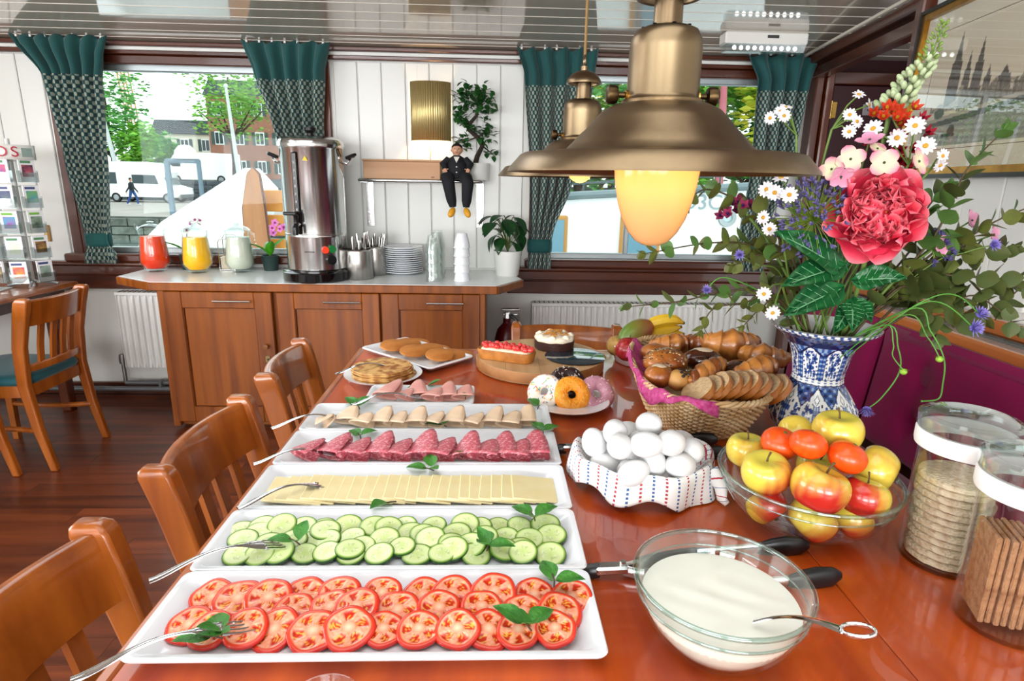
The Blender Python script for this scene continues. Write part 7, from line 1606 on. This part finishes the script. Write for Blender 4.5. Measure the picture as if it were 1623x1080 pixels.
# ---------------------------------------------------------------- crimson cluster, bud spike, umbels
RPm = mat('crimson_petal', 'a81c1e', .5, col2='c8401c', nscale=60); YPm = mat('yellow_tip', 'd8b02e', .5)
def cluster(label, c, n, spread, m1, m2, k, seed):
    t = thing('kalanchoe_stem', label, 'flower', c); stem(t, c, k, STEM, .003); r = random.Random(seed); pm = leafmesh('petal', .017, .009, -.5, .2, m1, .8, 4); tm_ = leafmesh('petal_tip', .010, .006, -.5, .2, m2, .8, 4)
    for i in range(n):
        p = Vector((r.gauss(0, spread[0]), r.gauss(0, .012), r.gauss(0, spread[1]))); d = (-.3+p.x*8, -.8, .35+p.z*8); hd = MB().lathe([(0, -.008), (.0025, -.004), (.003, 0), (0, .002)], 6).build('blossom', m2, t, 60, M=face(p, d, r.uniform(0, 3)))
        for q in range(5): put('petal', pm, hd, M=RZ(q*2*PI/5) @ RX(.5)); 
        for q in range(4): put('petal_tip', tm_, hd, M=RZ(q*PI/2+.5) @ RX(.9))
cluster('red and yellow starry blossoms at the top of the bouquet', (0.680,1.080,1.523), 16, (.020, .015), RPm, YPm, 18, 1); cluster('deep crimson blossom cluster between daisies and peony', (0.723,1.100,1.484), 16, (.016, .024), mat('deep_crimson', '8e0f26', .5, col2='a8182e', nscale=40), mat('deep_crimson2', '6e0a20', .5), 19, 2)
cluster('magenta blossom left of the umbel before the right window', (0.463,1.140,1.362), 10, (.020, .008), mat('dusky_magenta', '8e2a52', .5, col2='a84468', nscale=40), mat('dusky_purple', '6a3a86', .5), 20, 3)
sp = thing('bud_spike', 'tall spike of pale green buds leaning towards the picture', 'flower', (0.696,1.100,1.527)); A_, B_ = Vector((0.696,1.100,1.527)), Vector((0.735,1.060,1.666)); stem(sp, A_, 21, STEM, .003); P = [p-A_ for p in bez(A_, A_.lerp(B_, .5)+Vector((.02, 0, -.004)), B_, 20)]; MB().tube(P, [.003-.0001*i for i in range(21)], 6).build('spike', STEM, sp); r = random.Random(5); bm1 = MB().ell((0, 0, .006), (.0048, .0048, .008), 10, 7).mesh('bud', mat('pale_bud', 'b6c19a', .5, col2='93a878', nscale=60), 80); bm2 = MB().ell((0, 0, .004), (.0028, .0028, .0055), 8, 6).mesh('bud', mat('green_bud', '6f8a3a', .5), 80)
for i in range(92):
    q = i/91; p = P[min(19, int(q*20))].lerp(P[min(20, int(q*20)+1)], (q*20) % 1); a = i*2.4; wd = .020*(1-q)**.7+.003; d = Vector((math.cos(a), math.sin(a)*.8, .5)); s = 1.1-.45*q
    put('bud', bm1 if q < .55 else bm2, sp, M=face(p+d.normalized()*wd*r.uniform(.6, 1.1), d+Vector((0, 0, .6))) @ SC(s, s, s))
def umbel(label, P, R_, k, n, cols, d, bow=(0, 0, .04)):
    t = thing('agapanthus', label, 'flower', P, 0, 'purple umbels'); stem(t, P, k, STEM, .003, bow); r = random.Random(n); ry = MB(); fm = [MB().ell((0, 0, .003), (.0021, .0021, .006), 6, 5).mesh('bud', mat('umbel_%s' % c, c, .6), 80) for c in cols]; D = Vector(d).normalized()
    for i in range(n):
        v = Vector((r.gauss(0, 1), r.gauss(0, 1), r.gauss(0, 1))).normalized(); v = (v+D*.75).normalized(); e = v*R_*r.uniform(.75, 1.05); ry.tube([(0, 0, 0), e*.5+Vector((0, 0, .002)), e], .0007, 4)
        for j in range(3): put('bud', fm[(i+j) % len(fm)], t, M=face(e, v+Vector((r.uniform(-.7, .7), r.uniform(-.7, .7), r.uniform(-.7, .7)))))
    ry.build('rays', mat('umbel_ray', '7f9a3a', .5), t, 80)
umbel('loose purple umbel with yellow-green rays left of the peony', (0.571,1.070,1.343), .070, 22, 150, ['4a4674', '5a5588', '6a6088'], (-.5, -.4, .6), (-.02, 0, .0)); umbel('dim purple umbel low right of the peony', (0.788,1.060,1.297), .03, 23, 36, ['3f3a6a', '54497a'], (.5, -.7, .3))
def spline(pts, n=7):
    L = []
    for i in range(len(pts)-1):
        p0, p1, p2, p3 = pts[max(0, i-1)], pts[i], pts[i+1], pts[min(len(pts)-1, i+2)]
        for q in range(n): u = q/n; L.append(.5*((2*p1)+(p2-p0)*u+(2*p0-5*p1+4*p2-p3)*u*u+(3*p1-p0-3*p2+p3)*u**3))
    return L+[pts[-1]]
def scabi(label, P, k, path, d, s=1.0, m=STEMB):
    t = thing('scabious', label, 'flower', P, 0, 'lilac scabious flowers'); o = Vector(P); pts = [root(k)-o]+[Vector(p)-o for p in path]+[Vector((0, 0, 0))]; sm_ = []
    for i in range(len(pts)-1):
        p0, p1, p2, p3 = pts[max(0, i-1)], pts[i], pts[i+1], pts[min(len(pts)-1, i+2)]
        for q in range(6): u = q/6; sm_.append(.5*((2*p1)+(p2-p0)*u+(2*p0-5*p1+4*p2-p3)*u*u+(3*p1-p0-3*p2+p3)*u**3))
    sm_.append(pts[-1]); MB().tube(sm_, .0012, 6).build('stem', m, t, 80); F = face((0, 0, 0), d) @ SC(s, s, s); r = random.Random(k); pm = leafmesh('petal', .014, .0035, -.3, .2, mat('lilac_petal', '7f74c4', .6, col2='9a8ad2', nscale=60), .5, 4); hd = MB().ell((0, 0, -.001), (.006, .006, .003), 10, 6).build('flower_head', mat('lilac_centre', '6a5fae', .7), t, 80, M=F)
    for i in range(44): q = i/44; put('petal', pm, hd, M=RZ(i*2.4) @ RX(1.1*(1-q)) @ SC(1, .75+.35*q, 1))
scabi('lilac scabious hanging low before the burgundy sofa', (0.666,0.980,1.022), 30, [(0.682,1.000,1.170), (0.702,0.980,1.134), (0.712,0.980,1.091), (0.689,0.980,1.044)], (-.3, -.55, -.7), 1.15); scabi('lilac scabious at the right, upper of the pair', (0.833,0.980,1.195), 31, [(0.702,1.000,1.182), (0.747,0.980,1.225), (0.790,0.980,1.226)], (.2, -.6, .6), 1.1); scabi('lilac scabious at the right, lower of the pair', (0.819,0.970,1.174), 32, [(0.712,1.000,1.194), (0.760,0.980,1.215)], (.2, -.8, .2), 1.2)
scabi('violet scabious in the far right eucalyptus', (0.864,1.020,1.309), 33, [(0.768,1.050,1.258), (0.826,1.030,1.295)], (.1, -.9, .3), .9, STEM); scabi('small violet scabious in the left branch above the basket', (0.402,1.100,1.211), 34, [(0.536,1.100,1.189), (0.435,1.100,1.235)], (-.2, -.8, .5), .75); scabi('violet scabious beside the lower window curtain', (0.465,1.120,1.275), 35, [(0.552,1.120,1.234), (0.501,1.120,1.257)], (-.4, -.8, .2), .8, STEM)
def budstem(label, k, path):
    P = path[-1]; t = thing('flower_bud', label, 'flower', P); o = Vector(P); pts = [root(k)-o]+[Vector(p)-o for p in path]; MB().tube(spline(pts), .0011, 6).build('stem', STEMB, t, 80); MB().ell((0, 0, -.002), (.006, .006, .0055), 12, 8).build('bud', mat('lime_bud', '8fb63a', .5), t, 80)
    pm = leafmesh('sepal', .009, .003, .4, .1, STEMB, .8, 3)
    for i in range(6): put('sepal', pm, t, M=RZ(i) @ RX(.6))
budstem('green bud on a looping stem before the sofa', 36, [(0.682,1.000,1.170), (0.692,0.980,1.142), (0.695,0.980,1.120), (0.712,0.970,1.097)]); budstem('green bud hanging near the sofa button', 37, [(0.713,1.000,1.188), (0.750,0.980,1.154), (0.771,0.970,1.120)])
bs_ = thing('bent_stem', 'bare bright green stem with a sharp bend above the jar', 'stem', (0.771,0.980,1.143)); o = Vector((0.771,0.980,1.143)); MB().tube(spline([root(38)-o, Vector((0.722,1.000,1.199))-o, Vector((0.753,0.980,1.165))-o, Vector((0.779,0.970,1.118))-o, Vector((0.786,0.970,1.072))-o, Vector((0.784,0.970,1.046))-o, Vector((0.756,0.970,1.041))-o]), .0013, 6).build('stem', STEMB, bs_, 80); MB().ell(Vector((0.755,0.970,1.041))-o, (.002, .002, .002), 6, 5).build('stem_tip', STEMB, bs_, 80)

# ---------------------------------------------------------------- eucalyptus
EU = [mat('eucalyptus_leaf', '66702f', .5, col2='565a2a', nscale=30), mat('eucalyptus_leaf_green', '587c3a', .5, col2='476a32', nscale=30), mat('eucalyptus_leaf_dark', '46592b', .5, col2='525428', nscale=30)]
el = [leafmesh('leaf', .046, .042, .05, .08, m, .2, 6) for m in EU]+[leafmesh('leaf', .040, .022, .1, .08, m, .4, 6) for m in EU]
def euc(label, k, path, n, s=1.0, kind=0, slim=False, seed=0):
    t = thing('eucalyptus_branch', label, 'branch', path[0], 0, 'eucalyptus branches in the vase'); o = Vector(path[0]); pts = [root(k)-o]+[Vector(p)-o for p in path]; C2 = []; r = random.Random(seed+k)
    for i in range(len(pts)-1):
        p0, p1, p2, p3 = pts[max(0, i-1)], pts[i], pts[i+1], pts[min(len(pts)-1, i+2)]
        for q in range(8): u = q/8; C2.append(.5*((2*p1)+(p2-p0)*u+(2*p0-5*p1+4*p2-p3)*u*u+(3*p1-p0-3*p2+p3)*u**3))
    C2.append(pts[-1]); m = len(C2); MB().tube(C2, [.0026-.0016*i/m for i in range(m)], 6).build('stem', STEMR, t, 80)
    st_ = 5
    for i in range(n):
        q = st_+(m-1-st_)*(i+.5)/n; p = C2[int(q)]; d = (C2[min(m-1, int(q)+1)]-C2[max(0, int(q)-1)]).normalized(); sz = s*(1.05-.45*i/n)*r.uniform(.8, 1.15); ph = (i % 2)*PI/2+r.uniform(-.5, .5)
        for sd in (0, PI):
            F = face(p, d, ph+sd); put('leaf', el[kind+(3 if slim else 0)] if r.random() > .25 else el[(kind+1) % 3+(3 if slim else 0)], t, M=F @ RX(r.uniform(.45, .95)) @ RY(r.uniform(-.7, .7)) @ SC(sz, sz, sz))
    F = face(C2[-1], (C2[-1]-C2[-3])); 
    for a in (0, 2.1, 4.2): put('leaf', el[kind+(3 if slim else 0)], t, M=F @ RZ(a) @ RX(1.1) @ SC(s*.5, s*.5, s*.5))
euc('eucalyptus branch crossing the right window toward the lamp glass, upper one', 40, [(0.537,1.120,1.305), (0.472,1.140,1.366), (0.401,1.150,1.393), (0.362,1.150,1.364)], 9, .95, 0, seed=1); euc('eucalyptus branch crossing the right window, lower one below the lamp glass', 41, [(0.559,1.120,1.270), (0.488,1.130,1.294), (0.407,1.140,1.294), (0.297,1.150,1.272)], 11, .95, 0, seed=2)
euc('slender eucalyptus branch reaching left above the bananas', 42, [(0.538,1.120,1.197), (0.454,1.140,1.202), (0.372,1.150,1.180), (0.270,1.160,1.166)], 14, 1.05, 1, True, 3); euc('short eucalyptus branch drooping over the bread', 43, [(0.535,1.100,1.201), (0.485,1.120,1.184), (0.429,1.130,1.169), (0.411,1.130,1.128)], 9, 1.0, 0, True, 4); euc('short leafy branch left of the vase rim', 44, [(0.539,1.080,1.193), (0.508,1.100,1.176), (0.481,1.100,1.145)], 7, .95, 0, True, 5)
euc('eucalyptus branch rising right in front of the picture', 45, [(0.761,1.060,1.280), (0.786,1.040,1.359), (0.798,1.030,1.432), (0.839,1.020,1.495)], 10, .95, 1, False, 6); euc('eucalyptus branch pointing to the right frame edge', 46, [(0.785,1.060,1.269), (0.829,1.040,1.316), (0.870,1.030,1.350), (0.930,1.030,1.377)], 10, .95, 0, False, 7); euc('dark eucalyptus branch at the lower right of the bouquet', 47, [(0.780,1.060,1.234), (0.835,1.030,1.251), (0.896,1.020,1.248), (0.950,1.010,1.222)], 11, 1.15, 2, False, 8)
euc('dark eucalyptus spray hanging right over the sofa ledge', 48, [(0.770,1.060,1.222), (0.810,1.030,1.205), (0.848,1.010,1.221), (0.926,1.000,1.168)], 11, 1.1, 2, False, 9); euc('eucalyptus tuft drooping right of the vase rim', 49, [(0.735,1.060,1.222), (0.758,1.030,1.205), (0.785,1.020,1.179), (0.798,1.020,1.144)], 8, 1.0, 2, False, 10); euc('eucalyptus filling the gap right below the peony', 50, [(0.756,1.080,1.242), (0.792,1.070,1.267), (0.833,1.060,1.258)], 7, 1.1, 2, False, 11)
euc('short eucalyptus branch between umbel and lamp rim', 51, [(0.563,1.100,1.260), (0.522,1.120,1.281), (0.458,1.120,1.256)], 7, 1.0, 0, False, 12); euc('dark foliage behind the large peony leaves', 52, [(0.626,1.140,1.219), (0.588,1.150,1.254), (0.548,1.150,1.229)], 8, 1.1, 2, False, 13); euc('upright eucalyptus behind the peony at right', 53, [(0.788,1.120,1.284), (0.808,1.120,1.366), (0.837,1.120,1.401)], 8, 1.0, 1, False, 14)
euc('eucalyptus twig at the lower right picture corner', 54, [(0.792,1.060,1.291), (0.859,1.050,1.293), (0.912,1.040,1.301)], 8, 1.0, 2, False, 15); euc('grey-green twig under the right-hand scabious pair', 55, [(0.791,1.050,1.201), (0.850,1.030,1.183), (0.905,1.020,1.208), (0.949,1.020,1.265)], 9, 1.1, 2, False, 16)
